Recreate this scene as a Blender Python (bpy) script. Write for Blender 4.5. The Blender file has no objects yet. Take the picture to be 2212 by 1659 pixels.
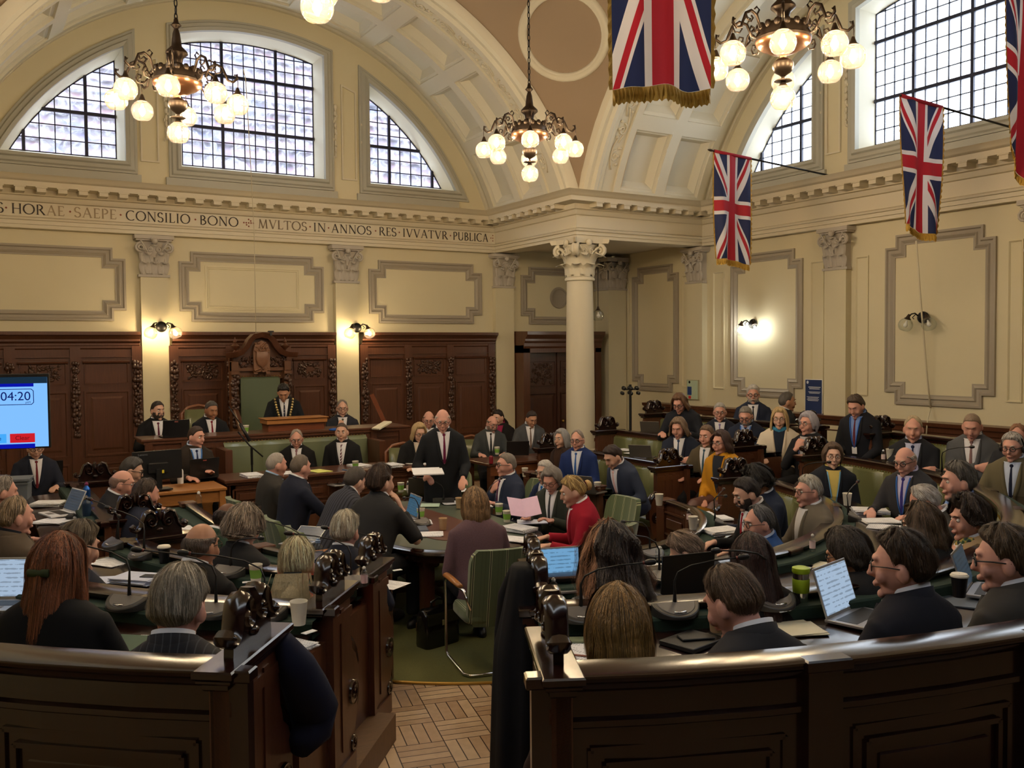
import bpy, bmesh, math, random
import numpy as np
from mathutils import Vector, Matrix
from mathutils.geometry import tessellate_polygon
R=math.radians; PI=math.pi
sc=bpy.context.scene; COL=sc.collection
# ---------------------------------------------------------------- camera
FPX=1993.27; YAW=.5412; PITCH=-.0377; ROLL=-.0085; EYE=2.45
cam=bpy.data.objects.new('camera',bpy.data.cameras.new('camera')); COL.objects.link(cam); sc.camera=cam
cam.data.sensor_width=36; cam.data.lens=36*FPX/2212; cam.data.clip_start=.05; cam.data.clip_end=200
cam.matrix_world=Matrix.Translation((0,0,EYE))@Matrix.Rotation(-YAW,4,'Z')@Matrix.Rotation(PI/2+PITCH,4,'X')@Matrix.Rotation(ROLL,4,'Z')
# ---------------------------------------------------------------- world, view
w=bpy.data.worlds.new('World'); sc.world=w; w.use_nodes=True
bg=w.node_tree.nodes['Background']; bg.inputs[0].default_value=(.84,.92,1,1); bg.inputs[1].default_value=2.1
sc.view_settings.view_transform='Standard'; sc.view_settings.look='None'; sc.view_settings.gamma=1
sc.view_settings.use_curve_mapping=False; sc.view_settings.exposure=2.0
cy_=sc.cycles
cy_.max_bounces=5; cy_.diffuse_bounces=3; cy_.glossy_bounces=2; cy_.transmission_bounces=3; cy_.transparent_max_bounces=10
cy_.caustics_reflective=False; cy_.caustics_refractive=False; cy_.sample_clamp_indirect=4; cy_.sample_clamp_direct=0
cy_.use_adaptive_sampling=True; cy_.adaptive_threshold=.03; cy_.use_denoising=True; cy_.blur_glossy=1
# ---------------------------------------------------------------- pixel -> place (authoring aid: photo measurements turned into metres)
def ray(u,v):
    a=(u-1106)/FPX; b=-(v-829.5)/FPX
    r=a*math.cos(ROLL)-b*math.sin(ROLL); up=a*math.sin(ROLL)+b*math.cos(ROLL)
    fx=math.cos(PITCH)-up*math.sin(PITCH); z=math.sin(PITCH)+up*math.cos(PITCH)
    return Vector((fx*math.sin(YAW)+r*math.cos(YAW),fx*math.cos(YAW)-r*math.sin(YAW),z))
def at_z(u,v,z): d=ray(u,v); return d*((z-EYE)/d.z)+Vector((0,0,EYE))
def at_f(u,v,F): d=ray(u,v); return d*(F/(d.x*math.sin(YAW)+d.y*math.cos(YAW)))+Vector((0,0,EYE))
def at_y(u,v,y): d=ray(u,v); return d*(y/d.y)+Vector((0,0,EYE))
def at_x(u,v,x): d=ray(u,v); return d*(x/d.x)+Vector((0,0,EYE))
# ---------------------------------------------------------------- materials
MATS={}
def mat(name,col,rough=.6,metal=0,spec=.5,noise=0,nscale=8,bump=0,bscale=40,emit=None,estr=0,alpha=None,stretch=None,coat=0,col2=None):
    if name in MATS: return MATS[name]
    m=bpy.data.materials.new(name); m.use_nodes=True; nt=m.node_tree; N=nt.nodes; L=nt.links; p=N['Principled BSDF']
    p.inputs['Base Color'].default_value=(*col,1); p.inputs['Roughness'].default_value=rough; p.inputs['Metallic'].default_value=metal
    p.inputs['Specular IOR Level'].default_value=spec
    if coat: p.inputs['Coat Weight'].default_value=coat; p.inputs['Coat Roughness'].default_value=.15
    m.diffuse_color=(*col,1)
    if noise or bump:
        tc=N.new('ShaderNodeTexCoord'); mp=N.new('ShaderNodeMapping'); L.new(tc.outputs['Object'],mp.inputs[0])
        if stretch: mp.inputs['Scale'].default_value=stretch
    if noise:
        nz=N.new('ShaderNodeTexNoise'); nz.inputs['Scale'].default_value=nscale; nz.inputs['Detail'].default_value=3; L.new(mp.outputs[0],nz.inputs['Vector'])
        mx=N.new('ShaderNodeMix'); mx.data_type='RGBA'; L.new(nz.outputs[0],mx.inputs[0])
        c2=col2 or tuple(c*(1-noise) for c in col); c1=col if col2 else tuple(min(1,c*(1+noise*.5)) for c in col)
        mx.inputs[6].default_value=(*c2,1); mx.inputs[7].default_value=(*c1,1); L.new(mx.outputs[2],p.inputs['Base Color'])
    if bump:
        nb=N.new('ShaderNodeTexNoise'); nb.inputs['Scale'].default_value=bscale; nb.inputs['Detail'].default_value=2; L.new(mp.outputs[0],nb.inputs['Vector'])
        b=N.new('ShaderNodeBump'); b.inputs['Strength'].default_value=bump; b.inputs['Distance'].default_value=.01; L.new(nb.outputs[0],b.inputs['Height']); L.new(b.outputs[0],p.inputs['Normal'])
    if emit: p.inputs['Emission Color'].default_value=(*emit,1); p.inputs['Emission Strength'].default_value=estr
    MATS[name]=m; return m
def srgb(r,g,b):
    f=lambda c:(c/255/12.92) if c<=10 else ((c/255+.055)/1.055)**2.4
    return (f(r),f(g),f(b))
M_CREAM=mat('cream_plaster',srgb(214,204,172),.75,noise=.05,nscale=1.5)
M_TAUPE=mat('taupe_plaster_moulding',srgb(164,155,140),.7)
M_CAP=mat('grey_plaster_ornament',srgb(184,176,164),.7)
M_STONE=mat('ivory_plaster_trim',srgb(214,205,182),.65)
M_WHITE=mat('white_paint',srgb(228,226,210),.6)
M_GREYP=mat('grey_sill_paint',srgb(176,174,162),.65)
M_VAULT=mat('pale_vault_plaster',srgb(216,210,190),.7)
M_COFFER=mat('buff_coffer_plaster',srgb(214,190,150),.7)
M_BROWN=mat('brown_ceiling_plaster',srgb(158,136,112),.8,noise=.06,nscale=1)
M_WOOD=mat('dark_oak',srgb(92,56,38),.33,noise=.45,nscale=5,stretch=(9,9,.8),bump=.08,bscale=30,spec=.5,coat=.2)
M_WOODM=mat('polished_mahogany',srgb(38,18,14),.2,noise=.5,nscale=4,stretch=(3,3,3),spec=.6,coat=.5)
M_OAKL=mat('light_oak',srgb(176,118,64),.35,noise=.3,nscale=6,stretch=(2,12,12))
M_OAKM=mat('mid_oak',srgb(128,76,46),.3,noise=.3,nscale=6,stretch=(2,12,8),coat=.3)
M_CARVE=mat('carved_dark_oak',srgb(70,44,32),.4,spec=.6,coat=.2)
M_LEATH=mat('green_leather',srgb(104,108,72),.3,noise=.25,nscale=3,bump=.1,bscale=60,coat=.25)
M_BAIZE=mat('green_baize',srgb(30,52,42),.9,noise=.2,nscale=40)
M_CARPET=mat('green_carpet',srgb(100,102,60),.95,noise=.3,nscale=120,bump=.2,bscale=400)
M_LEAD=mat('black_window_lead',srgb(20,26,52),.5)
M_BRONZE=mat('antique_bronze',srgb(72,60,50),.4,metal=.85)
M_COPPER=mat('warm_bronze',srgb(140,96,66),.3,metal=.9)
M_BLACK=mat('black_plastic',srgb(22,22,24),.4)
M_BLACKM=mat('black_iron',srgb(28,27,27),.45,metal=.6)
M_CHROME=mat('chrome',(.8,.8,.8),.15,metal=1)
M_PAPER=mat('white_paper',srgb(236,236,240),.8,noise=.03,nscale=60)
M_BRASS=mat('brass_nails',srgb(180,150,80),.3,metal=.9)
M_GOLD=mat('gold_fringe',srgb(196,156,62),.6,noise=.4,nscale=60,stretch=(8,8,.3),bump=.5,bscale=90)
# ---------------------------------------------------------------- mesh helpers
class MB:
    def __init__(s): s.v=[]; s.f=[]; s.m=[]; s.cm=0
    def add(s,vs,fs,M=None):
        o=len(s.v)
        if M is None: s.v.extend([tuple(p) for p in vs])
        else: s.v.extend([tuple(M@Vector(p)) for p in vs])
        s.f.extend([tuple(i+o for i in f) for f in fs]); s.m.extend([s.cm]*len(fs)); return s
    def box(s,c,d,M=None,b=0):
        x,y,z=c; a,e,h=d[0]/2,d[1]/2,d[2]/2
        if b:
            vs=[]
            for zz,k in ((z-h,b),(z-h+b,0),(z+h-b,0),(z+h,b)):
                vs+=[(x-a+k,y-e+k,zz),(x+a-k,y-e+k,zz),(x+a-k,y+e-k,zz),(x-a+k,y+e-k,zz)]
            fs=[(3,2,1,0),(12,13,14,15)]
            for i in range(3):
                for j in range(4): fs.append((i*4+j,i*4+(j+1)%4,i*4+4+(j+1)%4,i*4+4+j))
            return s.add(vs,fs,M)
        vs=[(x-a,y-e,z-h),(x+a,y-e,z-h),(x+a,y+e,z-h),(x-a,y+e,z-h),(x-a,y-e,z+h),(x+a,y-e,z+h),(x+a,y+e,z+h),(x-a,y+e,z+h)]
        return s.add(vs,[(3,2,1,0),(4,5,6,7),(0,1,5,4),(1,2,6,5),(2,3,7,6),(3,0,4,7)],M)
    def loft(s,rings,close=True,cap=True,M=None):
        n=len(rings[0]); vs=[p for r in rings for p in r]; fs=[]
        for i in range(len(rings)-1):
            for j in range(n if close else n-1):
                k=(j+1)%n; fs.append((i*n+j,i*n+k,(i+1)*n+k,(i+1)*n+j))
        if cap and close: fs.append(tuple(range(n))[::-1]); fs.append(tuple((len(rings)-1)*n+i for i in range(n)))
        return s.add(vs,fs,M)
    def lathe(s,prof,n=24,M=None,c=(0,0,0),cap=False):
        rings=[[(c[0]+r*math.cos(2*PI*j/n),c[1]+r*math.sin(2*PI*j/n),c[2]+z) for j in range(n)] for r,z in prof]
        return s.loft(rings,cap=cap,M=M)
    def tube(s,pts,r,n=8,M=None,cap=True,flat=1.0,up=None):
        pts=[Vector(p) for p in pts]; rs=r if isinstance(r,(list,tuple)) else [r]*len(pts)
        T=[(pts[min(i+1,len(pts)-1)]-pts[max(i-1,0)]).normalized() for i in range(len(pts))]
        a=Vector(up) if up else (Vector((0,0,1)) if abs(T[0].z)<.9 else Vector((1,0,0)))
        rings=[]
        for p,t,q in zip(pts,T,rs):
            x=a-t*a.dot(t)
            if x.length<1e-5: x=t.orthogonal()
            x.normalize(); y=t.cross(x)
            if not up: a=x
            rings.append([tuple(p+x*(q*flat*math.cos(2*PI*j/n))+y*(q*math.sin(2*PI*j/n))) for j in range(n)])
        return s.loft(rings,cap=cap,M=M)
    def ell(s,c,r,n=12,m=8,M=None,jit=0):
        rings=[]
        for i in range(m+1):
            th=PI*i/m; k=max(math.sin(th),1e-3)
            rings.append([(c[0]+r[0]*k*math.cos(2*PI*j/n),c[1]+r[1]*k*math.sin(2*PI*j/n),c[2]-r[2]*math.cos(th)) for j in range(n)])
        return s.loft(rings,cap=False,M=M)
    def poly(s,pts,th,M=None):  # flat outline (x,z) extruded along y by th, centred
        n=len(pts); vs=[(x,-th/2,z) for x,z in pts]+[(x,th/2,z) for x,z in pts]
        tr=tessellate_polygon([[Vector((x,z,0)) for x,z in pts]])
        fs=[tuple(t) for t in tr]+[tuple(i+n for i in t[::-1]) for t in tr]+[(i,(i+1)%n,(i+1)%n+n,i+n) for i in range(n)]
        return s.add(vs,fs,M)
    def build(s,name,m,parent=None,smooth=0,kind=None,loc=None,**kw):
        me=bpy.data.meshes.new(name); me.from_pydata(s.v,[],s.f)
        for q in (m if isinstance(m,(list,tuple)) else [m]): me.materials.append(q)
        if s.cm or any(s.m): me.polygons.foreach_set('material_index',s.m)
        if smooth:
            me.polygons.foreach_set('use_smooth',[True]*len(s.f))
            if smooth!=1:
                bm=bmesh.new(); bm.from_mesh(me)
                for e in bm.edges:
                    if len(e.link_faces)==2 and e.calc_face_angle(0)>R(smooth): e.smooth=False
                bm.to_mesh(me); bm.free()
        me.update(); o=bpy.data.objects.new(name,me); COL.objects.link(o)
        if parent: o.parent=parent
        if loc: o.location=loc
        if kind: o['kind']=kind
        return o
def fixn(o):
    bm=bmesh.new(); bm.from_mesh(o.data); bmesh.ops.recalc_face_normals(bm,faces=bm.faces); bm.to_mesh(o.data); bm.free(); return o
def empty(name,loc=(0,0,0),rz=0,label=None,cat=None,group=None):
    o=bpy.data.objects.new(name,None); COL.objects.link(o); o.location=loc; o.rotation_euler=(0,0,rz); o.empty_display_size=.1
    return tag(o,label,cat,group)
def tag(o,label=None,cat=None,group=None,kind=None):
    if label: o['label']=label
    if cat: o['category']=cat
    if group: o['group']=group
    if kind: o['kind']=kind
    return o
def dup(root,loc=None,rz=None,label=None,group=None,scale=None):
    def cp(o,par):
        c=o.copy(); COL.objects.link(c); c.parent=par
        for ch in KIDS.get(o.name,[]) or [x for x in o.children]: cp(ch,c)
        return c
    r=cp(root,None)
    if loc is not None: r.location=loc
    if rz is not None: r.rotation_euler=(0,0,rz)
    if label: r['label']=label
    if group: r['group']=group
    if scale: r.scale=(scale,)*3
    return r
KIDS={}
def off2(pts,d,closed=True):  # mitred offset of 2d polyline; d>0 to the left
    n=len(pts); out=[]
    for i in range(n):
        p=Vector(pts[i]); a=Vector(pts[i-1]) if (closed or i>0) else None; b=Vector(pts[(i+1)%n]) if (closed or i<n-1) else None
        ns=[]
        if a is not None: t=(p-a).normalized(); ns.append(Vector((-t.y,t.x)))
        if b is not None: t=(b-p).normalized(); ns.append(Vector((-t.y,t.x)))
        if len(ns)==1: out.append(p+ns[0]*d); continue
        m=(ns[0]+ns[1]); 
        if m.length<1e-6: out.append(p+ns[0]*d); continue
        m.normalize(); out.append(p+m*(d/max(.3,m.dot(ns[0]))))
    return out
def sweep(mb,path,prof,mapf,closed=False):  # path 2d, prof list of (side offset, height) ; mapf(x,y,h)->3d
    P=[off2(path,o,closed) for o,h in prof]; n=len(path); k=len(prof)
    vs=[mapf(P[j][i].x,P[j][i].y,prof[j][1]) for i in range(n) for j in range(k)]
    fs=[(i*k+j,((i+1)%n)*k+j,((i+1)%n)*k+j+1,i*k+j+1) for i in range(n if closed else n-1) for j in range(k-1)]
    return mb.add(vs,fs)
# ---------------------------------------------------------------- room
CX,CY=4.215,7.90; YN=15.0; XE=11.39; HA=4.46; DEP=2.66
Z0=3.45; RV=4.55; RF=4.75; RW=4.0; ZC=4.95; ZA=4.25; PW=.4; B=3.1
PIL=[-1.86,1.26]  # left edge (u) of the pilasters flanking the middle bay... width PW
def mapN(u,v,z): return (CX+u,YN-v,z)
def mapE(u,v,z): return (XE-v,CY+u,z)
def mapW(u,v,z): return (CX*2-XE+v,CY-u,z)
def mapS(u,v,z): return (CX-u,.8+v,z)
def arc(r,u0,u1,n,z0=Z0):  # points on the arch circle from u0 to u1
    a0=math.acos(max(-1,min(1,u0/r))); a1=math.acos(max(-1,min(1,u1/r)))
    return [(r*math.cos(a0+(a1-a0)*i/n),z0+r*math.sin(a0+(a1-a0)*i/n)) for i in range(n+1)]
SILL=5.40
def win_outline(k,g=0,r=None):  # k: -1 left, 0 mid, 1 right ; g grows outline
    r=(r or RW)+g; s=SILL-g
    if k==0: a,b=-1.08-g,1.08+g
    else:
        a=2.04-g; b=math.sqrt(r*r-(s-Z0)**2)
        if k<0: a,b=-b,-a
    top=arc(r,b,a,14)
    pts=[(a,s)]
    if k!=1 or True: pts=[(a,s),(b,s)]+(top if k<=0 else top[1:])
    if k>0: pts=[(a,s),(b,s)]+top[1:]
    if k<0: pts=[(a,s),(b,s)]+top[:-1]
    if k==0: pts=[(a,s),(b,s)]+top
    return pts  # counter-clockwise in (u,z)
def fill(mb,outer,holes,mapf,v,flip=False):
    loops=[[Vector((x,z,0)) for x,z in l] for l in [outer]+holes]
    tr=tessellate_polygon(loops); pts=[p for l in [outer]+holes for p in l]
    fs=[tuple(t) if not flip else tuple(t[::-1]) for t in tr]
    return mb.add([mapf(x,v,z) for x,z in pts],fs)
def ring(mb,a,b,mapf,va,vb):  # band between two equal length closed outlines
    n=len(a); vs=[mapf(x,va,z) for x,z in a]+[mapf(x,vb,z) for x,z in b]
    return mb.add(vs,[(i,(i+1)%n,(i+1)%n+n,i+n) for i in range(n)])
WIN=0
def glass_mat():
    m=bpy.data.materials.new('rippled_leaded_glass'); m.use_nodes=True; nt=m.node_tree; N=nt.nodes; L=nt.links; N.clear()
    o=N.new('ShaderNodeOutputMaterial'); t=N.new('ShaderNodeBsdfTransparent'); g=N.new('ShaderNodeBsdfTranslucent'); gl=N.new('ShaderNodeBsdfGlossy')
    tc=N.new('ShaderNodeTexCoord'); nz=N.new('ShaderNodeTexNoise'); nz.inputs['Scale'].default_value=5; nz.inputs['Detail'].default_value=4; nz.inputs['Distortion'].default_value=1.5
    cr=N.new('ShaderNodeValToRGB'); cr.color_ramp.elements[0].position=.35; cr.color_ramp.elements[0].color=(.10,.10,.10,1); cr.color_ramp.elements[1].position=.7; cr.color_ramp.elements[1].color=(.5,.5,.5,1)
    L.new(tc.outputs['Object'],nz.inputs[0]); L.new(nz.outputs[0],cr.inputs[0])
    g.inputs[0].default_value=(.85,.9,1,1); gl.inputs['Roughness'].default_value=.1
    m1=N.new('ShaderNodeMixShader'); L.new(cr.outputs[0],m1.inputs[0]); L.new(t.outputs[0],m1.inputs[1]); L.new(g.outputs[0],m1.inputs[2])
    m2=N.new('ShaderNodeMixShader'); m2.inputs[0].default_value=.05; L.new(m1.outputs[0],m2.inputs[1]); L.new(gl.outputs[0],m2.inputs[2]); L.new(m2.outputs[0],o.inputs[0]); return m
M_GLASS=glass_mat()
def lunette(mapf,side,detail=True):
    global WIN
    vw=-.02; vg=-.30
    outer=arc(RV+.1,math.sqrt((RV+.1)**2-(4.9-Z0)**2),-math.sqrt((RV+.1)**2-(4.9-Z0)**2),60,Z0)
    outer=[(outer[-1][0],4.6),(outer[0][0],4.6)]+outer
    mb=MB(); fill(mb,outer,[win_outline(k,.08) for k in (-1,0,1)] if side!='south' else [],mapf,vw)  # unseen south lunette is closed, to hold back daylight from behind
    mb.build('wall_'+side+'_lunette',M_CREAM,kind='structure')
    for k in ((-1,0,1) if side!='south' else ()):
        WIN+=1; root=empty('window_%d'%WIN); root['kind']='structure'
        a=win_outline(k,.08); g=win_outline(k,0)
        mb=MB(); ring(mb,a,g,mapf,vw,vg+.02); mb.build('window_reveal',M_WHITE,root)
        mb=MB(); fill(mb,win_outline(k,0),[],mapf,vg); mb.build('window_pane',M_GLASS,root)
        # architrave moulding round the opening
        mb=MB(); pr=[(0,-.02),(0,.07),(.05,.09),(.07,.05),(.12,.05),(.14,.02),(.17,.02),(.17,-.02)]
        path=win_outline(k,.08)
        sweep(mb,path,[(-o,h) for o,h in pr],lambda x,y,h:mapf(x,h,y),True); mb.build('window_architrave',M_GREYP if True else 0,root,smooth=30)
        # lead and bars
        mb=MB()
        us=[x for x,_ in g]; u0,u1=min(us),max(us)
        def top(u): return Z0+math.sqrt(max(0,RW*RW-u*u))
        if k==0: thick=[-.44,.44]; cols=[(-1.08,-.44,4),(-.44,.44,5),(.44,1.08,4)]
        elif k==1: thick=[2.46,3.30]; cols=[(2.04,2.46,2),(2.46,3.30,4),(3.30,3.96,4)]
        else: thick=[-2.46,-3.30]; cols=[(-2.46,-2.04,2),(-3.30,-2.46,4),(-3.96,-3.30,4)]
        def bar(x0,z0,x1,z1,wd,d=.02):
            dx,dz=x1-x0,z1-z0; l=math.hypot(dx,dz)
            if l<.02: return
            nx,nz=-dz/l*wd/2,dx/l*wd/2
            vs=[]
            for v in (vg+.004,vg+.004+d): vs+=[mapf(x0-nx,v,z0-nz),mapf(x1-nx,v,z1-nz),mapf(x1+nx,v,z1+nz),mapf(x0+nx,v,z0+nz)]
            mb.add(vs,[(0,1,2,3),(7,6,5,4),(0,4,5,1),(1,5,6,2),(2,6,7,3),(3,7,4,0)])
        for t in thick: bar(t,SILL,t,top(t),.045,.04)
        for a0,b0,c in cols:
            for i in range(1,c):
                t=a0+(b0-a0)*i/c
                if top(t)>SILL+.05: bar(t,SILL,t,top(t),.014)
        z=SILL; i=0
        while z<top(0 if k==0 else 2.04)-.05:
            i+=1; z+=.212
            big=i in (3,7)
            uu=math.sqrt(max(0,RW*RW-(z-Z0)**2))
            a0,b0=max(u0,-uu),min(u1,uu)
            if b0-a0>.05: bar(a0,z,b0,z,.05 if big else .014,.045 if big else .02)
        for p,q in zip(g,g[1:]+g[:1]): bar(p[0],p[1],q[0],q[1],.03,.02)
        mb.build('glazing_bars',M_LEAD,root)
        # portal at the opening
        L=bpy.data.lights.new('window_portal','AREA'); L.shape='RECTANGLE'
        zt=top(0 if k==0 else 2.04); wd=u1-u0; L.size=wd; L.size_y=zt-SILL; L.cycles.is_portal=True
        lo=bpy.data.objects.new('window_portal',L); COL.objects.link(lo)
        c=Vector(mapf((u0+u1)/2,vg-.12,(zt+SILL)/2)); n=(Vector(mapf(0,1,5))-Vector(mapf(0,0,5))).normalized()
        lo.matrix_world=Matrix.Translation(c)@(-n).to_track_quat('Z','Y').to_matrix().to_4x4()
    # sills / aprons and strips
    mb=MB()
    for k in (-1,0,1):
        g=win_outline(k,.08); a0,b0=min(x for x,_ in g)-.22,max(x for x,_ in g)+.22
        if k==1: b0-=.15
        if k==-1: a0+=.15
        zt=SILL-.26
        vs=[mapf(a0,.03,4.8),mapf(b0,.03,4.8),mapf(b0,.03,zt),mapf(a0,.03,zt),mapf(a0,vw,4.8),mapf(b0,vw,4.8),mapf(b0,vw,zt),mapf(a0,vw,zt)]
        mb.add(vs,[(0,1,2,3),(0,4,5,1),(1,5,6,2),(2,6,7,3),(3,7,4,0)])
    mb.build('trim_window_aprons_'+side,M_GREYP,kind='structure')
    if detail:
        mb=MB()
        for s in (-1,1):
            for (a0,b0,z1) in ((1.47,1.74,6.95),):
                pts=[(s*a0,5.35),(s*b0,5.35),(s*b0,z1-.1),(s*a0,z1)] if s>0 else [(-b0,5.35),(-a0,5.35),(-a0,z1),(-b0,z1-.1)]
                sweep(mb,pts,[(0,-.02),(0,.015),(.025,.015),(.025,-.02)],lambda x,y,h:mapf(x,h,y),True)
        mb.build('trim_lunette_strips_'+side,M_STONE,kind='structure')
        rnd=random.Random(5)
        mb=MB()
        for s in (-1,1):
            for u in (1.36,1.86):
                for i in range(9):
                    z=6.55-i*.1; r=.035-.002*i
                    mb.ell(mapf(s*u,.01,z),(r,r,.05),8,5)
                    mb.ell(mapf(s*u+.03*math.sin(i*2.2),.02,z-.04),(r*.6,r*.6,.03),6,4)
        mb.build('trim_bellflower_drops_'+side,M_STONE,kind='structure',smooth=1)
def vault(mapf,side,detail=True):
    th0=math.asin((4.93-Z0)/RV); NC=9; span=PI-2*th0; 
    def P(t,v,h=0):  # t along arch 0..1, v depth, h recess
        a=th0+span*t; r=RV+h; return mapf(r*math.cos(a),v,Z0+r*math.sin(a))
    mb=MB(); mc=MB()
    def strip(m,t0,t1,v0,v1,h0=0,h1=0,n=4,ax=None):
        vs=[]; 
        for i in range(n+1):
            t=t0+(t1-t0)*i/n; vs+=[P(t,v0,h0),P(t,v1,h1)]
        m.add(vs,[(2*i,2*i+2,2*i+3,2*i+1) for i in range(n)])
    VS=[-.05,.30,1.04,1.24,1.98,2.10,2.36,DEP]
    # mouldings next to the wall
    for a0,b0,h0,h1 in ((-.05,.06,.0,.0),(.06,.06,.0,.05),(.06,.12,.05,.05),(.12,.16,.05,0),(.16,.30,0,0)): strip(mb,0,1,a0,b0,h0,h1,72)
    strip(mb,0,1,1.04,1.24,0,0,72); strip(mb,0,1,1.98,2.10,0,0,72)
    rib=.10
    for i in range(NC):
        t0,t1=i/NC,(i+1)/NC; e=rib/NC*1.0
        for v0,v1 in ((.30,1.04),(1.24,1.98)):
            strip(mb,t0,t0+e,v0,v1,n=1); strip(mb,t1-e,t1,v0,v1,n=1)
            a=(t0+e,t1-e,v0,v1)
            steps=[(0,0),(0.0,.035),(.03,.05),(.05,.05),(.13,.17),(.13,.17)]
            prev=a+(0,)
            for q,h in steps[1:]:
                dt=q/(RV*span); cur=(a[0]+dt,a[1]-dt,v0+q,v1-q,h)
                for m,(x0,x1,y0,y1,X0,X1,Y0,Y1) in ((mb,(prev[0],prev[1],prev[2],prev[2],cur[0],cur[1],cur[2],cur[2])),(mc,(prev[0],prev[1],prev[3],prev[3],cur[0],cur[1],cur[3],cur[3]))):
                    n=4; vs=[]
                    for j in range(n+1): vs+=[P(x0+(x1-x0)*j/n,y0,prev[4]),P(X0+(X1-X0)*j/n,Y0,cur[4])]
                    m.add(vs,[(2*j,2*j+2,2*j+3,2*j+1) for j in range(n)])
                for tt,TT in ((prev[0],cur[0]),(prev[1],cur[1])):
                    mb.add([P(tt,prev[2],prev[4]),P(tt,prev[3],prev[4]),P(TT,cur[3],cur[4]),P(TT,cur[2],cur[4])],[(0,1,2,3)])
                prev=cur
            strip(mb,prev[0],prev[1],prev[2],prev[3],prev[4],prev[4],4)
    # scroll band : sunk
    for a0,b0,h0,h1 in ((2.10,2.10,0,.04),(2.10,2.36,.04,.04),(2.36,2.36,.04,0),(2.36,2.42,0,0),(2.42,2.46,0,-.03),(2.46,2.52,-.03,-.03),(2.52,2.56,-.03,.02),(2.56,2.62,.02,.02),(2.62,DEP,.02,.06)): strip(mb,0,1,a0,b0,h0,h1,72)
    mb.build('ceiling_vault_'+side,M_VAULT,kind='structure'); mc.build('ceiling_coffer_sides_'+side,M_COFFER,kind='structure')
    # front archivolt ring
    mb=MB(); n=72; vs=[]
    tf=math.asin(1.25/RF)
    for i in range(n+1):
        t=i/n; a=th0+span*t; a2=tf+(PI-2*tf)*t
        vs+=[mapf((RV+.06)*math.cos(a),DEP,Z0+(RV+.06)*math.sin(a)),mapf((RV+.12)*math.cos(a2*.5+a*.5),DEP+.03,Z0+(RV+.12)*math.sin(a2*.5+a*.5)),mapf(RF*math.cos(a2),DEP+.03,Z0+RF*math.sin(a2)),mapf((RF+.02)*math.cos(a2),DEP-.05,Z0+(RF+.02)*math.sin(a2))]
    mb.add(vs,[(4*i+j,4*i+4+j,4*i+5+j,4*i+1+j) for i in range(n) for j in range(3)])
    mb.build('trim_archivolt_'+side,M_STONE,kind='structure',smooth=40)
    if detail:
        mb=MB(); 
        NS=26
        for i in range(NS):
            if i/NS<.01 or i/NS>.99: continue
            t0=i/NS; 
            pts=[]
            s=1 if i%2 else -1
            for j in range(15):
                q=j/14; a=q*2.6*PI; rr=.085*(1-q*.8)
                tt=t0+.5/NS+ (rr*math.cos(a)*1.2)/(RV*span); vv=2.23+s*rr*math.sin(a)
                pts.append(P(tt,vv,.03))
            mb.tube(pts,.016,5)
            mb.tube([P(t0+q/8/NS*1.3,2.23+s*.08*math.sin(q/8*PI),.032) for q in range(9)],.014,5)
            for q in range(3): mb.ell(P(t0+(.2+.3*q)/NS,2.23-s*.06,.03),(.035,.035,.025),6,4)
        mb.build('trim_scroll_band_'+side,M_STONE,kind='structure',smooth=1)
for m_,s_,d_ in ((mapN,'north',True),(mapE,'east',True),(mapW,'west',False),(mapS,'south',False)):
    lunette(m_,s_,d_); vault(m_,s_,d_)
# sail vault over the crossing
RD=math.sqrt(RF*RF+HA*HA)
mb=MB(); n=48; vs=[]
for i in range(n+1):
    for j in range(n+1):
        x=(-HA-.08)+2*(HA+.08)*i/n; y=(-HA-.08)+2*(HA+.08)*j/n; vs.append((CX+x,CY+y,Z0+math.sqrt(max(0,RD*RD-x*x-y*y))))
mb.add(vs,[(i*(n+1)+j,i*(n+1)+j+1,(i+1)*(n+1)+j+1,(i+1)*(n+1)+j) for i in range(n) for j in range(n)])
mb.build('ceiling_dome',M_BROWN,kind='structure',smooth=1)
# roundels on the pendentives
def roundel(sx,sy):
    d=Vector((sx*ROUND_D[0],sy*ROUND_D[1],ROUND_D[2])).normalized()
    up=Vector((0,0,1)); a=d.cross(up).normalized(); b=a.cross(d)
    mb=MB(); pr=[(.505,.0),(.515,.05),(.54,.055),(.56,.03),(.585,.045),(.61,.045),(.63,.0)]
    pr=[(q*ROUND_R/.56,h) for q,h in pr]
    vs=[];n=48
    for j in range(n):
        for q,h in pr:
            v=a*math.cos(2*PI*j/n)+b*math.sin(2*PI*j/n); p=(d*RD+v*q).normalized()*(RD-h-.003); vs.append((CX+p.x,CY+p.y,Z0+p.z))
    k=len(pr); mb.add(vs,[(j*k+i,((j+1)%n)*k+i,((j+1)%n)*k+i+1,j*k+i+1) for j in range(n) for i in range(k-1)])
    return mb
ROUND_D=(1,1,.99); ROUND_R=.63
for i,(sx,sy) in enumerate(((1,1),(-1,1),(1,-1),(-1,-1))): roundel(sx,sy).build('trim_ceiling_roundel_%d'%(i+1),M_STONE,kind='structure',smooth=1)
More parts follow.
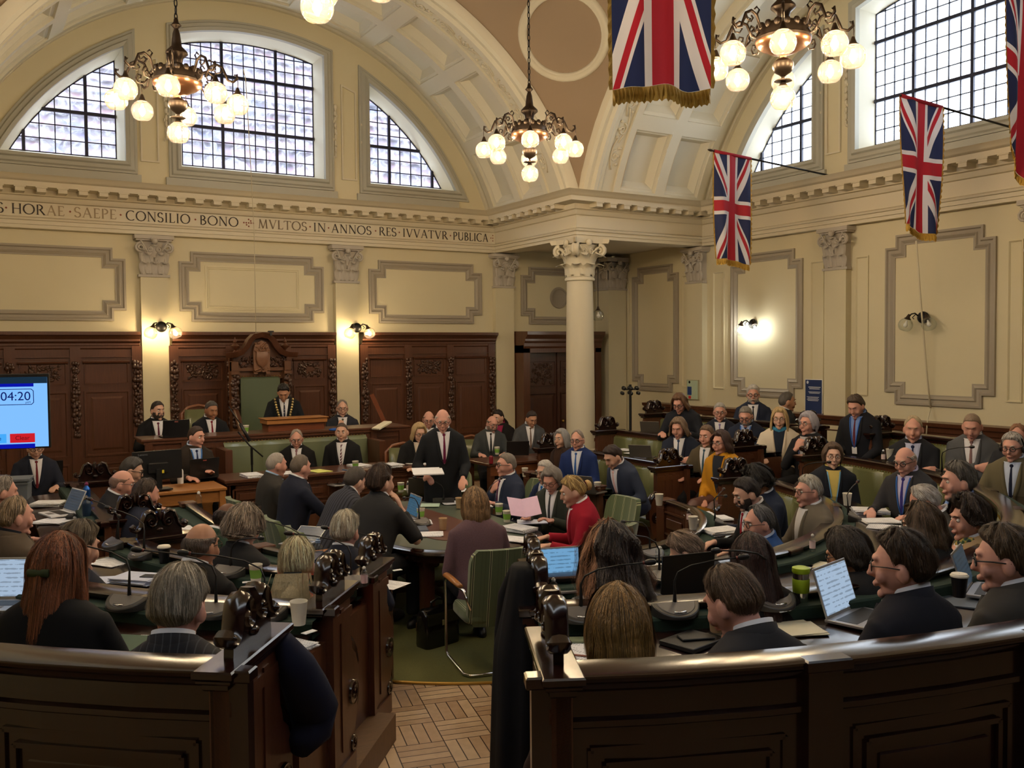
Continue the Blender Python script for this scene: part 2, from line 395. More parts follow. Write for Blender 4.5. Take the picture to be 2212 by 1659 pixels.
# ---------------------------------------------------------------- entablature
XW=2*CX-XE; x0,x1,y0,y1=CX-HA,CX+HA,CY-HA,CY+HA
ENT=[(x0,y1),(x0,YN),(x1,YN),(x1,y1),(XE,y1),(XE,y0),(x1,y0)]   # walked with the room on the right
prof=[(-.14,4.25),(0,4.25),(.0,4.30),(.02,4.305),(.02,4.36),(.05,4.365),(.06,4.39),(.035,4.41),(.0,4.415),(0,4.62),(.03,4.63),(.05,4.66),(.06,4.70),(.10,4.71),(.10,4.79),(.32,4.80),(.33,4.87),(.36,4.88),(.38,4.90),(.42,4.93),(.46,4.95),(-.12,4.97)]
mb=MB(); sweep(mb,ENT,[(-o,h) for o,h in prof],lambda x,y,h:(x,y,h)); mb.build('trim_entablature',M_STONE,kind='structure',smooth=35)
EN2=[(x0,y0),(XW,y0),(XW,y1),(x0,y1)]
mb=MB(); sweep(mb,EN2,[(-o,h) for o,h in prof],lambda x,y,h:(x,y,h)); mb.build('trim_entablature_west',M_STONE,kind='structure',smooth=35)
mb=MB()
for p,q in zip(ENT[:-1],ENT[1:]):
    p,q=Vector(p),Vector(q); l=(q-p).length; t=(q-p)/l; nrm=Vector((t.y,-t.x)); k=int(round((l-.5)/.27))
    for i in range(k+1):
        c=p+t*(.25+(l-.5)*i/k)+nrm*.20; ang=math.atan2(t.y,t.x)
        M=Matrix.Translation((c.x,c.y,0))@Matrix.Rotation(ang,4,'Z')
        mb.box((0,0,4.765),(.12,.2,.07),M); mb.box((0,0,4.795),(.15,.23,.02),M)
mb.build('trim_modillions',M_STONE,kind='structure')
# beams (architrave soffit) and lower ceilings of the corner bays
mb=MB()
for sx,sy in ((1,1),(-1,1),(1,-1),(-1,-1)):
    ax,ay=CX+sx*HA,CY+sy*HA; bx=CX+sx*(HA+DEP+.2); by=CY+sy*(HA+DEP+.2)
    def bb(xa,xb,ya,yb,za,zb): mb.box(((xa+xb)/2,(ya+yb)/2,(za+zb)/2),(abs(xb-xa),abs(yb-ya),zb-za))
    bb(ax+sx*.004,ax+sx*PW,ay+sy*.004,by,ZA+.002,4.9); bb(ax+sx*.004,bx,ay+sy*.005,ay+sy*PW,ZA+.003,4.9)
    bb(ax,bx,ay,by,4.32,4.42)
mb.build('trim_corner_beams',M_STONE,kind='structure')
# text frieze panel + walls
VWL=.12
def wall(mapf,side,a,b,zb=0):
    mb=MB(); vs=[mapf(a,-VWL,zb),mapf(b,-VWL,zb),mapf(b,-VWL,4.72),mapf(a,-VWL,4.72)]; mb.add(vs,[(0,1,2,3)])
    vs=[mapf(a,-VWL-.3,zb),mapf(b,-VWL-.3,zb),mapf(b,-VWL-.3,4.72),mapf(a,-VWL-.3,4.72)]; mb.add(vs,[(3,2,1,0)])
    mb.build('wall_'+side,M_CREAM,kind='structure')
F_=HA+DEP+.15
wall(mapN,'north',-F_,F_); wall(mapE,'east',-F_-3,F_); wall(mapW,'west',-F_,F_+3)
mb=MB(); mb.box((CX,-2.7,2.15),(2*F_+1,.3,4.4)); mb.build('wall_south',M_CARVE,kind='structure')  # unseen wall behind the camera, coloured dark to cut bounce onto near benches
mb=MB(); mb.box((CX,-1.0,4.40),(2*F_,3.3,.2)); mb.build('ceiling_gallery',M_CARVE,kind='structure')  # unseen ceiling, likewise kept dark so the front bench backs get little light
# outer corner closure for the low corner bays is given by the walls; floor
# ---------------------------------------------------------------- pilasters, capitals, column
def leaf(mb,M,w,h,curl):
    rings=[]
    for i in range(7):
        t=i/6; z=h*min(1,t*1.15) if t<.87 else h*(1-.18*(t-.87)/.13); y=.01+.03*t*t+curl*max(0,t-.6)**1.3*4
        ww=w*(.7+.5*math.sin(t*2.4))*(1-.75*max(0,t-.75)/.25)
        rings.append([(-ww/2,y-.01,z),(-ww/4,y+.012,z),(0,y+.004,z),(ww/4,y+.012,z),(ww/2,y-.01,z)])
    mb.loft(rings,close=False,M=M)
def spiral(mb,M,cx,cz,r,s,th=.022,y=.0,turns=1.6):
    pts=[]; n=16
    for i in range(n+1):
        q=i/n; a=PI/2-s*q*turns*2*PI; rr=r*(1-.8*q); pts.append((cx+rr*math.cos(a),y,cz+rr*math.sin(a)))
    mb.tube(pts,[th*(1-.4*i/n) for i in range(n+1)],6,M=M)
def capital_face(mb,M,w,h):  # flat face in local x,z with y outwards, bottom z=0
    mb.box((0,-.03,.02),(w*1.16,.10,.035),M)
    for i in range(3): leaf(mb,M@Matrix.Translation(((i-1)*w*.36,0,.04)),w*.33,h*.34,.05)
    for i in range(2): leaf(mb,M@Matrix.Translation(((i-.5)*w*.46,.01,.05)),w*.34,h*.58,.07)
    leaf(mb,M@Matrix.Translation((0,.02,.3)),w*.3,h*.34,.05)
    for s in (-1,1):
        spiral(mb,M,s*w*.50,h*.76,w*.19,s,.022,.06); spiral(mb,M,s*w*.16,h*.72,w*.10,-s,.015,.05)
        mb.tube([(s*w*.12,.03,h*.42),(s*w*.2,.05,h*.6),(s*w*.42,.07,h*.86),(s*w*.5,.08,h*.94)],.014,5,M=M)
        leaf(mb,M@Matrix.Translation((s*w*.42,.02,.2)),w*.22,h*.4,.09)
    mb.ell((0,.09,h*.93),(w*.12,.05,w*.12),8,6,M)
    for s in (-1,1): mb.ell((s*w*.1,.08,h*.99),(w*.07,.03,w*.05),6,4,M)
def pilaster(mapf,u,side,n,zb=0,both=True,label=True):
    mb=MB(); c=u+PW/2
    o=Vector(mapf(c,0,0)); ex=(Vector(mapf(c+1,0,0))-o); ey=(Vector(mapf(c,1,0))-o)
    if ex.cross(ey).z<0: ex=-ex
    M=Matrix(((ex.x,ey.x,0,o.x),(ex.y,ey.y,0,o.y),(0,0,1,0),(0,0,0,1)))
    mb.box((0,-VWL/2,1.8),(PW,VWL+.002,3.6),M)
    p=mb.build('wall_pilaster_%s_%d'%(side,n),M_CREAM,kind='structure')
    mb=MB(); mb.box((0,-.06,3.90),(PW*.94,.12,.66),M)
    capital_face(mb,M@Matrix.Translation((0,0,3.60)),PW,.58)
    mb.box((0,-.02,4.205),(PW*1.42,.22,.06),M); mb.box((0,-.03,4.17),(PW*1.3,.17,.04),M)
    q=mb.build('trim_capital_%s_%d'%(side,n),M_CAP,kind='structure',smooth=50)
n=0
for u in (-PW-B*1.5+.2,-B/2-PW/2+.0,B/2-PW/2,HA+.005):
    n+=1; pilaster(mapN,(-HA-PW+.0 if n==1 else (-1.785 if n==2 else (1.325 if n==3 else HA))),'north',n)
n=0
for u in (HA,1.36,-1.75,-HA-PW):
    n+=1; pilaster(mapE,u,'east',n)
# corner pilaster in the low corner bay (north-east)
mb=MB(); mb.box((XE-.12,YN-.12,1.8),(.44,.44,3.6)); mb.build('wall_corner_pier',M_CREAM,kind='structure')
mb=MB()
for a,ox,oy in ((PI,XE-.12,YN-.34),(PI/2,XE-.34,YN-.12)):
    capital_face(mb,Matrix.Translation((ox,oy,3.6))@Matrix.Rotation(a,4,'Z'),.42,.58)
mb.box((XE-.12,YN-.12,4.2),(.6,.6,.08)); mb.box((XE-.12,YN-.12,3.85),(.42,.42,.6)); mb.build('trim_capital_corner',M_CAP,kind='structure',smooth=50)
# free standing column
CXC,CYC=CX+HA+.20,CY+HA+.20
def column(x,y,name='column',det=True):
    root=empty(name,(x,y,0)); root['kind']='structure'
    mb=MB(); mb.box((0,0,.3),(.62,.62,.6)); mb.lathe([(.31,.60),(.33,.63),(.30,.68),(.26,.70),(.28,.73),(.25,.77),(.238,.80)],32); mb.build('column_base',M_STONE,root,smooth=40)
    mb=MB(); mb.lathe([(.238,.78),(.238,1.6),(.232,2.4),(.222,3.2),(.213,3.62)],40); mb.build('column_shaft',M_STONE,root,smooth=40)
    mb=MB(); mb.lathe([(.213,3.56),(.245,3.57),(.25,3.60),(.235,3.62),(.20,3.64),(.20,3.9),(.24,4.08),(.28,4.15)],32)
    for i in range(8):
        M=Matrix.Rotation(i*PI/4,4,'Z')@Matrix.Translation((0,.215,3.63)); leaf(mb,M,.17,.22,.12)
        M=Matrix.Rotation((i+.5)*PI/4,4,'Z')@Matrix.Translation((0,.225,3.66)); leaf(mb,M,.17,.36,.15)
    for i in range(4):
        M=Matrix.Rotation((i+.5)*PI/2,4,'Z')@Matrix.Translation((0,.33,3.97))@Matrix.Rotation(PI/2,4,'Z')
        spiral(mb,M,.0,0.08,.10,1,.034,.025,1.5); spiral(mb,M,.0,0.08,.10,1,.034,-.03,1.5)
        M=Matrix.Rotation(i*PI/2,4,'Z')@Matrix.Translation((0,.24,3.62)); capital_mid(mb,M)
    a=.30; pts=[]
    for i in range(4):
        for t in (-.44,-.38,-.2,0,.2,.38,.44):
            q=Matrix.Rotation(i*PI/2,4,'Z')@Vector((t*.95,.27+.12*abs(t/.44)**2 if abs(t)<.42 else .38,0)); pts.append((q.x,q.y))
    pts=[(x*.84,y*.84) for x,y in pts]
    mb.loft([[(x,y,4.17) for x,y in pts],[(x*1.04,y*1.04,4.205) for x,y in pts],[(x*1.04,y*1.04,4.245) for x,y in pts]])
    mb.build('column_capital',M_STONE,root,smooth=50)
def capital_mid(mb,M):
    for s in (-1,1):
        spiral(mb,M,s*.07,.42,.05,-s,.014,.0); mb.tube([(s*.05,-.02,.25),(s*.09,.0,.40),(s*.2,.05,.50)],.013,5,M=M)
    mb.ell((0,.03,.56),(.06,.04,.06),8,6,M)
column(CXC,CYC); column(CX-HA-.2,CYC,'column'); column(CXC,CY-HA-.2,'column')
# ---------------------------------------------------------------- plaster panels
MPROF=[(0,-.002),(0,.035),(.03,.045),(.045,.02),(.08,.02),(.095,.04),(.13,.012),(.15,.012),(.15,-.002)]
def stepped(a,b,z0,z1,sx,sz): return [(a+sx,z0),(b-sx,z0),(b-sx,z0+sz),(b,z0+sz),(b,z1-sz),(b-sx,z1-sz),(b-sx,z1),(a+sx,z1),(a+sx,z1-sz),(a,z1-sz),(a,z0+sz),(a+sx,z0+sz)]
def panel(mapf,pts,prof,nm,m=M_TAUPE):
    mb=MB(); sweep(mb,pts,prof,lambda x,y,h:mapf(x,h-VWL,y),True); mb.build(nm,m,kind='structure',smooth=35)
for i,(a,b) in enumerate(((-4.2,-1.98),(-1.2,1.15),(1.97,4.22))):
    panel(mapN,stepped(a,b,2.93,4.03,.18,.16),MPROF,'trim_panel_north_%d'%(i+1))
panel(mapN,[(-.80,3.12),(.74,3.12),(.74,3.82),(-.80,3.82)],[(0,-.002),(0,.015),(.02,.02),(.035,.008),(.05,.015),(.06,-.002)],'trim_inner_panel_north',M_CREAM)
panel(mapN,stepped(HA+.62,HA+2.3,2.93,4.03,.18,.16),MPROF,'trim_panel_northeast')
mb=MB(); mb.lathe([(.0,.0),(.15,.0),(.17,.01),(.17,.03),(.20,.03),(.21,0)],32,Matrix.Translation((CX+HA+1.5,YN+VWL-.003,3.45))@Matrix.Rotation(PI/2,4,'X')); mb.build('trim_round_vent',M_TAUPE,kind='structure',smooth=40)
for i,(a,b) in enumerate(((2.27,3.85),(-.90,.75),(-3.9,-2.3))):
    panel(mapE,stepped(a,b,1.62,4.02,.17,.17),MPROF,'trim_panel_east_%d'%(i+1))
panel(mapE,stepped(HA+.75,HA+2.1,1.62,4.02,.17,.17),MPROF,'trim_panel_southeast_bay')
SP=[(0,-.002),(0,.02),(.015,.022),(.03,.004),(.03,-.002)]
for i,(a,b) in enumerate(((1.86,2.12),(1.05,1.28),(4.02,4.3),(-1.25,-1.05),(-2.15,-1.88),(HA+.47,HA+.66),(HA+2.2,HA+2.42))):
    panel(mapE,[(a,1.72),(b,1.72),(b,3.78),(a,3.78)],SP,'trim_strip_east_%d'%(i+1),M_CREAM)
# ---------------------------------------------------------------- frieze inscription (roman capitals as raised painted strokes)
def glyphs():
    T,t=.13,.06
    G={}
    def st(*a): return [('l',)+x for x in a]
    G['I']=(.34,st((.17,0,.17,1,T)),[(.17,0),(.17,1)])
    G['H']=(.8,st((.14,0,.14,1,T),(.66,0,.66,1,T),(.14,.5,.66,.5,t)),[(.14,0),(.14,1),(.66,0),(.66,1)])
    G['L']=(.56,st((.14,0,.14,1,T),(.14,.03,.5,.03,t),(.5,.03,.52,.2,t)),[(.14,0),(.14,1)])
    G['E']=(.56,st((.14,0,.14,1,T),(.14,.03,.5,.03,t),(.5,.03,.52,.2,t),(.14,.5,.42,.5,t),(.14,.97,.48,.97,t),(.48,.97,.49,.82,t)),[(.14,0),(.14,1)])
    G['T']=(.7,st((.35,0,.35,1,T),(.03,.97,.67,.97,t),(.03,.97,.02,.8,t),(.67,.97,.68,.8,t)),[(.35,0)])
    G['A']=(.8,st((.1,0,.4,1,t),(.4,1,.7,0,T),(.22,.36,.58,.36,t)),[(.1,0),(.7,0)])
    G['V']=(.78,st((.1,1,.4,0,T),(.4,0,.7,1,t)),[(.1,1),(.7,1)])
    G['N']=(.84,st((.14,0,.14,1,t),(.14,1,.7,0,T),(.7,0,.7,1,t)),[(.14,0),(.12,1),(.7,1)])
    G['M']=(.96,st((.12,0,.2,1,t),(.2,1,.48,0,T),(.48,0,.76,1,t),(.76,1,.84,0,T)),[(.12,0),(.84,0)])
    G['O']=(.9,[('a',.45,.5,.40,.5,0,360)],[])
    G['C']=(.78,[('a',.45,.5,.40,.5,50,310)],[])
    G['S']=(.56,[('a',.28,.74,.2,.25,20,270),('a',.28,.25,.22,.25,-160,90)],[])
    G['P']=(.6,st((.14,0,.14,1,T))+[('a',.22,.73,.3,.26,-90,90)],[(.14,0)])
    G['R']=(.72,st((.14,0,.14,1,T),(.34,.48,.66,0,T))+[('a',.22,.74,.28,.25,-90,90)],[(.14,0),(.66,0)])
    G['B']=(.64,st((.14,0,.14,1,T))+[('a',.2,.76,.27,.23,-90,90),('a',.2,.27,.34,.26,-90,90)],[])
    G['U']=(.8,st((.14,.35,.14,1,T),(.66,.3,.66,1,t))+[('a',.40,.33,.26,.33,180,360)],[(.14,1),(.66,1)])
    return G
G_=glyphs()
def letter(mb,ch,x,z,h,wd,P):
    gw,strokes,ser=G_[ch]; kx=wd/gw
    def q(a,b,c,d,w):
        a,c=x+a*kx,x+c*kx; b,d=z+b*h,z+d*h; w=w*h
        l=math.hypot(c-a,d-b); nx,nz=-(d-b)/l*w/2,(c-a)/l*w/2
        vs=[]
        for v in (.002,.006): vs+=[P(a-nx,v,b-nz),P(c-nx,v,d-nz),P(c+nx,v,d+nz),P(a+nx,v,b+nz)]
        mb.add(vs,[(0,1,2,3),(4,5,6,7),(0,1,5,4),(2,3,7,6)])
    for s in strokes:
        if s[0]=='l': q(*s[1:])
        else:
            _,cx,cz,rx,rz,a0,a1=s; n=12
            for i in range(n):
                A,Bq=R(a0+(a1-a0)*i/n),R(a0+(a1-a0)*(i+1)/n); w=.06+.08*abs(math.cos((A+Bq)/2))
                q(cx+rx*math.cos(A),cz+rz*math.sin(A),cx+rx*math.cos(Bq),cz+rz*math.sin(Bq),w)
    for a,b in ser: q(a-.1,b+(.02 if b<.5 else -.02),a+.1,b+(.02 if b<.5 else -.02),.035)
M_INK=mat('dark_inscription_paint',srgb(58,50,46),.7); M_INKF=mat('faded_inscription_paint',srgb(158,140,112),.7); M_RED=mat('red_ochre_paint',srgb(128,62,44),.7)
words=[('S',-8,9,0),('HORAE',25,140,2),('SAEPE',160,252,1),('CONSILIO',272,411,0),('BONO',431,515,0),('MVLTOS',557,663,3),('IN',676,704,0),('ANNOS',715,802,0),('RES',818,856,0),('IVVATVR',869,967,0),('PUBLICA',978,1054,0)]
def xN(u): return at_y(u,480,YN).x-CX
for wd,a,b,fade in words:
    xa,xb=xN(a),xN(b); tot=sum(G_[c][0]+.06 for c in wd)-.06; k=(xb-xa)/tot; x=xa
    mb=MB(); mb2=MB()
    for i,c in enumerate(wd):
        gw=G_[c][0]; tgt=mb2 if (fade in(1,3) or (fade==2 and i>=3)) else mb
        letter(tgt,c,x,4.447,.145,gw*k,mapN); x+=(gw+.06)*k
    r=None
    for m_,q in ((mb,M_INK),(mb2,M_INKF if fade!=3 else mat('half_faded_inscription_paint',srgb(120,104,84),.7))):
        if m_.v:
            m_.build('trim_inscription_'+wd.lower(),q,kind='structure')
mb=MB()
def dia(u,z,r=.017):
    mb.add([mapN(u-r,.004,z),mapN(u,.004,z-r),mapN(u+r,.004,z),mapN(u,.004,z+r)],[(0,1,2,3)])
for p in (14,152,261,422,669.5,709.5,811,862,972.5): dia(xN(p),4.52)
c=xN(537)
for dx,dz in ((-.07,0),(-.035,0),(0,0),(.035,0),(.07,0),(0,.05),(0,-.05),(.03,.03),(-.03,-.03)): dia(c+dx*1.1,4.52+dz*1.1,.016)
c=xN(1063)
for dx,dz in ((-.03,0),(.01,0),(.01,.05),(.01,-.05)): dia(c+dx,4.52+dz,.014)
mb.build('trim_inscription_dots',M_RED,kind='structure')
# ---------------------------------------------------------------- oak wall panelling
def bumps(mb,P,u0,u1,z0,z1,n,r,seed,v=.03,wreath=False):
    rnd=random.Random(seed)
    for i in range(n):
        u=rnd.uniform(u0,u1); z=rnd.uniform(z0,z1); q=r*rnd.uniform(.5,1.2)
        if wreath:
            cu,cz=(u0+u1)/2,(z0+z1)/2
            if math.hypot(u-cu,z-cz)<(z1-z0)*.3: continue
        p=P(u,v+rnd.uniform(-.01,.012),z); a=rnd.uniform(0,PI)
        M=Matrix.Translation(p)@Matrix.Rotation(a,4,(Vector(P(0,1,0))-Vector(P(0,0,0))).normalized())
        mb.ell((0,0,0),(q*1.5,q*.8,q*.7) ,6,4,M)
def drop(mb,P,u,z0,z1,seed,v=.05):
    rnd=random.Random(seed); z=z1; 
    while z>z0:
        q=rnd.uniform(.022,.045)
        for s in (-1,0,1):
            if rnd.random()<.8: mb.ell(P(u+s*q*.9,v+rnd.uniform(-.01,.015),z+rnd.uniform(-.02,.02)),(q*.8,q*.8,q),6,5)
        z-=q*1.3
def pyr(mb,P,a,b,z0,z1,v,h=.03,s=.07,lip=.03):  # sunk frame + raised field
    sweep(mb,[(a,z0),(b,z0),(b,z1),(a,z1)],[(0,v),(0,v+.015),(lip*.5,v+.015),(lip,v-.02)],lambda x,y,k:P(x,k,y),True)
    A=[(a+lip,z0+lip),(b-lip,z0+lip),(b-lip,z1-lip),(a+lip,z1-lip)]; Bq=[(a+lip+s,z0+lip+s),(b-lip-s,z0+lip+s),(b-lip-s,z1-lip-s),(a+lip+s,z1-lip-s)]
    vs=[P(x,v-.02,z) for x,z in A]+[P(x,v-.02+h,z) for x,z in Bq]; mb.add(vs,[(0,1,5,4),(1,2,6,5),(2,3,7,6),(3,0,4,7),(4,5,6,7)])
def panelling(a,b,nm,cols,carved,z0=0,P=mapN,v=-.02):
    mb=MB(); vs=[]
    def q(u0,u1,za,zb,va,vb): 
        c=P((u0+u1)/2,(va+vb)/2,(za+zb)/2); d=[abs(x-y) for x,y in zip(P(u0,va,za),P(u1,vb,zb))]; mb.box(c,d)
    q(a,b,z0,2.56,-.12,v)
    sweep(mb,[(a,0),(b,0)],[(v,2.50),(v+.02,2.52),(v+.02,2.55),(v+.03,2.56),(v+.03,2.59),(v+.07,2.62),(v+.07,2.65),(v+.12,2.70),(v+.15,2.715),(v+.15,2.76),(-.12,2.77)],lambda x,y,h:P(x,y,h))
    q(a,b,2.38,2.40,v,v+.025)
    k=len(cols)
    for s in cols: q(s-.07,s+.07,z0,2.55,v,v+.03)
    ed=[a+.0]+list(cols)+[b]
    o=mb
    cv=MB()
    for s in cols: drop(cv,P,s,1.2,2.28,int(s*37)+91,v+.05)
    for i in range(len(cols)-1):
        x0,x1=cols[i]+.12,cols[i+1]-.12
        if x1-x0<.2: continue
        pyr(mb,P,x0,x1,1.98,2.30,v,.01,.01); sweep(mb,[(x0-.02,0),(x1+.02,0)],[(v,2.28),(v+.045,2.30),(v+.05,2.32),(v,2.33)],lambda x,y,h:P(x,y,h))
        q(x0+.12,x1-.12,1.97,2.0,v-.01,v+.01)
        pyr(mb,P,x0-.01,x1+.01,.9,1.88,v,.035,.07,.05)
        pyr(mb,P,x0-.01,x1+.01,.25,.8,v,.03,.05,.05)
        if i in carved: bumps(cv,P,x0+.08,x1-.08,2.03,2.26,110,.026,i*7+3,v,wreath=carved[i])
    q(a,b,z0,.15,v,v+.03)
    root=empty('wall_panelling_'+nm); root['kind']='structure'
    mb.build('panel_boards',M_WOOD,root); 
    if cv.v: cv.build('carved_foliage',M_CARVE,root,smooth=1)
X=lambda u:at_y(u,800,YN).x-CX
panelling(-HA,-1.82,'north_left',[X(-60),X(21)+.0,X(163),X(296)],{1:True})
panelling(-1.35,1.28,'north_middle',[X(376),X(498),X(620),X(717)],{0:False,2:True})
panelling(1.78,HA-.02,'north_right',[X(787),X(882),X(973),X(1062)],{1:False})
# double doors in the corner bay
def doorcase():
    P=lambda u,v,z:mapN(u,v,z); a,b=HA+.42,HA+2.22; mb=MB()
    def q(u0,u1,za,zb,va,vb,m=mb):
        c=P((u0+u1)/2,(va+vb)/2,(za+zb)/2); d=[abs(x-y) for x,y in zip(P(u0,va,za),P(u1,vb,zb))]; m.box(c,d)
    q(a,a+.14,0,2.5,-.12,.30); q(b-.14,b,0,2.5,-.12,.30); q(a,b,2.38,2.52,-.12,.30)
    sweep(mb,[(a-.0,0),(b+.0,0)],[(.3,2.46),(.32,2.50),(.32,2.56),(.36,2.60),(.36,2.64),(.42,2.70),(.44,2.72),(.44,2.78),(-.12,2.79)],lambda x,y,h:P(x,y,h))
    for s in(a,b):
        vs=[P(s,.3,2.46),P(s,.32,2.5),P(s,.32,2.56),P(s,.36,2.6),P(s,.36,2.64),P(s,.42,2.7),P(s,.44,2.72),P(s,.44,2.78),P(s,-.12,2.79),P(s,-.12,2.46)]; mb.add(vs,[tuple(range(10))])
    mb.build('trim_doorcase',M_WOOD,kind='structure')
    root=empty('door_1'); root['kind']='structure'
    m=MB(); cv=MB(); c=(a+b)/2
    q(a+.14,b-.14,0,2.38,.06,.10,m)
    for u0,u1 in ((a+.22,c-.06),(c+.06,b-.22)):
        pyr(m,P,u0,u1,1.72,2.22,.10,.0,.01); pyr(m,P,u0,u1,.3,1.6,.115,.03,.06)
        bumps(cv,P,u0+.08,u1-.08,1.78,2.16,120,.024,int(u0*9),.10,wreath=False)
    q(c-.03,c+.03,0,2.38,.10,.13,m)
    m.build('door_leaf',mat('very_dark_oak',srgb(74,44,34),.35,noise=.4,nscale=5,stretch=(9,9,.8),coat=.3),root); cv.build('door_carving',M_CARVE,root,smooth=1)
    h=MB(); h.ell(P(c+.08,.16,1.05),(.03,.03,.03),10,6); h.build('door_handle',M_BRASS,root,smooth=1)
doorcase()
# east wall dado and the dark alcove
def dado(mapf,a,b,nm,z=1.41):
    mb=MB()
    def q(u0,u1,za,zb,va,vb):
        c=mapf((u0+u1)/2,(va+vb)/2,(za+zb)/2); d=[abs(x-y) for x,y in zip(mapf(u0,va,za),mapf(u1,vb,zb))]; mb.box(c,d)
    q(a,b,0,z-.04,-.12,0)
    sweep(mb,[(a,0),(b,0)],[(0,z-.16),(.02,z-.14),(.03,z-.08),(.07,z-.06),(.08,z-.01),(-.12,z)],lambda x,y,h:mapf(x,y,h))
    n=int((b-a)/.8)
    for i in range(n):
        x0=a+(b-a)*i/n+.06; x1=a+(b-a)*(i+1)/n-.06; pyr(mb,mapf,x0,x1,.45,z-.22,0,.02,.05)
    mb.build('wall_dado_'+nm,M_WOOD,kind='structure')
dado(mapE,-HA-DEP,HA+1.6,'east')
# ---------------------------------------------------------------- floors and tiers
CS=Vector((4.2,7.8)); RT={1:[(-90,5.78),(-35,5.78),(-25,5.87),(0,5.92),(30,5.85),(90,5.6)],2:[(-90,4.38),(-35,4.38),(-20,4.45),(5,4.63),(50,4.57),(90,4.43)],3:[(-90,3.12),(-38,3.13),(-10,3.28),(10,3.37),(90,3.2)],4:[(-90,2.2),(-35,2.2),(30,2.23),(60,2.15),(90,1.98)]}
def rad(k,p):
    p=math.degrees(p); T=RT[k]
    for (a,b),(c,d) in zip(T,T[1:]):
        if p<=c: return b+(d-b)*max(0,(p-a))/(c-a)
    return T[-1][1]
RR={1:5.75,2:4.45,3:3.22,4:2.15}
YEND={1:11.6,2:11.3,3:11.0,4:9.9}
def wood_floor():
    m=bpy.data.materials.new('herringbone_oak_parquet'); m.use_nodes=True; nt=m.node_tree; N=nt.nodes; L=nt.links; p=N['Principled BSDF']
    tc=N.new('ShaderNodeTexCoord'); mp=N.new('ShaderNodeMapping'); mp.inputs['Rotation'].default_value=(0,0,R(14)); L.new(tc.outputs['Object'],mp.inputs[0])
    sx=N.new('ShaderNodeSeparateXYZ'); L.new(mp.outputs[0],sx.inputs[0])
    def M(op,a,b=None,c=None):
        n=N.new('ShaderNodeMath'); n.operation=op
        for i,v in enumerate((a,b,c)):
            if v is None: continue
            if isinstance(v,(int,float)): n.inputs[i].default_value=v
            else: L.new(v,n.inputs[i])
        return n.outputs[0]
    S=.31
    cxn=M('FLOOR',M('DIVIDE',sx.outputs[0],S)); cyn=M('FLOOR',M('DIVIDE',sx.outputs[1],S))
    fx=M('FRACT',M('DIVIDE',sx.outputs[0],S)); fy=M('FRACT',M('DIVIDE',sx.outputs[1],S))
    par=M('MODULO',M('ABSOLUTE',M('ADD',cxn,cyn)),2)
    st=M('ADD',M('MULTIPLY',par,fx),M('MULTIPLY',M('SUBTRACT',1,par),fy))
    k4=M('MULTIPLY',st,4); lid=M('FLOOR',k4); fr=M('FRACT',k4)
    edge=M('MINIMUM',M('MINIMUM',fr,M('SUBTRACT',1,fr)),M('MULTIPLY',M('MINIMUM',M('MINIMUM',fx,M('SUBTRACT',1,fx)),M('MINIMUM',fy,M('SUBTRACT',1,fy))),4))
    cmb=N.new('ShaderNodeCombineXYZ'); L.new(M('ADD',cxn,M('MULTIPLY',lid,.37)),cmb.inputs[0]); L.new(cyn,cmb.inputs[1]); L.new(lid,cmb.inputs[2])
    wn=N.new('ShaderNodeTexWhiteNoise'); L.new(cmb.outputs[0],wn.inputs[0])
    nz=N.new('ShaderNodeTexNoise'); nz.inputs['Scale'].default_value=14; nz.inputs['Detail'].default_value=4; L.new(tc.outputs['Object'],nz.inputs[0])
    f=M('ADD',M('MULTIPLY',wn.outputs[0],.6),M('MULTIPLY',nz.outputs[0],.5))
    cr=N.new('ShaderNodeValToRGB'); cr.color_ramp.elements[0].position=.15; cr.color_ramp.elements[0].color=(*srgb(182,146,112),1); cr.color_ramp.elements[1].position=.85; cr.color_ramp.elements[1].color=(*srgb(232,206,174),1)
    L.new(f,cr.inputs[0])
    mx=N.new('ShaderNodeMix'); mx.data_type='RGBA'; mx.inputs[6].default_value=(*srgb(60,38,24),1); L.new(cr.outputs[0],mx.inputs[7]); L.new(M('GREATER_THAN',edge,.045),mx.inputs[0]); L.new(mx.outputs[2],p.inputs['Base Color'])
    p.inputs['Roughness'].default_value=.3; return m
M_FLOOR=wood_floor()
mb=MB(); mb.box((CX,6.2,-.05),(17,18.5,.1)); mb.build('floor',M_FLOOR,kind='structure')
mb=MB(); mb.box((4.2,12.9,.06),(5.6,4.3,.12)); mb.build('floor_dais',M_CARPET,kind='structure')
mb=MB(); mb.box((3.9,13.72,.36),(3.9,2.6,.48)); mb.build('floor_upper_dais',M_CARPET,kind='structure')
def hpath(k,p0,p1,yend=None,step=R(3.5)):  # p: angle from south, + to the east
    pts=[]; n=max(2,int(abs(p1-p0)/step)); 
    def c(p): r=rad(k,p); return (CS.x+r*math.sin(p),CS.y-r*math.cos(p))
    pts=[c(p0+(p1-p0)*i/n) for i in range(n+1)]
    return pts
def aisle(r,side): # angle of bench end at the camera aisle (0.5 m half width around 31 deg)
    d=math.asin(.52/r); return R(-31)+ (d if side>0 else -d)
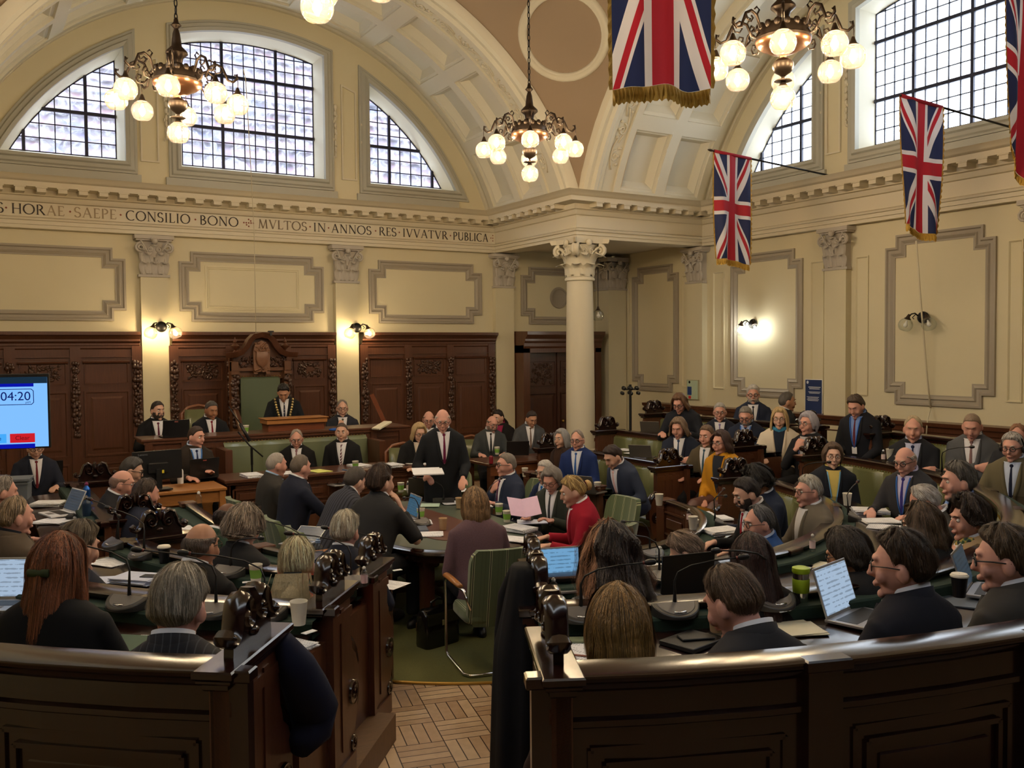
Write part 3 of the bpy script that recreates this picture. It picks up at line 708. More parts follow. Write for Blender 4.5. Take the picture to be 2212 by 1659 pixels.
# carpet : rounded inner floor
mb=MB(); c=[(CS.x+2.18*math.sin(R(a)),CS.y-2.18*math.cos(R(a))) for a in range(-90,91,5)]; c=c+[(CS.x+2.18,10.6),(CS.x-2.18,10.6)]
pts=[(x,y,.012) for x,y in c]; n=len(pts); mb.add(pts,[tuple(range(n))]); mb.add([(x,y,.0) for x,y in c]+pts,[(i,(i+1)%n,(i+1)%n+n,i+n) for i in range(n)])
mb.build('floor_carpet',M_CARPET,kind='structure')
mb=MB(); a=[(CS.x+2.19*math.sin(R(x)),CS.y-2.19*math.cos(R(x)),.01) for x in range(-45,-12,3)]; mb.tube(a,.012,6); mb.build('trim_carpet_edge',M_BRASS,kind='structure')
def slab(path,o0,o1,z0,z1,nm,m,kind='structure',parent=None,ends=True):
    A=off2(path,o0,False); Bq=off2(path,o1,False); n=len(path)
    vs=[(p.x,p.y,z1) for p in A]+[(p.x,p.y,z1) for p in Bq]+[(p.x,p.y,z0) for p in A]+[(p.x,p.y,z0) for p in Bq]
    fs=[]
    for i in range(n-1): fs+=[(i,i+1,n+i+1,n+i),(i,2*n+i,2*n+i+1,i+1),(n+i,n+i+1,3*n+i+1,3*n+i)]
    fs+=[(0,n,3*n,2*n),(n-1,3*n-1,4*n-1,2*n-1)]
    mb=MB(); mb.add(vs,fs); return mb.build(nm,m,parent,kind=kind)
TIER={1:.35,2:.17,3:0.0}; RAIL={1:1.40,2:1.21,3:1.05,4:.90}; DESK={1:1.10,2:.94,3:.80}
BLK={ # block: per row function giving plan polyline (walked so that inward side is on the left)
 'SE':lambda r,k: hpath(k,aisle(r,1),R(90)-.5/r*0-math.asin(min(.9,.5/r))),
 'SW':lambda r,k: hpath(k,-R(90)+math.asin(.42/r),aisle(r,-1)),
 'NE':lambda r,k: [(CS.x+rad(k,PI/2),CS.y+.58+ (YEND[k]-CS.y-.58)*i/4) for i in range(5)],
 'NW':lambda r,k: [(CS.x-rad(k,-PI/2),YEND[k]-(YEND[k]-CS.y-.50)*i/4) for i in range(5)]}
M_TREAD=mat('worn_oak_step',srgb(120,92,66),.5,noise=.4,nscale=5,stretch=(3,20,3))
for b in BLK:
    for k in (1,2):
        path=BLK[b](RR[k],k); slab(path,-1.3 if k==1 else -.02,RR[k]-RR[k+1]+.0,0,TIER[k],'floor_tier_%s_%d'%(b.lower(),k),M_TREAD)
# ---------------------------------------------------------------- furniture helpers
def wb(mb,name,m,root,smooth=0):
    l=root.location; mb.v=[(x-l.x,y-l.y,z-l.z) for x,y,z in mb.v]
    return mb.build(name,m,root,smooth=smooth)
def wsub(mb,name,m,part,root,smooth=0):
    l=root.location; mb.v=[(x-l.x,y-l.y,z-l.z) for x,y,z in mb.v]
    return mb.build(name,m,part,smooth=smooth)
CRH=[(.06,.10),(.047,.112),(.052,.13),(.07,.136),(.088,.122),(.085,.095),(.062,.078),(.034,.088),(.02,.125),(.033,.168),(.07,.192),(.108,.175),(.125,.13),(.135,.09),(.155,.062),(.18,.052),(.203,.064),(.207,.085),(.192,.095),(.18,.083)]
def crest(mb,M,s=1.0):
    pts=[(-.17,0),(.17,0),(.165,.05),(.13,.08),(.12,.14),(.09,.175),(.03,.165),(0,.205),(-.03,.165),(-.09,.175),(-.12,.14),(-.13,.08),(-.165,.05)]
    mb.poly([(x*s,z*s) for x,z in pts],.035*s,M)
    for k in (-1,1):
        n=len(CRH); mb.tube([(k*x*s,0,z*s) for x,z in CRH],[.017*s*(.7+.3*min(1,min(i,n-1-i)/4)) for i in range(n)],8,M=M,flat=2.4,up=(0,1,0))
        mb.ell((k*.066*s,0,.106*s),(.015*s,.046*s,.015*s),8,6,M); mb.ell((k*.192*s,0,.078*s),(.018*s,.044*s,.018*s),8,6,M)
    mb.tube([(0,0,.13*s),(0,0,.17*s),(0,0,.205*s)],[.02*s,.022*s,.012*s],8,M=M,flat=2.2,up=(0,1,0))
    mb.ell((0,.02*s,.05*s),(.03*s,.02*s,.02*s),8,5,M); mb.ell((0,-.02*s,.05*s),(.03*s,.02*s,.02*s),8,5,M)
def frame_at(path,end):  # matrix at a path end: x = inward, y = along path outward of the block, z up
    a,b=(Vector(path[0]),Vector(path[1])) if end==0 else (Vector(path[-1]),Vector(path[-2]))
    t=(a-b).normalized(); d=(Vector(path[1])-Vector(path[0])).normalized() if end==0 else (Vector(path[-1])-Vector(path[-2])).normalized()
    n=Vector((-d.y,d.x))
    return Matrix(((n.x,t.x,0,a.x),(n.y,t.y,0,a.y),(0,0,1,0),(0,0,0,1)))
def end_panel(root,path,end,tier,rail,crestit=True,w=.40):
    F=frame_at(path,end); F2=F@Matrix.Translation((0,-.035,tier)); h=rail-tier; mb=MB()
    out=[(-.07,0),(.44,0),(.44,.07),(.40,.10),(.42,.2),(.47,.32),(.50,.45),(.50,.56),(.46,.64),(.41,.68),(.40,.72),(w-.02,.76),(w-.02,h-.05),(-.07,h-.05)]
    mb.poly(out,.07,F2)
    for x in (.02,.13,.24): mb.box((x,.036,h*.5+.05),(.05,.012,h*.72),F2)
    mb.box((.16,.038,.07),(.5,.02,.12),F2); mb.box((.16,.036,h-.14),(.46,.014,.05),F2)
    p=wb(mb,'end_panel',M_WOOD,root)
    for zz in (.45,.17):
        mb=MB(); mb.lathe([(.0,.012),(.02,.02),(.035,.01),(.05,.02),(.07,.012),(.085,.016),(.09,.0)],20,F2@Matrix.Translation((.40,.036,zz))@Matrix.Rotation(-PI/2,4,'X')@Matrix.Scale(.75 if zz>.3 else .5,4)); wsub(mb,'turned_roundel',M_WOODM,p,root,smooth=40)
    mb=MB()
    mb.tube([(.36,.0,.74),(.42,.0,.72),(.475,.0,.66),(.51,.0,.58),(.515,.0,.5)],[.02,.03,.032,.03,.012],8,M=F2,flat=1.2,up=(0,1,0))
    wsub(mb,'armrest_scroll',M_WOODM,p,root,smooth=40)
    mb=MB(); Fc=F@Matrix.Translation((0,-.035,rail))
    x0,x1=-.10,w+.02; c=(x0+x1)/2; l=x1-x0
    for dz,dw,dl,th in ((-.055,.02,.0,.03),(-.035,.05,.03,.02),(-.012,.07,.05,.03)): mb.box((c,0,dz),(l+dl,.07+dw,th),Fc,b=.006)
    wsub(mb,'end_cap',M_WOODM,p,root)
    if crestit:
        mb=MB(); crest(mb,F@Matrix.Translation((w*.5-.02,-.035,rail+.003)),1.0); wsub(mb,'carved_crest',M_WOODM,p,root,smooth=45)
    return p
def along(path,step,o=0):  # (point, tangent, normal) samples
    P=off2(path,o,False); L=[(P[i+1]-P[i]).length for i in range(len(P)-1)]; tot=sum(L); n=max(1,round(tot/step)); out=[]
    for k in range(n+1):
        d=tot*k/n; i=0
        while i<len(L)-1 and d>L[i]: d-=L[i]; i+=1
        t=(P[i+1]-P[i]).normalized(); out.append((P[i]+t*d,t,Vector((-t.y,t.x))))
    return out
def TM(p,t,z): return Matrix(((t.x,-t.y,0,p.x),(t.y,t.x,0,p.y),(0,0,1,z),(0,0,0,1)))
def bench(b,k,label,ends=(True,True)):
    path=BLK[b](RR[k],k); tier=TIER[k]; rail=RAIL[k]; m=along(path,99,0); mid=path[len(path)//2]
    root=empty('bench',(mid[0],mid[1],tier),0,label,'bench','curved oak benches of the chamber')
    mb=MB(); sweep(mb,path,[(-.03,tier),(-.03,rail-.05),(.03,rail-.05),(.03,tier)],lambda x,y,h:(x,y,h))
    low=0 if k==1 else tier
    sweep(mb,path,[(-.035,low),(-.055,low+.01),(-.055,low+.12),(-.035,low+.14)],lambda x,y,h:(x,y,h))
    sweep(mb,path,[(-.03,rail-.20),(-.045,rail-.19),(-.045,rail-.17),(-.03,rail-.16)],lambda x,y,h:(x,y,h))
    S=along(path,.95)
    for i,(p,t,n) in enumerate(S):
        M=TM(p,t,0); 
        mb.box((0,-.045,(low+rail-.05)/2),(.13,.05,rail-.05-low),M); mb.box((0,-.072,(low+rail)/2-.12),(.07,.012,(rail-low)*.55),M)
        if i<len(S)-1:
            p2=S[i+1][0]; c=(p+p2)/2; tt=(p2-p).normalized(); l=(p2-p).length-.26; M=TM(c+Vector((tt.y,-tt.x))*.0+ (n*(-.005)),tt,0)
            z0,z1=low+.2,rail-.27
            for q,y in ((0,-.038),(.05,-.046)):
                for zz in (z0+q,z1-q): mb.box((0,y,zz),(l-2*q,.014,.02),M)
                for xx in (-l/2+q,l/2-q): mb.box((xx,y,(z0+z1)/2),(.02,.014,z1-z0-2*q),M)
            mb.box((0,-.04,(z0+z1)/2),(l-.2,.016,z1-z0-.2),M,b=.006)
    wb(mb,'back_panel',M_WOODM if k==1 else M_WOOD,root)
    mb=MB(); sweep(mb,path,[(-.035,rail-.075),(-.05,rail-.06),(-.055,rail-.045),(-.075,rail-.035),(-.085,rail-.02),(-.085,rail-.008),(-.07,rail),(.06,rail),(.07,rail-.01),(.07,rail-.03),(.035,rail-.05)],lambda x,y,h:(x,y,h))
    for p,t,n in S: mb.box((0,-.065,rail-.02),(.17,.07,.042),TM(p,t,0),b=.006)
    wb(mb,'top_rail',M_WOODM,root,smooth=35)
    mb=MB(); A=along(path,.5); 
    z0,z1=tier+.45,rail-.085
    N=len(A)
    for i in range(N-1):
        p,t,n=A[i]; p2,t2,n2=A[i+1]; k4=6; rings=[]
        for a in range(k4+1):
            q=a/k4; P=p.lerp(p2,q); nn=n.lerp(n2,q).normalized(); bul=.03+.035*math.sin(PI*q)**.5
            rings.append([((P+nn*.03).x,(P+nn*.03).y,z0),((P+nn*(.04+bul)).x,(P+nn*(.04+bul)).y,z0+.03),((P+nn*(.04+bul*1.1)).x,(P+nn*(.04+bul*1.1)).y,(z0+z1)/2),((P+nn*(.035+bul*.8)).x,(P+nn*(.035+bul*.8)).y,z1-.03),((P+nn*.03).x,(P+nn*.03).y,z1)])
        mb.loft(rings,close=False)
    wb(mb,'leather_backrest',M_LEATH,root,smooth=50)
    mb=MB(); 
    for p,t,n in along(path,.045,.055)[1:-1]: mb.ell((p.x,p.y,z1-.004),(.008,.008,.008),5,3)
    wb(mb,'brass_nails',M_BRASS,root)['kind']='stuff'
    mb=MB(); sweep(mb,path,[(.04,tier+.33),(.46,tier+.33),(.49,tier+.36),(.50,tier+.42),(.47,tier+.46),(.3,tier+.475),(.04,tier+.465)],lambda x,y,h:(x,y,h)); wb(mb,'seat_cushion',M_LEATH,root,smooth=50)
    mb=MB(); sweep(mb,path,[(.40,tier),(.40,tier+.33),(.42,tier+.33),(.42,tier)],lambda x,y,h:(x,y,h)); wb(mb,'seat_front',M_WOOD,root)
    for e in (0,1):
        if ends[e]: end_panel(root,path,e,tier,rail)
    return root
def desk(b,k,label):
    D_={1:.66,2:.52,3:.46}[k]; path=BLK[b](RR[k+1],k+1); z=DESK[k]; tier=TIER[k]; mid=path[len(path)//2]
    root=empty('desk',(mid[0],mid[1],tier),0,label,'desk','curved desks behind the bench backs')
    mb=MB(); sweep(mb,path,[(-.15,z+.005),(-D_+.02,z-.01),(-D_,z-.02),(-D_,z-.045),(-D_+.02,z-.055),(-.10,z-.04)],lambda x,y,h:(x,y,h),False); wb(mb,'desktop',M_WOODM,root,smooth=30)
    mb=MB(); zs=z+.065 if k<3 else z+.05
    sweep(mb,path,[(-.03,zs),(-.17,zs),(-.18,zs-.01),(-.18,z-.02),(-.03,z-.02)],lambda x,y,h:(x,y,h)); wb(mb,'baize_shelf',M_BAIZE,root)
    if k<3: pass
    for p,t,n in along(path,1.9,-.25):
        mb=MB(); mb.box((0,0,(tier+z-.06)/2),(.05,.36,z-.06-tier),TM(p,t,0)); wb(mb,'desk_bracket',M_WOOD,root)
    return root
def post(root,F,h=.90,tier=0):
    mb=MB(); mb.box((0,0,h/2),(.10,.10,h-.04),F); mb.box((0,0,.07),(.15,.15,.14),F,b=.01); mb.box((0,0,.16),(.125,.125,.03),F); mb.box((0,0,h-.10),(.12,.12,.03),F); mb.box((0,0,h-.03),(.14,.14,.035),F,b=.008); mb.box((0,0,h-.005),(.16,.16,.02),F,b=.006)
    return wb(mb,'newel_post',M_WOOD,root)
def front(b,label):
    path=BLK[b](RR[4],4); mid=path[len(path)//2]; h=RAIL[4]
    root=empty('desk_front_screen',(mid[0],mid[1],0),0,label,'desk front','panelled desk fronts round the centre table')
    mb=MB(); sweep(mb,path,[(-.02,0),(-.02,h-.03),(.02,h-.03),(.02,0)],lambda x,y,q:(x,y,q)); 
    S=along(path,.62)
    for i,(p,t,n) in enumerate(S):
        M=TM(p,t,0); mb.box((0,.03,h/2),(.09,.03,h-.05),M)
        if i<len(S)-1:
            p2=S[i+1][0]; c=(p+p2)/2; tt=(p2-p).normalized(); l=(p2-p).length-.16; M=TM(c,tt,0)
            for z0,z1 in ((.12,.48),(.56,.78)):
                for zz in (z0,z1): mb.box((0,.026,zz),(l,.014,.02),M)
                for xx in (-l/2,l/2): mb.box((xx,.026,(z0+z1)/2),(.02,.014,z1-z0),M)
                mb.box((0,.024,(z0+z1)/2),(l-.12,.014,z1-z0-.12),M,b=.005)
    sweep(mb,path,[(.02,0),(.045,0),(.045,.08),(.02,.1)],lambda x,y,q:(x,y,q))
    wb(mb,'panelled_front',M_WOOD,root)
    mb=MB(); sweep(mb,path,[(-.04,h-.05),(-.05,h-.03),(-.05,h-.005),(-.03,h),(.04,h),(.055,h-.01),(.055,h-.03),(.03,h-.05)],lambda x,y,q:(x,y,q)); wb(mb,'front_rail',M_OAKM if False else M_WOODM,root,smooth=35)
    for e in (0,1): post(root,frame_at(path,e)@Matrix.Translation((0,-.05,0)))
    return root
BN={'SE':'right','SW':'left','NE':'far right','NW':'far left'}
ROWT={1:'rearmost',2:'middle',3:'innermost'}
for b in ('SE','SW','NE','NW'):
    for k in (1,2,3):
        if b=='SE' and k==1: lab='dark mahogany bench with tall panelled back nearest the camera, right of the aisle'
        elif b=='SW' and k==1: lab='dark mahogany bench with tall panelled back nearest the camera, left of the aisle'
        else: lab='%s curved oak bench with green leather back, %s'%(ROWT[k],{'SE':'right of the near aisle','SW':'left of the near aisle','NE':'far right block beyond the side gangway','NW':'far left block beyond the side gangway'}[b])
        bench(b,k,lab)
        desk(b,k,'%s with green baize shelf, %s'%({1:'long polished desk of the rearmost row',2:'polished desk of the middle row',3:'polished desk of the innermost row'}[k],{'SE':'right of the near aisle','SW':'left of the near aisle','NE':'in the far right block','NW':'in the far left block'}[b]))
    front(b,'low panelled oak desk front with newel posts, %s'%{'SE':'right of the aisle facing the centre table','SW':'left of the aisle facing the centre table','NE':'far right block facing the centre table','NW':'far left block facing the centre table'}[b])
# ---------------------------------------------------------------- centre table
TC=(3.92,8.2); TA,TB=.80,1.42
def sup(a,b,n=48,e=3.2): return [(a*abs(math.cos(t))**(2/e)*(1 if math.cos(t)>=0 else -1),b*abs(math.sin(t))**(2/e)*(1 if math.sin(t)>=0 else -1)) for t in [2*PI*i/n for i in range(n)]]
root=empty('council_table',(TC[0],TC[1],0),0,'large dark oval council table with green leather top in the middle of the floor','table')
mb=MB(); mb.loft([[(x*s,y*s,z) for x,y in sup(TA,TB)] for s,z in ((.975,.655),(.975,.70),(.985,.705),(1.0,.712),(1.005,.725),(1.0,.742),(.985,.75))]); mb.build('tabletop',M_WOODM,root,smooth=40)
mb=MB(); mb.loft([[(x*s,y*s,z) for x,y in sup(TA,TB)] for s,z in ((.92,.745),(.92,.7525))]); mb.build('leather_inlay',mat('grey_green_leather',srgb(94,104,92),.35,coat=.3),root)
mb=MB(); mb.loft([[(x,y,z) for x,y in sup(TA*.42,TB*.66,e=5)] for z in (.75,.758)]); mb.build('centre_board',M_OAKM if False else mat('reddish_veneer',srgb(112,76,66),.3,coat=.3),root)
for sx in (-1,1):
    for sy in (-1,0,1):
        mb=MB(); x,y=sx*TA*.62,sy*TB*.74; mb.box((x,y,.33),(.10,.10,.64),b=.01); mb.box((x,y,.05),(.15,.15,.09),b=.01); mb.box((x,y,.62),(.14,.14,.05)); mb.build('leg',M_WOOD,root)
mb=MB(); mb.box((0,0,.12),(TA*1.3,.06,.05)); mb.box((0,0,.12),(.06,TB*1.5,.05)); mb.build('stretcher',M_WOOD,root)
# ---------------------------------------------------------------- striped chairs
def stripe_mat():
    m=bpy.data.materials.new('green_striped_velour'); m.use_nodes=True; nt=m.node_tree; N=nt.nodes; L=nt.links; p=N['Principled BSDF']; p.inputs['Roughness'].default_value=.9
    p.inputs['Sheen Weight'].default_value=.3
    tc=N.new('ShaderNodeTexCoord'); s=N.new('ShaderNodeSeparateXYZ'); L.new(tc.outputs['Object'],s.inputs[0])
    a=N.new('ShaderNodeMath'); a.operation='MULTIPLY'; a.inputs[1].default_value=8.2; L.new(s.outputs[0],a.inputs[0])
    f=N.new('ShaderNodeMath'); f.operation='FRACT'; L.new(a.outputs[0],f.inputs[0])
    cr=N.new('ShaderNodeValToRGB'); cr.color_ramp.interpolation='CONSTANT'; E=cr.color_ramp.elements
    g=(*srgb(92,106,74),1); d=(*srgb(52,60,44),1); w_=(*srgb(178,184,140),1)
    E[0].position=0; E[0].color=g; E[1].position=.1; E[1].color=w_
    for pos,c in ((.14,d),(.2,w_),(.24,g),(.62,(*srgb(78,92,64),1)),(.65,g),(.84,(*srgb(78,92,64),1)),(.87,g)):
        e=E.new(pos); e.color=c
    L.new(f.outputs[0],cr.inputs[0]); L.new(cr.outputs[0],p.inputs['Base Color']); return m
M_STRIPE=stripe_mat()
def make_chair():
    root=empty('striped_armchair')
    mb=MB(); rings=[]
    for i in range(15):  # back: seat level to top, slightly raked; thick pad
        t=i/14; z=.36+.60*t; y=-.22-.13*t; hw=.245*(1-.0*t)
        if t>.8: hw*=math.sqrt(max(.0,1-((t-.8)/.22)**2))*.35+.65
        if t<.12: hw*=.8+.2*t/.12
        cv=lambda x:.05*(x/.25)**2
        n=10; r=[]
        for j in range(n+1): x=-hw+2*hw*j/n; r.append((x,y+cv(x)+.028,z))
        for j in range(n+1): x=hw-2*hw*j/n; r.append((x,y+cv(x)-.028,z))
        rings.append(r)
    mb.loft(rings); mb.build('backrest',M_STRIPE,root,smooth=50)
    mb=MB(); mb.loft([[(x*s,y*s,z) for x,y in sup(.26,.25,32,5)] for s,z in ((.94,.38),(1,.40),(1,.44),(.96,.465),(.8,.475))]); mb.build('seat',M_STRIPE,root,smooth=50)
    for s in (-1,1):
        mb=MB(); mb.tube([(s*.23,-.25,.50),(s*.27,-.2,.64),(s*.29,-.05,.645),(s*.29,.22,.645),(s*.29,.25,.6),(s*.29,.25,.05),(s*.28,.22,.016),(s*.28,-.22,.016),(s*.24,-.27,.016),(0,-.28,.016)],.012,8); mb.build('tube_frame',M_CHROME,root,smooth=1)
        mb=MB(); mb.tube([(s*.285,-.16,.665),(s*.29,0,.668),(s*.29,.22,.665),(s*.288,.26,.65)],[.016,.02,.02,.012],8,flat=1.5,up=(1,0,0)); mb.build('armrest',M_OAKL,root,smooth=1)
    return root
chairs=[((2.66,9.36),-90,'striped green armchair farthest up the left side of the table','far'),
((2.66,8.72),-88,'striped green armchair second from the far end, left of the table',''),
((2.66,8.08),-90,'striped green armchair third from the far end, left of the table',''),
((2.68,7.46),-92,'striped green armchair nearest on the left side of the table',''),
((3.50,6.18),-12,'striped green armchair on chrome tubes, its back to the camera at the near table end',''),
((4.62,6.38),24,'striped green armchair with wooden arm behind the woman in red',''),
((5.35,7.25),90,'striped green armchair under the woman in the red jacket',''),
((5.30,8.72),90,'striped green armchair behind the man with hand on chin',''),
((5.0,9.75),150,'striped green armchair left empty beside the standing speaker','')]
ch0=make_chair(); CH=[]
for i,((x,y),rz,lab,_) in enumerate(chairs):
    o=ch0 if i==0 else dup(ch0)
    o.location=(x,y,.012); o.rotation_euler=(0,0,R(rz)); tag(o,lab,'chair','striped green armchairs round the council table'); CH.append(o)
# ---------------------------------------------------------------- clerks desk, upper desk, throne
def boxthing(name,label,cat,loc,rz=0,group=None): return empty(name,loc,rz,label,cat,group)
root=empty('clerks_desk',(4.02,11.4,.12),0,'long panelled oak clerks desk in front of the green leather bench','desk')
mb=MB(); mb.box((4.02,11.38,.905),(2.70,.68,.04),b=.008); mb.box((4.02,11.38,.875),(2.64,.62,.03)); wb(mb,'desktop',M_WOOD,root)
mb=MB(); mb.box((4.02,11.12,.49),(2.56,.04,.74)); 
for i in range(4):
    x=2.84+.66*i+.2; 
    for z0,z1 in ((.62,.80),(.2,.56)):
        for zz in (z0,z1): mb.box((x,11.09,zz),(.52,.02,.02))
        for dx in (-.26,.26): mb.box((x+dx,11.09,(z0+z1)/2),(.02,.02,z1-z0))
        mb.box((x,11.09,(z0+z1)/2),(.38,.02,z1-z0-.1),b=.004)
mb.box((4.02,11.09,.18),(2.56,.05,.12))
wb(mb,'panelled_front',M_WOOD,root)
for x in (2.78,5.26):
    mb=MB(); mb.box((x,11.38,.49),(.06,.56,.74)); wb(mb,'desk_side',M_WOOD,root)
root=empty('leather_settle',(3.97,12.2,.12),0,'long buttoned green leather bench behind the clerks desk','bench')
mb=MB(); n=4; xs=[2.98+(4.98-2.98)*i/n for i in range(n+1)]
for i in range(n):
    rings=[]
    for a in range(9):
        q=a/8; x=xs[i]+(xs[i+1]-xs[i])*q; b_=.02+.05*math.sin(PI*q)**.6
        rings.append([(x,12.36,.5),(x,12.32-b_,.52),(x,12.30-b_*1.1,.85),(x,12.32-b_,1.2),(x,12.36,1.25)])
    mb.loft(rings,close=False)
wb(mb,'leather_backrest',mat('pale_green_leather',srgb(118,126,98),.3,noise=.2,nscale=3,coat=.3),root,smooth=50)
mb=MB(); mb.box((3.98,12.05,.53),(2.0,.5,.1),b=.03); wb(mb,'seat_cushion',M_LEATH,root)
mb=MB(); mb.box((3.98,12.05,.30),(2.0,.46,.36)); 
for x in (2.93,5.03): mb.box((x,12.12,.66),(.09,.5,1.08),b=.01); mb.box((x,11.9,.8),(.10,.10,.06),b=.01)
wb(mb,'settle_frame',M_WOOD,root)
mb=MB()
for i in range(44): mb.ell((2.99+i*.0452,12.335,1.255),(.009,.009,.009),5,3)
wb(mb,'brass_nails',M_BRASS,root)
root=empty('dais_desk',(3.85,12.6,.12),0,'raised dark oak desk of the chairman with a ledge running along the dais','desk')
mb=MB(); mb.box((3.83,12.68,1.325),(3.72,.60,.035),b=.008); mb.box((3.83,12.67,1.29),(3.66,.56,.03)); wb(mb,'desktop',M_WOOD,root)
mb=MB(); mb.box((3.83,12.44,.70),(3.62,.06,1.16))
for x in (2.06,2.50,5.12,5.56): mb.box((x,12.40,.70),(.09,.04,1.16))
for x0,x1 in ((2.12,2.44),(2.56,2.86),(5.18,5.50)):
    c,l=(x0+x1)/2,x1-x0
    for z0,z1 in ((.3,.72),(.8,1.2)):
        for zz in (z0,z1): mb.box((c,12.40,zz),(l,.02,.02))
        mb.box((c,12.40,(z0+z1)/2),(l-.12,.02,z1-z0-.1),b=.004)
wb(mb,'panelled_front',M_WOOD,root)
root=empty('lectern',(4.05,12.72,1.343),0,'mid brown oak reading lectern standing on the chairman desk','lectern')
mb=MB(); mb.box((4.05,12.74,1.40),(.80,.30,.115)); wb(mb,'lectern_base',mat('red_oak',srgb(122,66,38),.35,noise=.3,nscale=5,stretch=(2,10,10)),root)
mb=MB(); mb.box((4.05,12.72,1.475),(.86,.34,.07),b=.006); mb.box((4.05,12.72,1.513),(.90,.38,.014),b=.004); wb(mb,'lectern_top',M_OAKL,root)
# throne
root=empty('ceremonial_chair',(4.07,14.35,.6),0,'tall carved oak ceremonial chair with arched crest and green leather back','chair')
x0,x1=3.62,4.52; cx=4.07; P=lambda u,v,z:(u,14.5-v,z)
mb=MB(); mb.box((cx,14.55,1.5),(.90,.06,1.8))
for x in (x0+.04,x1-.04): mb.box((x,14.45,1.45),(.10,.14,1.7),b=.01); mb.box((x,14.40,2.12),(.12,.16,.05)); mb.box((x,14.40,2.22),(.10,.14,.14))
mb.box((cx,14.46,2.17),(.90,.14,.05)); mb.box((cx,14.48,2.08),(.72,.06,.12))
wb(mb,'chair_frame',mat('chair_oak',srgb(108,70,44),.35,noise=.35,nscale=5,stretch=(9,9,.8),coat=.3),root)
mb=MB(); arcp=[(-.56,2.40),(-.40,2.41),(-.31,2.45),(-.24,2.53),(-.19,2.62),(-.12,2.69),(0,2.715),(.12,2.69),(.19,2.62),(.24,2.53),(.31,2.45),(.40,2.41),(.56,2.40)]
sweep(mb,[(cx+a,b) for a,b in arcp],[(-.05,.04),(-.05,.20),(-.02,.22),(.03,.24),(.03,.04)],lambda x,y,h:P(x,h,y)); wb(mb,'arched_crest',M_WOOD,root,smooth=35)
mb=MB(); pts=[(-.42,2.19),(.42,2.19),(.42,2.38),(.30,2.40),(.20,2.52),(.14,2.63),(0,2.69),(-.14,2.63),(-.20,2.52),(-.30,2.40),(-.42,2.38)]
mb.poly([(a,b) for a,b in pts],.05,Matrix.Translation((cx,14.44,0))); wb(mb,'tympanum',M_WOOD,root)
mb=MB(); bumps(mb,P,cx-.38,cx+.38,2.22,2.37,90,.022,5,.11); wb(mb,'foliage_carving',M_CARVE,root,smooth=1)
mb=MB(); mb.poly([(-.125,2.10),(-.07,2.10),(-.06,2.13),(.06,2.13),(.07,2.10),(.125,2.10),(.13,2.45),(.10,2.56),(.0,2.62),(-.10,2.56),(-.13,2.45)],.05,Matrix.Translation((cx-.0,14.35,0)))
mb.loft([[(cx+x*s,14.32-h,2.33+z*s) for x,z in ((-.09,.12),(.09,.12),(.10,0),(.07,-.09),(0,-.14),(-.07,-.09),(-.10,0))] for s,h in ((1,0),(.95,.03),(.7,.045))])
bumps(mb,P,cx-.11,cx+.11,2.44,2.58,26,.02,8,.19); bumps(mb,P,cx-.12,cx+.12,2.12,2.2,14,.02,9,.19); wb(mb,'coat_of_arms_carving',mat('worn_carved_oak',srgb(128,88,62),.4),root,smooth=45)
for s in (-1,1):
    mb=MB(); mb.lathe([(.02,0),(.035,.02),(.02,.05),(.03,.07),(.07,.10),(.075,.12),(.05,.13),(.035,.14),(.02,.16),(.03,.18),(.015,.21),(.004,.25)],14,c=(cx+s*.39,14.40,2.42)); wb(mb,'finial',M_WOOD,root,smooth=40)
    mb=MB(); drop(mb,P,cx+s*.41,1.3,2.06,s+3,.14); wb(mb,'carved_drop',M_CARVE,root,smooth=1)
    mb=MB(); mb.tube([(cx+s*.41,14.4,1.55),(cx+s*.42,14.2,1.45),(cx+s*.43,14.0,1.30),(cx+s*.43,13.86,1.22),(cx+s*.43,13.80,1.24)],[.05,.05,.045,.045,.03],8,up=(1,0,0)); mb.box((cx+s*.43,13.95,.92),(.07,.4,.62)); wb(mb,'armrest',M_WOOD,root,smooth=45)
mb=MB(); mb.box((cx,14.46,1.55),(.62,.07,1.00),b=.025); wb(mb,'leather_back',mat('sage_leather',srgb(98,110,86),.35,noise=.12,nscale=3,coat=.2),root)
mb=MB()
for i in range(15): mb.ell((cx-.31+i*.0443,14.42,2.065),(.01,.008,.01),5,3)
wb(mb,'brass_nails',M_BRASS,root)
mb=MB(); mb.box((cx,14.12,1.02),(.78,.6,.12),b=.02); mb.box((cx,14.12,.78),(.78,.56,.36)); wb(mb,'seat',M_LEATH,root)
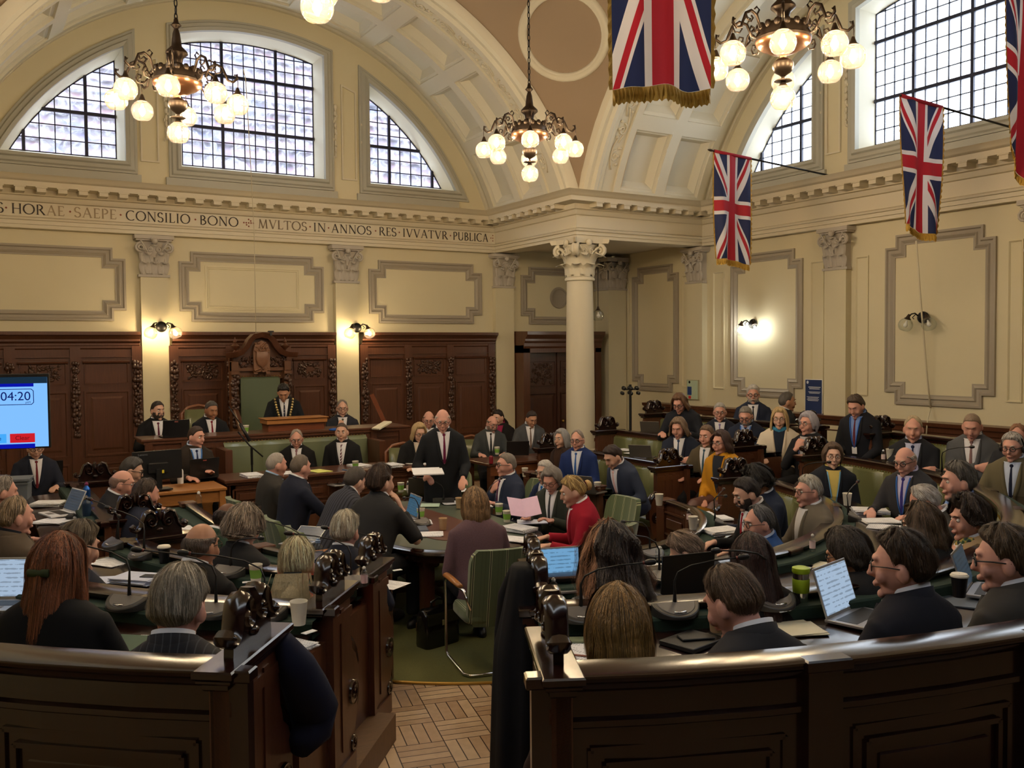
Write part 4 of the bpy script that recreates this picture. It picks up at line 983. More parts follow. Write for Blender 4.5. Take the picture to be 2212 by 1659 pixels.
# ---------------------------------------------------------------- people
SKIN={'fair':(212,166,144),'pink':(216,160,142),'tan':(186,138,110),'olive':(168,118,88),'brown':(104,66,50),'pale':(226,182,160)}
def skin(k): return mat('skin_'+k,srgb(*SKIN[k]),.5,noise=.12,nscale=14,spec=.4)
def hairm(rgb): return mat('hair_%d_%d_%d'%rgb,srgb(*rgb),.5,noise=.45,nscale=55,bump=.5,bscale=220,stretch=(1,1,.16),spec=.4)
def cloth(rgb,nm='cloth'): return mat('%s_%d_%d_%d'%((nm,)+tuple(rgb)),srgb(*rgb),.85,noise=.12,nscale=9,bump=.35,bscale=9,spec=.25)
def patmat(nm,base,pts,scale,kind='voronoi'):
    if nm in MATS: return MATS[nm]
    m=bpy.data.materials.new(nm); m.use_nodes=True; nt=m.node_tree; N=nt.nodes; L=nt.links; p=N['Principled BSDF']; p.inputs['Roughness'].default_value=.85
    tc=N.new('ShaderNodeTexCoord')
    if kind=='voronoi': t=N.new('ShaderNodeTexVoronoi'); t.inputs['Scale'].default_value=scale
    elif kind=='noise': t=N.new('ShaderNodeTexNoise'); t.inputs['Scale'].default_value=scale; t.inputs['Detail'].default_value=3
    else: t=N.new('ShaderNodeTexWave'); t.inputs['Scale'].default_value=scale; t.bands_direction=kind
    L.new(tc.outputs['Object'],t.inputs['Vector']); cr=N.new('ShaderNodeValToRGB'); E=cr.color_ramp.elements; cr.color_ramp.interpolation='CONSTANT' if kind!='noise' else 'LINEAR'
    E[0].position=0; E[0].color=(*srgb(*base),1); E[1].position=pts[0][0]; E[1].color=(*srgb(*pts[0][1]),1)
    for q,c in pts[1:]: e=E.new(q); e.color=(*srgb(*c),1)
    L.new(t.outputs[0],cr.inputs[0]); L.new(cr.outputs[0],p.inputs['Base Color']); MATS[nm]=m; return m
TR=[(0,.17,.125,0),(.10,.165,.125,0),(.22,.155,.12,.01),(.34,.17,.125,.012),(.43,.185,.12,.005),(.49,.190,.108,0),(.53,.176,.096,-.004),(.56,.142,.084,-.006),(.585,.100,.072,-.006),(.61,.064,.062,-.005)]
def tor(z,k=0):
    for a,b in zip(TR,TR[1:]):
        if z<=b[0]:
            q=(z-a[0])/(b[0]-a[0]); return tuple(a[i]+(b[i]-a[i])*q for i in (1,2,3))
    return TR[-1][1:]
def ik(S,T,l1,l2,pole):
    d=T-S; L=min(d.length,(l1+l2)*.999); d=d.normalized(); T=S+d*L
    a=(l1*l1-l2*l2+L*L)/(2*L); h=math.sqrt(max(0,l1*l1-a*a)); p=(pole-d*pole.dot(d)).normalized()
    return S+d*a+p*h,T
def hand(mb,W,d,nrm,side,curl,fat=1):
    d=d.normalized(); nrm=(nrm-d*nrm.dot(d)).normalized(); x=d.cross(nrm)*side  # x towards thumb
    M=Matrix(((x.x,d.x,nrm.x,W.x),(x.y,d.y,nrm.y,W.y),(x.z,d.z,nrm.z,W.z),(0,0,0,1)))
    rg=[]
    for y,w_,t in ((-.02,.024,.02),(.01,.028,.018),(.04,.038,.016),(.075,.042,.014),(.09,.040,.011)):
        rg.append([(w_*math.cos(a*PI/5),y,t*math.sin(a*PI/5)) for a in range(10)])
    mb.loft(rg,M=M)
    for i,(fx,ln) in enumerate(((.030,.070),(.011,.080),(-.009,.074),(-.029,.058))):
        p=Vector((fx,.082,0)); pts=[p+Vector((0,-.01,0))]; a=R(8)*(1 if i else .6)
        for s,fr in enumerate((.45,.32,.23)):
            a+=curl*(.5+.35*s)+R(4)*i*.3; p=p+Vector(((fx*.08),math.cos(a),-math.sin(a)))*(ln*fr); pts.append(p)
        mb.tube(pts,[.0095*fat,.009*fat,.0085*fat,.007*fat],6,M=M)
    mb.tube([(.022,.012,-.002),(.044,.035,-.008),(.054,.060,-.016),(.052,.082,-.024)],[.013*fat,.011*fat,.010*fat,.008*fat],6,M=M)
HL=[(0,46),(30,48),(52,54),(68,66),(79,86),(88,80),(98,82),(108,104),(130,116),(180,122)]
HLR=[(0,20),(25,22),(45,44),(66,62),(79,86),(88,80),(98,82),(108,104),(130,116),(180,122)]
def tab(T,a):
    a=abs(a)
    for (x0,y0),(x1,y1) in zip(T,T[1:]):
        if a<=x1: return y0+(y1-y0)*(a-x0)/(x1-x0)
    return T[-1][1]
HC=Vector((0,.02,.155))
def headdir(az,th):
    x,y,z=math.sin(th)*math.sin(az),math.sin(th)*math.cos(az),math.cos(th)
    return headpt(x,y,z)
def headpt(x,y,z,k=0):
    X=x*.075; Y=y*.095; Z=z*.118
    if z<0:
        X*=1-.30*z*z
        if y<0: Y*=1-.45*(-z)**1.2
        else: Y*=1-.08*z*z
    if y<0 and z>-.2: Y*=1.06
    return Vector((X,Y,Z))
class Hair:
    def __init__(s,style,rnd):
        s.st=style; s.r=rnd; s.T=HL; s.th0=0; s.thick=.017; s.len=0; s.amin=70; s.wav=.004; s.flare=.0
        if style=='short': s.thick=.012; s.wav=.003
        if style=='crop': s.thick=.006; s.wav=.0015
        if style=='thick': s.thick=.024; s.wav=.005
        if style=='recede': s.T=HLR; s.thick=.010
        if style=='bald': s.th0=64; s.thick=.008; s.T=HL; s.wav=.002
        if style=='bob': s.len=.13; s.thick=.026; s.flare=.012; s.wav=.004
        if style=='bobshort': s.len=.07; s.thick=.026; s.wav=.005
        if style=='long': s.len=.27; s.thick=.022; s.wav=.006; s.flare=.01
        if style=='curly': s.len=.24; s.thick=.034; s.wav=.016; s.flare=.05
        if style=='curlyshort': s.thick=.034; s.wav=.010; s.len=.03
        if style=='collar': s.len=.11; s.thick=.024; s.wav=.008; s.flare=.02
        if style in('pony','bun'): s.thick=.016; s.T=HL
        s.ph=[rnd.uniform(0,6) for _ in range(8)]
    def base(s,az,th):
        d=headdir(az,th); return d
    def pos(s,az,t,off=0):
        A=math.degrees((az+PI)%(2*PI)-PI); te=R(tab(s.T,A)); t0=R(s.th0)
        if s.st=='bald':
            if abs(A)<52: te=t0+.01
        lf=0
        if s.len and abs(A)>=s.amin-20: lf=min(1,(abs(A)-(s.amin-20))/20)
        if s.len:
            tc=.5; L=s.len*lf
            if t<=tc or L<=0:
                q=t/tc if L>0 else t; 
                q=min(q,1); th=t0+(te-t0)*q if L<=0 else t0+(min(te,R(98))-t0)*q
                edge=min(1,(1-t)*5) if L<=0 else 1
                k=s.thick*edge
                p=headdir(az,th); n=Vector((p.x/.0056,p.y/.009,p.z/.0139)).normalized()
                p=p+n*(k+off)
            else:
                th=min(te,R(98)); p=headdir(az,th); n=Vector((p.x,p.y,0)).normalized(); q=(t-tc)/(1-tc)
                p=p+n*(s.thick+off+s.flare*math.sin(q*PI*.75)-(.02*q*q if s.st in('bob','bobshort') else 0))
                p.z-=L*q; p.y-=.035*q*max(0,-n.y)*(1 if L>.15 else 0)
        else:
            th=t0+(te-t0)*t; edge=min(1,(1-t)*6); 
            if s.th0: edge*=min(1,t*5)
            if s.st=='bald' and abs(A)<62: edge*=max(0,(abs(A)-50)/12)
            p=headdir(az,th); n=Vector((p.x/.0056,p.y/.009,p.z/.0139)).normalized(); sf=1-.6*min(1,max(0,(math.degrees(th)-42)/38))*(1 if abs(A)<125 else .55); p=p+n*((s.thick*sf+off)*edge-(.006 if edge<.15 else 0))
        P=s.ph; w=s.wav*(math.sin(az*9+P[0]+t*3)+math.sin(az*17+P[1]-t*8)*.6+math.sin(az*5+t*14+P[2])*.7+ (math.sin(t*26+P[3]+az*4)*.9 if 'curly' in s.st else 0))
        m=min(1,(1-t)*4)*min(1,t*5+.2)
        if s.len: m=1 if t>.3 else .6
        dd=Vector((p.x,p.y,p.z*.6)); dd=dd.normalized() if dd.length>1e-6 else Vector((0,0,1))
        return HC+p+dd*w*m*.7
def build_hair(root,H,style,m,rnd,F,mats=None,front2=False):
    h=Hair(style,rnd); mb=MB(); na=40; nt=18 if h.len else 11; rings=[]
    for j in range(nt+1):
        t=j/nt; rings.append([tuple(h.pos(2*PI*i/na,t)) for i in range(na)])
    if h.len:  # open at the face
        mb.loft(rings,cap=False,M=H)
    else: mb.loft(rings,cap=False,M=H)
    if style=='pony':
        rg=[]
        for i in range(9):
            t=i/8; c=Vector((0,-.10-.035*math.sin(t*2.5),.12-.19*t)); w=.022+.035*math.sin(t*2.6); rg.append([(c.x+w*1.2*math.cos(a*PI/6),c.y+w*.6*math.sin(a*PI/6),c.z) for a in range(12)])
        mb.loft(rg,M=H)
    if style=='bun': mb.ell((0.02,-.115,.17),(.042,.034,.045),12,8,H)
    o=mb.build('hair',m,root,smooth=1)
    if h.len:
        so=o.modifiers.new('s','SOLIDIFY'); so.thickness=.012; so.offset=-1
    near=F<8.5
    if near:
        n=int(min(1700,max(350,5200/F)))*(2 if h.len else 1); mb=MB(); w=.0011*max(1,F/3.2)
        seg=7 if h.len else 4
        for i in range(n):
            az=rnd.uniform(-PI,PI); A=abs(math.degrees(az))
            if style=='bald' and A<58: continue
            if h.len: t0=rnd.uniform(0,.35); t1=rnd.uniform(.8,1.03)
            else: t0=rnd.uniform(0,.75) if style!='bald' else rnd.uniform(0.05,.6); t1=min(1.0,t0+rnd.uniform(.2,.45))
            dr=rnd.uniform(-.25,.25)+(.5 if not h.len else 0)*math.sin(az+1); of=rnd.uniform(.0005,.008)*(1 if h.thick>.008 else .4); L=[]
            cw=(.012 if 'curly' in style else .0); cp=rnd.uniform(0,6)
            if 'curly' in style: of+=rnd.uniform(0,.02)
            for k in range(seg+1):
                q=k/seg; t=t0+(t1-t0)*q; a2=az+dr*q*.3+(cw*math.sin(q*16+cp))*4
                p=h.pos(a2,min(t,1),of+(.004*q if not h.len else 0)); 
                if t>1: p.z-=(t-1)*.3
                tx=Vector((math.cos(az),-math.sin(az),0))*w*(1-.7*q)
                L+=[tuple(p-tx),tuple(p+tx)]
            mb.cm=(3 if (front2 and A<118 and rnd.random()<.75) else rnd.choice((0,0,1,2)))
            mb.add(L,[(2*k,2*k+1,2*k+3,2*k+2) for k in range(seg)],H)
        if style=='pony':
            for i in range(350):
                x=rnd.gauss(0,.028); L=[]
                for k in range(7):
                    q=k/6; c=Vector((x*(1+.6*q),-.125-.03*math.sin(q*2.5)+rnd.uniform(-.004,.004),.13-.23*q*(1-abs(x)*2)))
                    L+=[tuple(c+Vector((-w,0,0))),tuple(c+Vector((w,0,0)))]
                mb.add(L,[(2*k,2*k+1,2*k+3,2*k+2) for k in range(6)],H)
        mb.build('hair_strands',mats,o)
    return o
BALL={}
_eye=MB(); _eye.ell((0,0,0),(.0125,.0125,.0125),10,8); _eye.cm=1; _eye.ell((0,.0085,-.001),(.0058,.005,.0058),8,6)
eye_me=_eye.build('eye',[mat('eye_white',srgb(222,214,206),.3),mat('dark_iris',srgb(44,32,26),.2)],smooth=1); EYEM=eye_me.data; bpy.data.objects.remove(eye_me)
PEOPLE=[]
def person(u,v,F,az,label,hc2=None,hair='short',hc=(90,84,78),sk='fair',top=(30,32,40),shirt=(226,226,232),tie=None,lean=6,yaw=0,pitch=8,roll=0,arms=('desk','desk'),S=1.06,stand=False,legs=None,glasses=None,beard=None,kind='suit',topm=None,eyes=True,extra=None,shoes=True,browc=None,tiem=None,trous=(26,27,32),scarf=None,off=None):
    rnd=random.Random(int(u*7+v)); yaw,pitch,lean,roll=R(yaw),R(pitch),R(lean),R(roll)
    piv=Vector((0,0,.05)); RL=Matrix.Rotation(-lean,4,'X')
    TB=lambda p: (RL@(Vector(p)-piv))+piv
    neck=TB((0,.006,.545))
    H=Matrix.Translation(neck)@Matrix.Rotation(-yaw,4,'Z')@Matrix.Rotation(-pitch,4,'X')@Matrix.Rotation(roll,4,'Y')
    topl=H@(HC+Vector((0,0,.118+(.012 if hair not in('bald','crop') else 0))))
    hz=(H@(HC+headpt(0,-1,0))).z; tz=topl.z
    ctr=H@HC; ztop=max(topl.z,(H@(HC+Vector((0,-.05,.10)))).z)
    W=at_f(u,v,F); rot=Matrix.Rotation(-R(az),4,'Z')
    o=W-(rot@Vector((ctr.x,ctr.y,ztop)))*S
    root=empty('person',o,-R(az),label,'person'); root.scale=(S,)*3
    vox=min(.0105,max(.0058,F*.00115))
    # arms
    arm=[]
    for s,mode in ((1,arms[0]),(-1,arms[1])):
        Sh=TB((s*.168,-.005,.492)); pole=Vector((s*.5,-.5,-.8)); nrm=Vector((0,0,1)); curl=.35; hd=None
        if isinstance(mode,tuple): T=Vector(mode); 
        elif mode=='desk': T=Vector((s*.17,.34+.25*math.sin(lean),.27)); hd=Vector((-s*.5,.9,-.1))
        elif mode=='lap': T=Vector((s*.11,.27,.13)); hd=Vector((-s*.7,.7,-.3))
        elif mode=='cross': T=Vector((-s*.07,.23+.2*math.sin(lean),.30+s*.03)); hd=Vector((-s,.05,.15)); nrm=Vector((0,1,.2)); pole=Vector((s,0,-.6))
        elif mode=='chin': T=H@Vector((s*.03,.135,-.03)); T=T+Vector((s*.02,.02,-.07)); hd=(H@Vector((0,.10,.06)))-T; nrm=Vector((0,1,.2)); curl=.7; pole=Vector((s*.5,.2,-1))
        elif mode=='face': T=H@Vector((s*.07,.10,.02)); T=T+Vector((s*.03,.03,-.07)); hd=(H@Vector((s*.05,.09,.13)))-T; nrm=Vector((s,.5,0)); curl=.35; pole=Vector((s*.5,.2,-1))
        elif mode=='side': T=Vector((s*.24,.03,.04 if not stand else -.02)); hd=Vector((0,.1,-1)); nrm=Vector((s,0,0))
        elif mode=='read': T=Vector((s*.12,.34+.2*math.sin(lean),.33)); hd=Vector((-s*.3,.8,.3)); 
        elif mode=='down': T=Vector((s*.2,.2,.02)); hd=Vector((0,.4,-1))
        E_,T2=ik(Sh,T,.285,.245,pole)
        if hd is None: hd=T2-E_
        arm.append((s,Sh,E_,T2,hd,nrm,curl))
    # body
    mb=MB(); nh=24; rings=[]
    for i in range(17):
        th=PI*i/16; z=math.cos(th); k=max(math.sin(th),.001); rg=[]
        for j in range(nh):
            a=2*PI*j/nh; p=headpt(k*math.sin(a),k*math.cos(a),z)
            for sx in (-1,1):
                d=math.hypot(p.x-sx*.031,(p.z-.012)*1.3)
                if p.y>.03 and d<.026: p.y-=.011*(1-d/.026)
            rg.append(tuple(HC+p))
        rings.append(rg)
    mb.loft(rings[::-1],cap=False,M=H)
    for c,r in (((0,.116,.144),(.012,.020,.030)),((0,.130,.132),(.0145,.013,.012)),((.0,.103,.192),(.048,.017,.013)),((0,.095,.055),(.024,.016,.017)),((.038,.086,.126),(.026,.022,.030)),((-.038,.086,.126),(.026,.022,.030)),((0,.114,.098),(.024,.010,.0055)),((0,.112,.088),(.020,.011,.006)),((.079,.008,.142),(.011,.021,.033)),((-.079,.008,.142),(.011,.021,.033)),((0,.052,.072),(.045,.045,.028))): mb.ell(c,r,10,7,H)
    n0=TB((0,-.01,.50)); n1=H@Vector((0,.0,.10)); mb.tube([tuple(n0),tuple(neck),tuple(n1)],[.062,.058,.055],14)
    rg=[]
    for z,a,b_,yc in TR[:-2]: rg.append([tuple(TB((a*.86*math.cos(2*PI*j/20),yc+b_*.86*math.sin(2*PI*j/20),z-.01))) for j in range(20)])
    mb.loft(rg)
    for s,Sh,E_,T2,hd,nrm,curl in arm:
        mb.tube([tuple(Sh-Vector((s*.05,0,.02))),tuple(Sh),tuple(Sh.lerp(E_,.5)),tuple(E_),tuple(E_.lerp(T2,.3)),tuple(T2)],[.035,.045,.043,.036,.037,.025],10)
        mb.ell(tuple(E_),(.036,.036,.036),8,6); hand(mb,T2,hd,nrm,s,curl,1 if vox<.008 else 1.25)
    b=mb.build('body',skin(sk),root,smooth=1); rm=b.modifiers.new('r','REMESH'); rm.mode='VOXEL'; rm.voxel_size=vox; rm.use_smooth_shade=True
    sm=b.modifiers.new('s','SMOOTH'); sm.factor=.5; sm.iterations=2
    # clothing
    mb=MB(); g=.017; rg=[]
    TT=TR if not stand else [(-.16,.175,.135,0),(-.05,.178,.13,0)]+TR
    for z,a,b_,yc in TT:
        rg.append([tuple(TB((math.copysign(abs(math.cos(q))**.85,math.cos(q))*(a+g),yc+(b_+g)*math.sin(q),z))) for q in [2*PI*j/24 for j in range(24)]])
    mb.loft(rg)
    for s,Sh,E_,T2,hd,nrm,curl in arm:
        W2=E_.lerp(T2,.93)
        mb.tube([tuple(Sh-Vector((s*.07,0,-.005))),tuple(Sh),tuple(Sh.lerp(E_,.5)),tuple(Sh.lerp(E_,.9)),tuple(E_+(E_-(Sh+T2)/2).normalized()*.012),tuple(E_.lerp(T2,.3)),tuple(E_.lerp(T2,.7)),tuple(W2)],[.055,.064,.059,.055,.056,.053,.046,.043],12)
    nm={'suit':'jacket','top':'top','coat':'coat','cardigan':'cardigan','jumper':'jumper'}[kind]
    jm=topm or cloth(top); j=mb.build(nm,jm,root,smooth=1); rm=j.modifiers.new('r','REMESH'); rm.mode='VOXEL'; rm.voxel_size=.0135 if F<6 else .017; rm.use_smooth_shade=True
    sm=j.modifiers.new('s','SMOOTH'); sm.factor=.5; sm.iterations=3
    def patch(nmx,m,w_,z0,z1,off,th=None,nx=7,nz=8):
        mb=MB(); rows=[]
        for i in range(nz+1):
            z=z0+(z1-z0)*i/nz; a,b_,yc=tor(z); lo,hi=w_(z); rows.append([tuple(TB((lo+(hi-lo)*k/nx, yc+(b_+g)*math.sqrt(max(.02,1-((lo+(hi-lo)*k/nx)/(a+g))**2))+off*(1 if 0<k<nx else .2),z))) for k in range(nx+1)])
        mb.loft(rows,close=False); return mb.build(nmx,m,root,smooth=1)
    if kind in('suit','coat','cardigan'):
        zb=.26 if kind=='suit' else .20; vw=lambda z:.006+.062*max(0,(z-zb)/(.575-zb))**.8
        patch('shirt',cloth(shirt,'shirt'),lambda z:(-vw(z),vw(z)),zb,.582,.010)
        if tie or tiem: 
            patch('tie',tiem or cloth(tie,'tie'),lambda z:(-.019+.012*max(0,(z-.40)/.17),.019-.012*max(0,(z-.40)/.17)),zb+.005,.555,.019,nx=3)
            mb=MB(); p=TB((0,tor(.548)[2]+tor(.548)[1]+g+.008,.552)); mb.ell(tuple(p),(.016,.012,.016),8,6); mb.build('tie_knot',tiem or cloth(tie,'tie'),root,smooth=1)
        for s in (-1,1): patch('lapel',jm,lambda z,s=s:(s*(vw(z)-.002),s*(vw(z)+.034*math.sin(PI*min(1,max(0,(z-zb)/(.60-zb)))**.7)+.004)),zb,.572,.017,nx=4)
        for r0,r1,z0,z1,mm,nn in ((.067,.064,-.035,.040,cloth(shirt,'shirt'),'shirt_collar'),(.080,.074,-.05,.026,jm,'jacket_collar')):
            mb=MB(); rr=[]
            a0,a1=(R(-62),R(242)) if nn=='jacket_collar' else (R(-78),R(258))
            for zz,r_ in ((z0,r0+.012),((z0+z1)/2,r0),(z1,r1),(z1-.004,r1-.006),(z0,r0-.006)):
                rr.append([tuple(TB((r_*1.05*math.cos(-q),-.012-r_*math.sin(-q)*-1.0*-1 if False else -.008+r_*math.sin(-q),.590+zz-.02*math.sin(-q) if True else 0))) for q in [a0+(a1-a0)*k/18 for k in range(19)]])
            mb.loft(rr,close=False); mb.build(nn,mm,root,smooth=1)
    else:
        mb=MB(); mb.lathe([(.072,-.03),(.066,0),(.063,.012),(.058,.0)],18,Matrix.Translation(TB((0,-.006,.578)))@RL); mb.build('neckline',jm,root,smooth=1)
    if scarf:
        mb=MB(); mb.tube([tuple(TB((.075*math.cos(q),-.0+.08*math.sin(q),.578+.012*math.sin(q*3)))) for q in [2*PI*i/16 for i in range(17)]],.026,8); mb.build('scarf',scarf,root,smooth=1)
    # lanyard or chain
    if extra and extra[0]=='lanyard':
        mb=MB()
        for s in (-1,1):
            pts=[]
            for i in range(9):
                z=.57-.32*i/8; a,b_,yc=tor(z); x=s*(.055*(1-i/8)**.8+.004); pts.append(tuple(TB((x,yc+(b_+g)*math.sqrt(max(0,1-(x/(a+g))**2))+.016,z))))
            mb.tube(pts,.0065,5)
        mb.build('lanyard',cloth(extra[1],'lanyard'),root,smooth=1)
        mb=MB(); p=TB((0,tor(.22)[1]+g+.03,.22)); mb.box((0,0,0),(.055,.004,.075),Matrix.Translation(p)@RL); mb.build('badge',M_PAPER,root)
    if extra and extra[0]=='chain':
        mb=MB()
        for s in (-1,1):
            for i in range(11):
                z=.57-.34*i/10; a,b_,yc=tor(z); x=s*(.12-.085*(i/10)**1.3); p=TB((x,yc+(b_+g)*math.sqrt(max(0,1-(x/(a+g))**2))+.014,z)); mb.ell(tuple(p),(.018,.009,.019),8,5); mb.ell(tuple(p+Vector((0,.007,0))),(.009,.006,.009),6,4)
        mb.build('chain_of_office',mat('gold_enamel_links',srgb(224,200,136),.3,metal=.7,noise=.4,nscale=30),root,smooth=1)
    if extra and extra[0]=='headphones':
        mb=MB(); mb.tube([tuple(H@(HC+Vector((.09*math.sin(q),.0,.135*math.cos(q))))) for q in [R(-90)+PI*i/12 for i in range(13)]],.007,6)
        for s in (-1,1): mb.ell((0,0,0),(.018,.036,.036),12,8,H@Matrix.Translation(HC+Vector((s*.09,0,-.01))))
        mb.build('headphones',M_BLACK,root,smooth=1)
    if extra and extra[0]=='clip':
        mb=MB(); mb.tube([tuple(H@(HC+Vector((x,-.125+x*x*2,extra[2])))) for x in (-.04,-.02,0,.02,.04)],.012,8,flat=1.3); mb.build('hair_clip',cloth(extra[1],'clip'),root,smooth=1)
    if extra and extra[0]=='scrunchie':
        mb=MB(); mb.tube([tuple(H@Vector((.02+.03*math.cos(q),-.095,.17+.03*math.sin(q)))) for q in [2*PI*i/10 for i in range(11)]],.014,8); mb.build('scrunchie',cloth((70,20,36),'clip'),root,smooth=1)
    # legs
    dx,dy=o.x-CS.x,o.y-CS.y; rr_=math.hypot(dx,dy) if dy<0 else abs(dx); fl=TIER[1] if rr_>4.5 and not(o.y>11.7) else TIER[2] if rr_>3.3 and o.y<11.7 else 0
    if o.y>10.75 and 1.4<o.x<7: fl=.12
    if o.y>12.5 and 1.95<o.x<5.85: fl=.6
    lz=min(-.28,(fl-o.z)/S+.05) if not stand else -.9; kz=min(.07,lz+.46)
    mb=MB()
    for s in (-1,1):
        if stand: pts=[(s*.09,0,.05),(s*.1,0,-.15),(s*.1,.01,-.45),(s*.105,.0,-.85)]; lz=-.9; rr=[.105,.098,.075,.062]
        else: pts=[(s*.09,-.02,.06),(s*.11,.18,(kz+.07)/2),(s*.12,.40,kz),(s*.12,.45,kz-.04),(s*.12,.44,kz*.4+lz*.6),(s*.12,.42,lz+.06)]; rr=[.10,.092,.075,.07,.062,.052]
        mb.tube(pts,rr,12)
    mb.ell((0,0,.07),(.18,.135,.10),16,8)
    t=mb.build('trousers',legs or cloth(trous),root,smooth=1); rm=t.modifiers.new('r','REMESH'); rm.mode='VOXEL'; rm.voxel_size=.022; rm.use_smooth_shade=True
    for s in (-1,1):
        mb=MB(); y0=.44 if not stand else .0; z0=lz+.005 if not stand else -.90
        mb.loft([[(s*.12+w_*math.cos(q),y0+.05+l_*math.sin(q),z0+zz) for q in [2*PI*i/12 for i in range(12)]] for w_,l_,zz in ((.045,.13,-.045),(.048,.135,-.03),(.044,.12,.0),(.036,.06,.03))]); mb.build('shoe',M_BLACK,root,smooth=50)
    # hair, face parts
    hm=hairm(hc)
    sh=lambda k:hairm(tuple(int(min(255,c*k)) for c in hc))
    if hair!='none': build_hair(root,H,hair,hm,rnd,F,[hm,sh(1.3),sh(.7),hairm(hc2) if hc2 else hm],bool(hc2))
    away=abs(((az+math.degrees(yaw)-211+180)%360)-180)>115
    if eyes and not away:
        for s in (-1,1):
            e=bpy.data.objects.new('eye',EYEM); COL.objects.link(e); e.parent=root; e.matrix_local=H@Matrix.Translation((s*.031,.0965,.166))@Matrix.Rotation(-.25,4,'X')
    if not away:
        for s in (-1,1):
            mb=MB(); mb.tube([tuple(H@Vector((s*x,y,z))) for x,y,z in ((.014,.122,.187),(.030,.118,.193),(.046,.104,.190))],[.003,.0042,.002],6); mb.build('eyebrow',hairm(browc or hc),root,smooth=1)
        mb=MB(); mb.tube([tuple(H@Vector((x,.122-abs(x)*.35,.0935-abs(x)*.05))) for x in (-.024,-.012,0,.012,.024)],[.001,.0035,.004,.0035,.001],6); mb.build('mouth',mat('lips',srgb(150,84,78),.5),root,smooth=1)
    if beard:
        mb=MB(); rg=[]
        for i in range(8):
            th=R(96+10*i); k=math.sin(th); z=math.cos(th); row=[]
            for q in range(17):
                a=R(-88+11*q); p=headpt(k*math.sin(a),k*math.cos(a),z); e=.010*min(1,i/2) ; 
                if i<3 and abs(-88+11*q)<28: e=-.004
                d=p.normalized(); row.append(tuple(HC+p+d*e+Vector((0,.006,-.004*(i>4)))))
            rg.append(row)
        mb.loft(rg,close=False,M=H); mb.tube([tuple(H@Vector((x,.126-abs(x)*.4,.106-abs(x)*.35))) for x in (-.03,-.015,0,.015,.03)],[.004,.008,.007,.008,.004],8)
        mb.build('beard',hairm(beard),root,smooth=1)
    if glasses:
        mb=MB()
        for s in (-1,1):
            mb.tube([tuple(H@Vector((s*.033+.023*math.cos(q),.124-abs(.023*math.cos(q)+s*.033)*.12,.163+.018*math.sin(q)))) for q in [2*PI*i/12 for i in range(13)]],.0022 if glasses!='thick' else .0032,5)
            mb.tube([tuple(H@Vector((s*.057,.115,.168))),tuple(H@Vector((s*.078,.06,.168))),tuple(H@Vector((s*.084,.0,.160)))],.0022 if glasses!='thick' else .003,5)
        mb.tube([tuple(H@Vector((x,.127,.168))) for x in (-.011,0,.011)],.002,5)
        mb.build('glasses',M_BLACK if glasses!='metal' else M_BRONZE,root,smooth=1)
    PEOPLE.append((root,label)); return root
NAVY=(26,32,50); BLK_=(24,25,28); CHAR=(52,54,58); GREY=(96,98,102); DK=(34,34,38)
P_=person
# dais
P_(340,866,12.6,180,'person with dark beard in black suit at the left end of the dais',hair='short',hc=(58,52,50),sk='fair',top=BLK_,tie=(96,36,60),beard=(74,66,62),yaw=-18,pitch=4)
P_(456,866,12.9,178,'person with short grey-black hair and dark red tie, left of the ceremonial chair',hair='short',hc=(84,80,78),sk='olive',top=(28,30,36),tie=(128,32,50),yaw=-10,pitch=14,eyes=False)
P_(612,831,13.6,195,'person in black with gold chain of office looking down at the lectern',hair='thick',hc=(26,22,22),sk='tan',top=(22,26,32),tiem=patmat('dotted_navy_silk',(22,26,50),[(.5,(20,24,48)),(.8,(190,190,205))],60),yaw=4,pitch=34,extra=('chain',),eyes=False)
P_(739,863,14.0,196,'person in dark suit and glasses resting hand on mouth, right of the lectern',hair='recede',hc=(140,132,124),sk='fair',top=(44,46,54),tie=(90,88,70),glasses='metal',arms=('chin','desk'),pitch=8)
P_(640,927,12.3,200,'person with grey hair and glasses in black suit on the green leather bench',hair='recede',hc=(164,152,140),sk='pink',top=(26,26,28),tie=(150,110,120),glasses='thin',yaw=-2,pitch=16,arms=('lap','lap'))
P_(738,914,12.45,208,'person in striped tie on the green leather bench facing the camera',hair='crop',hc=(84,70,60),sk='fair',top=(26,26,28),tiem=patmat('striped_maroon_tie',(80,24,44),[(.6,(216,206,210))],18,'DIAGONAL'),pitch=4,arms=('lap','lap'))
P_(423,920,11.2,172,'person in brown suit behind a black laptop at the light oak table',hair='short',hc=(66,50,42),sk='pink',top=(52,44,38),shirt=(186,202,232),tie=(30,40,80),yaw=-28,pitch=8,arms=('desk',(-.10,.30,.30)),extra=('lanyard',(70,120,190)))
P_(76,944,11.0,178,'person in dark suit and maroon tie half hidden under the big screen',hair='short',hc=(80,76,74),sk='fair',top=(34,38,52),tie=(110,36,44),glasses='thick',pitch=12)
P_(905,914,12.4,196,'person with shoulder length blonde hair and glasses, black jacket, left of the standing speaker',hair='bob',hc=(188,160,116),sk='fair',top=(24,24,26),shirt=(210,196,180),glasses='thin',yaw=-8,pitch=16,kind='suit')
P_(926,889,13.4,205,'bald person with glasses half hidden behind the standing speaker',hair='bald',hc=(120,100,86),sk='pink',top=(30,32,38),glasses='thin',pitch=18)
spk=P_(956,885,10.2,200,'person standing to speak, white thin hair, glasses, black jacket and maroon tie',hair='bald',hc=(206,200,194),sk='pink',top=(30,32,36),shirt=(232,232,240),tie=(104,28,64),glasses='thin',stand=True,lean=6,pitch=18,yaw=6,arms=((.19,.24,.14),(-.17,.30,.10)),trous=(24,26,32),S=1.08)
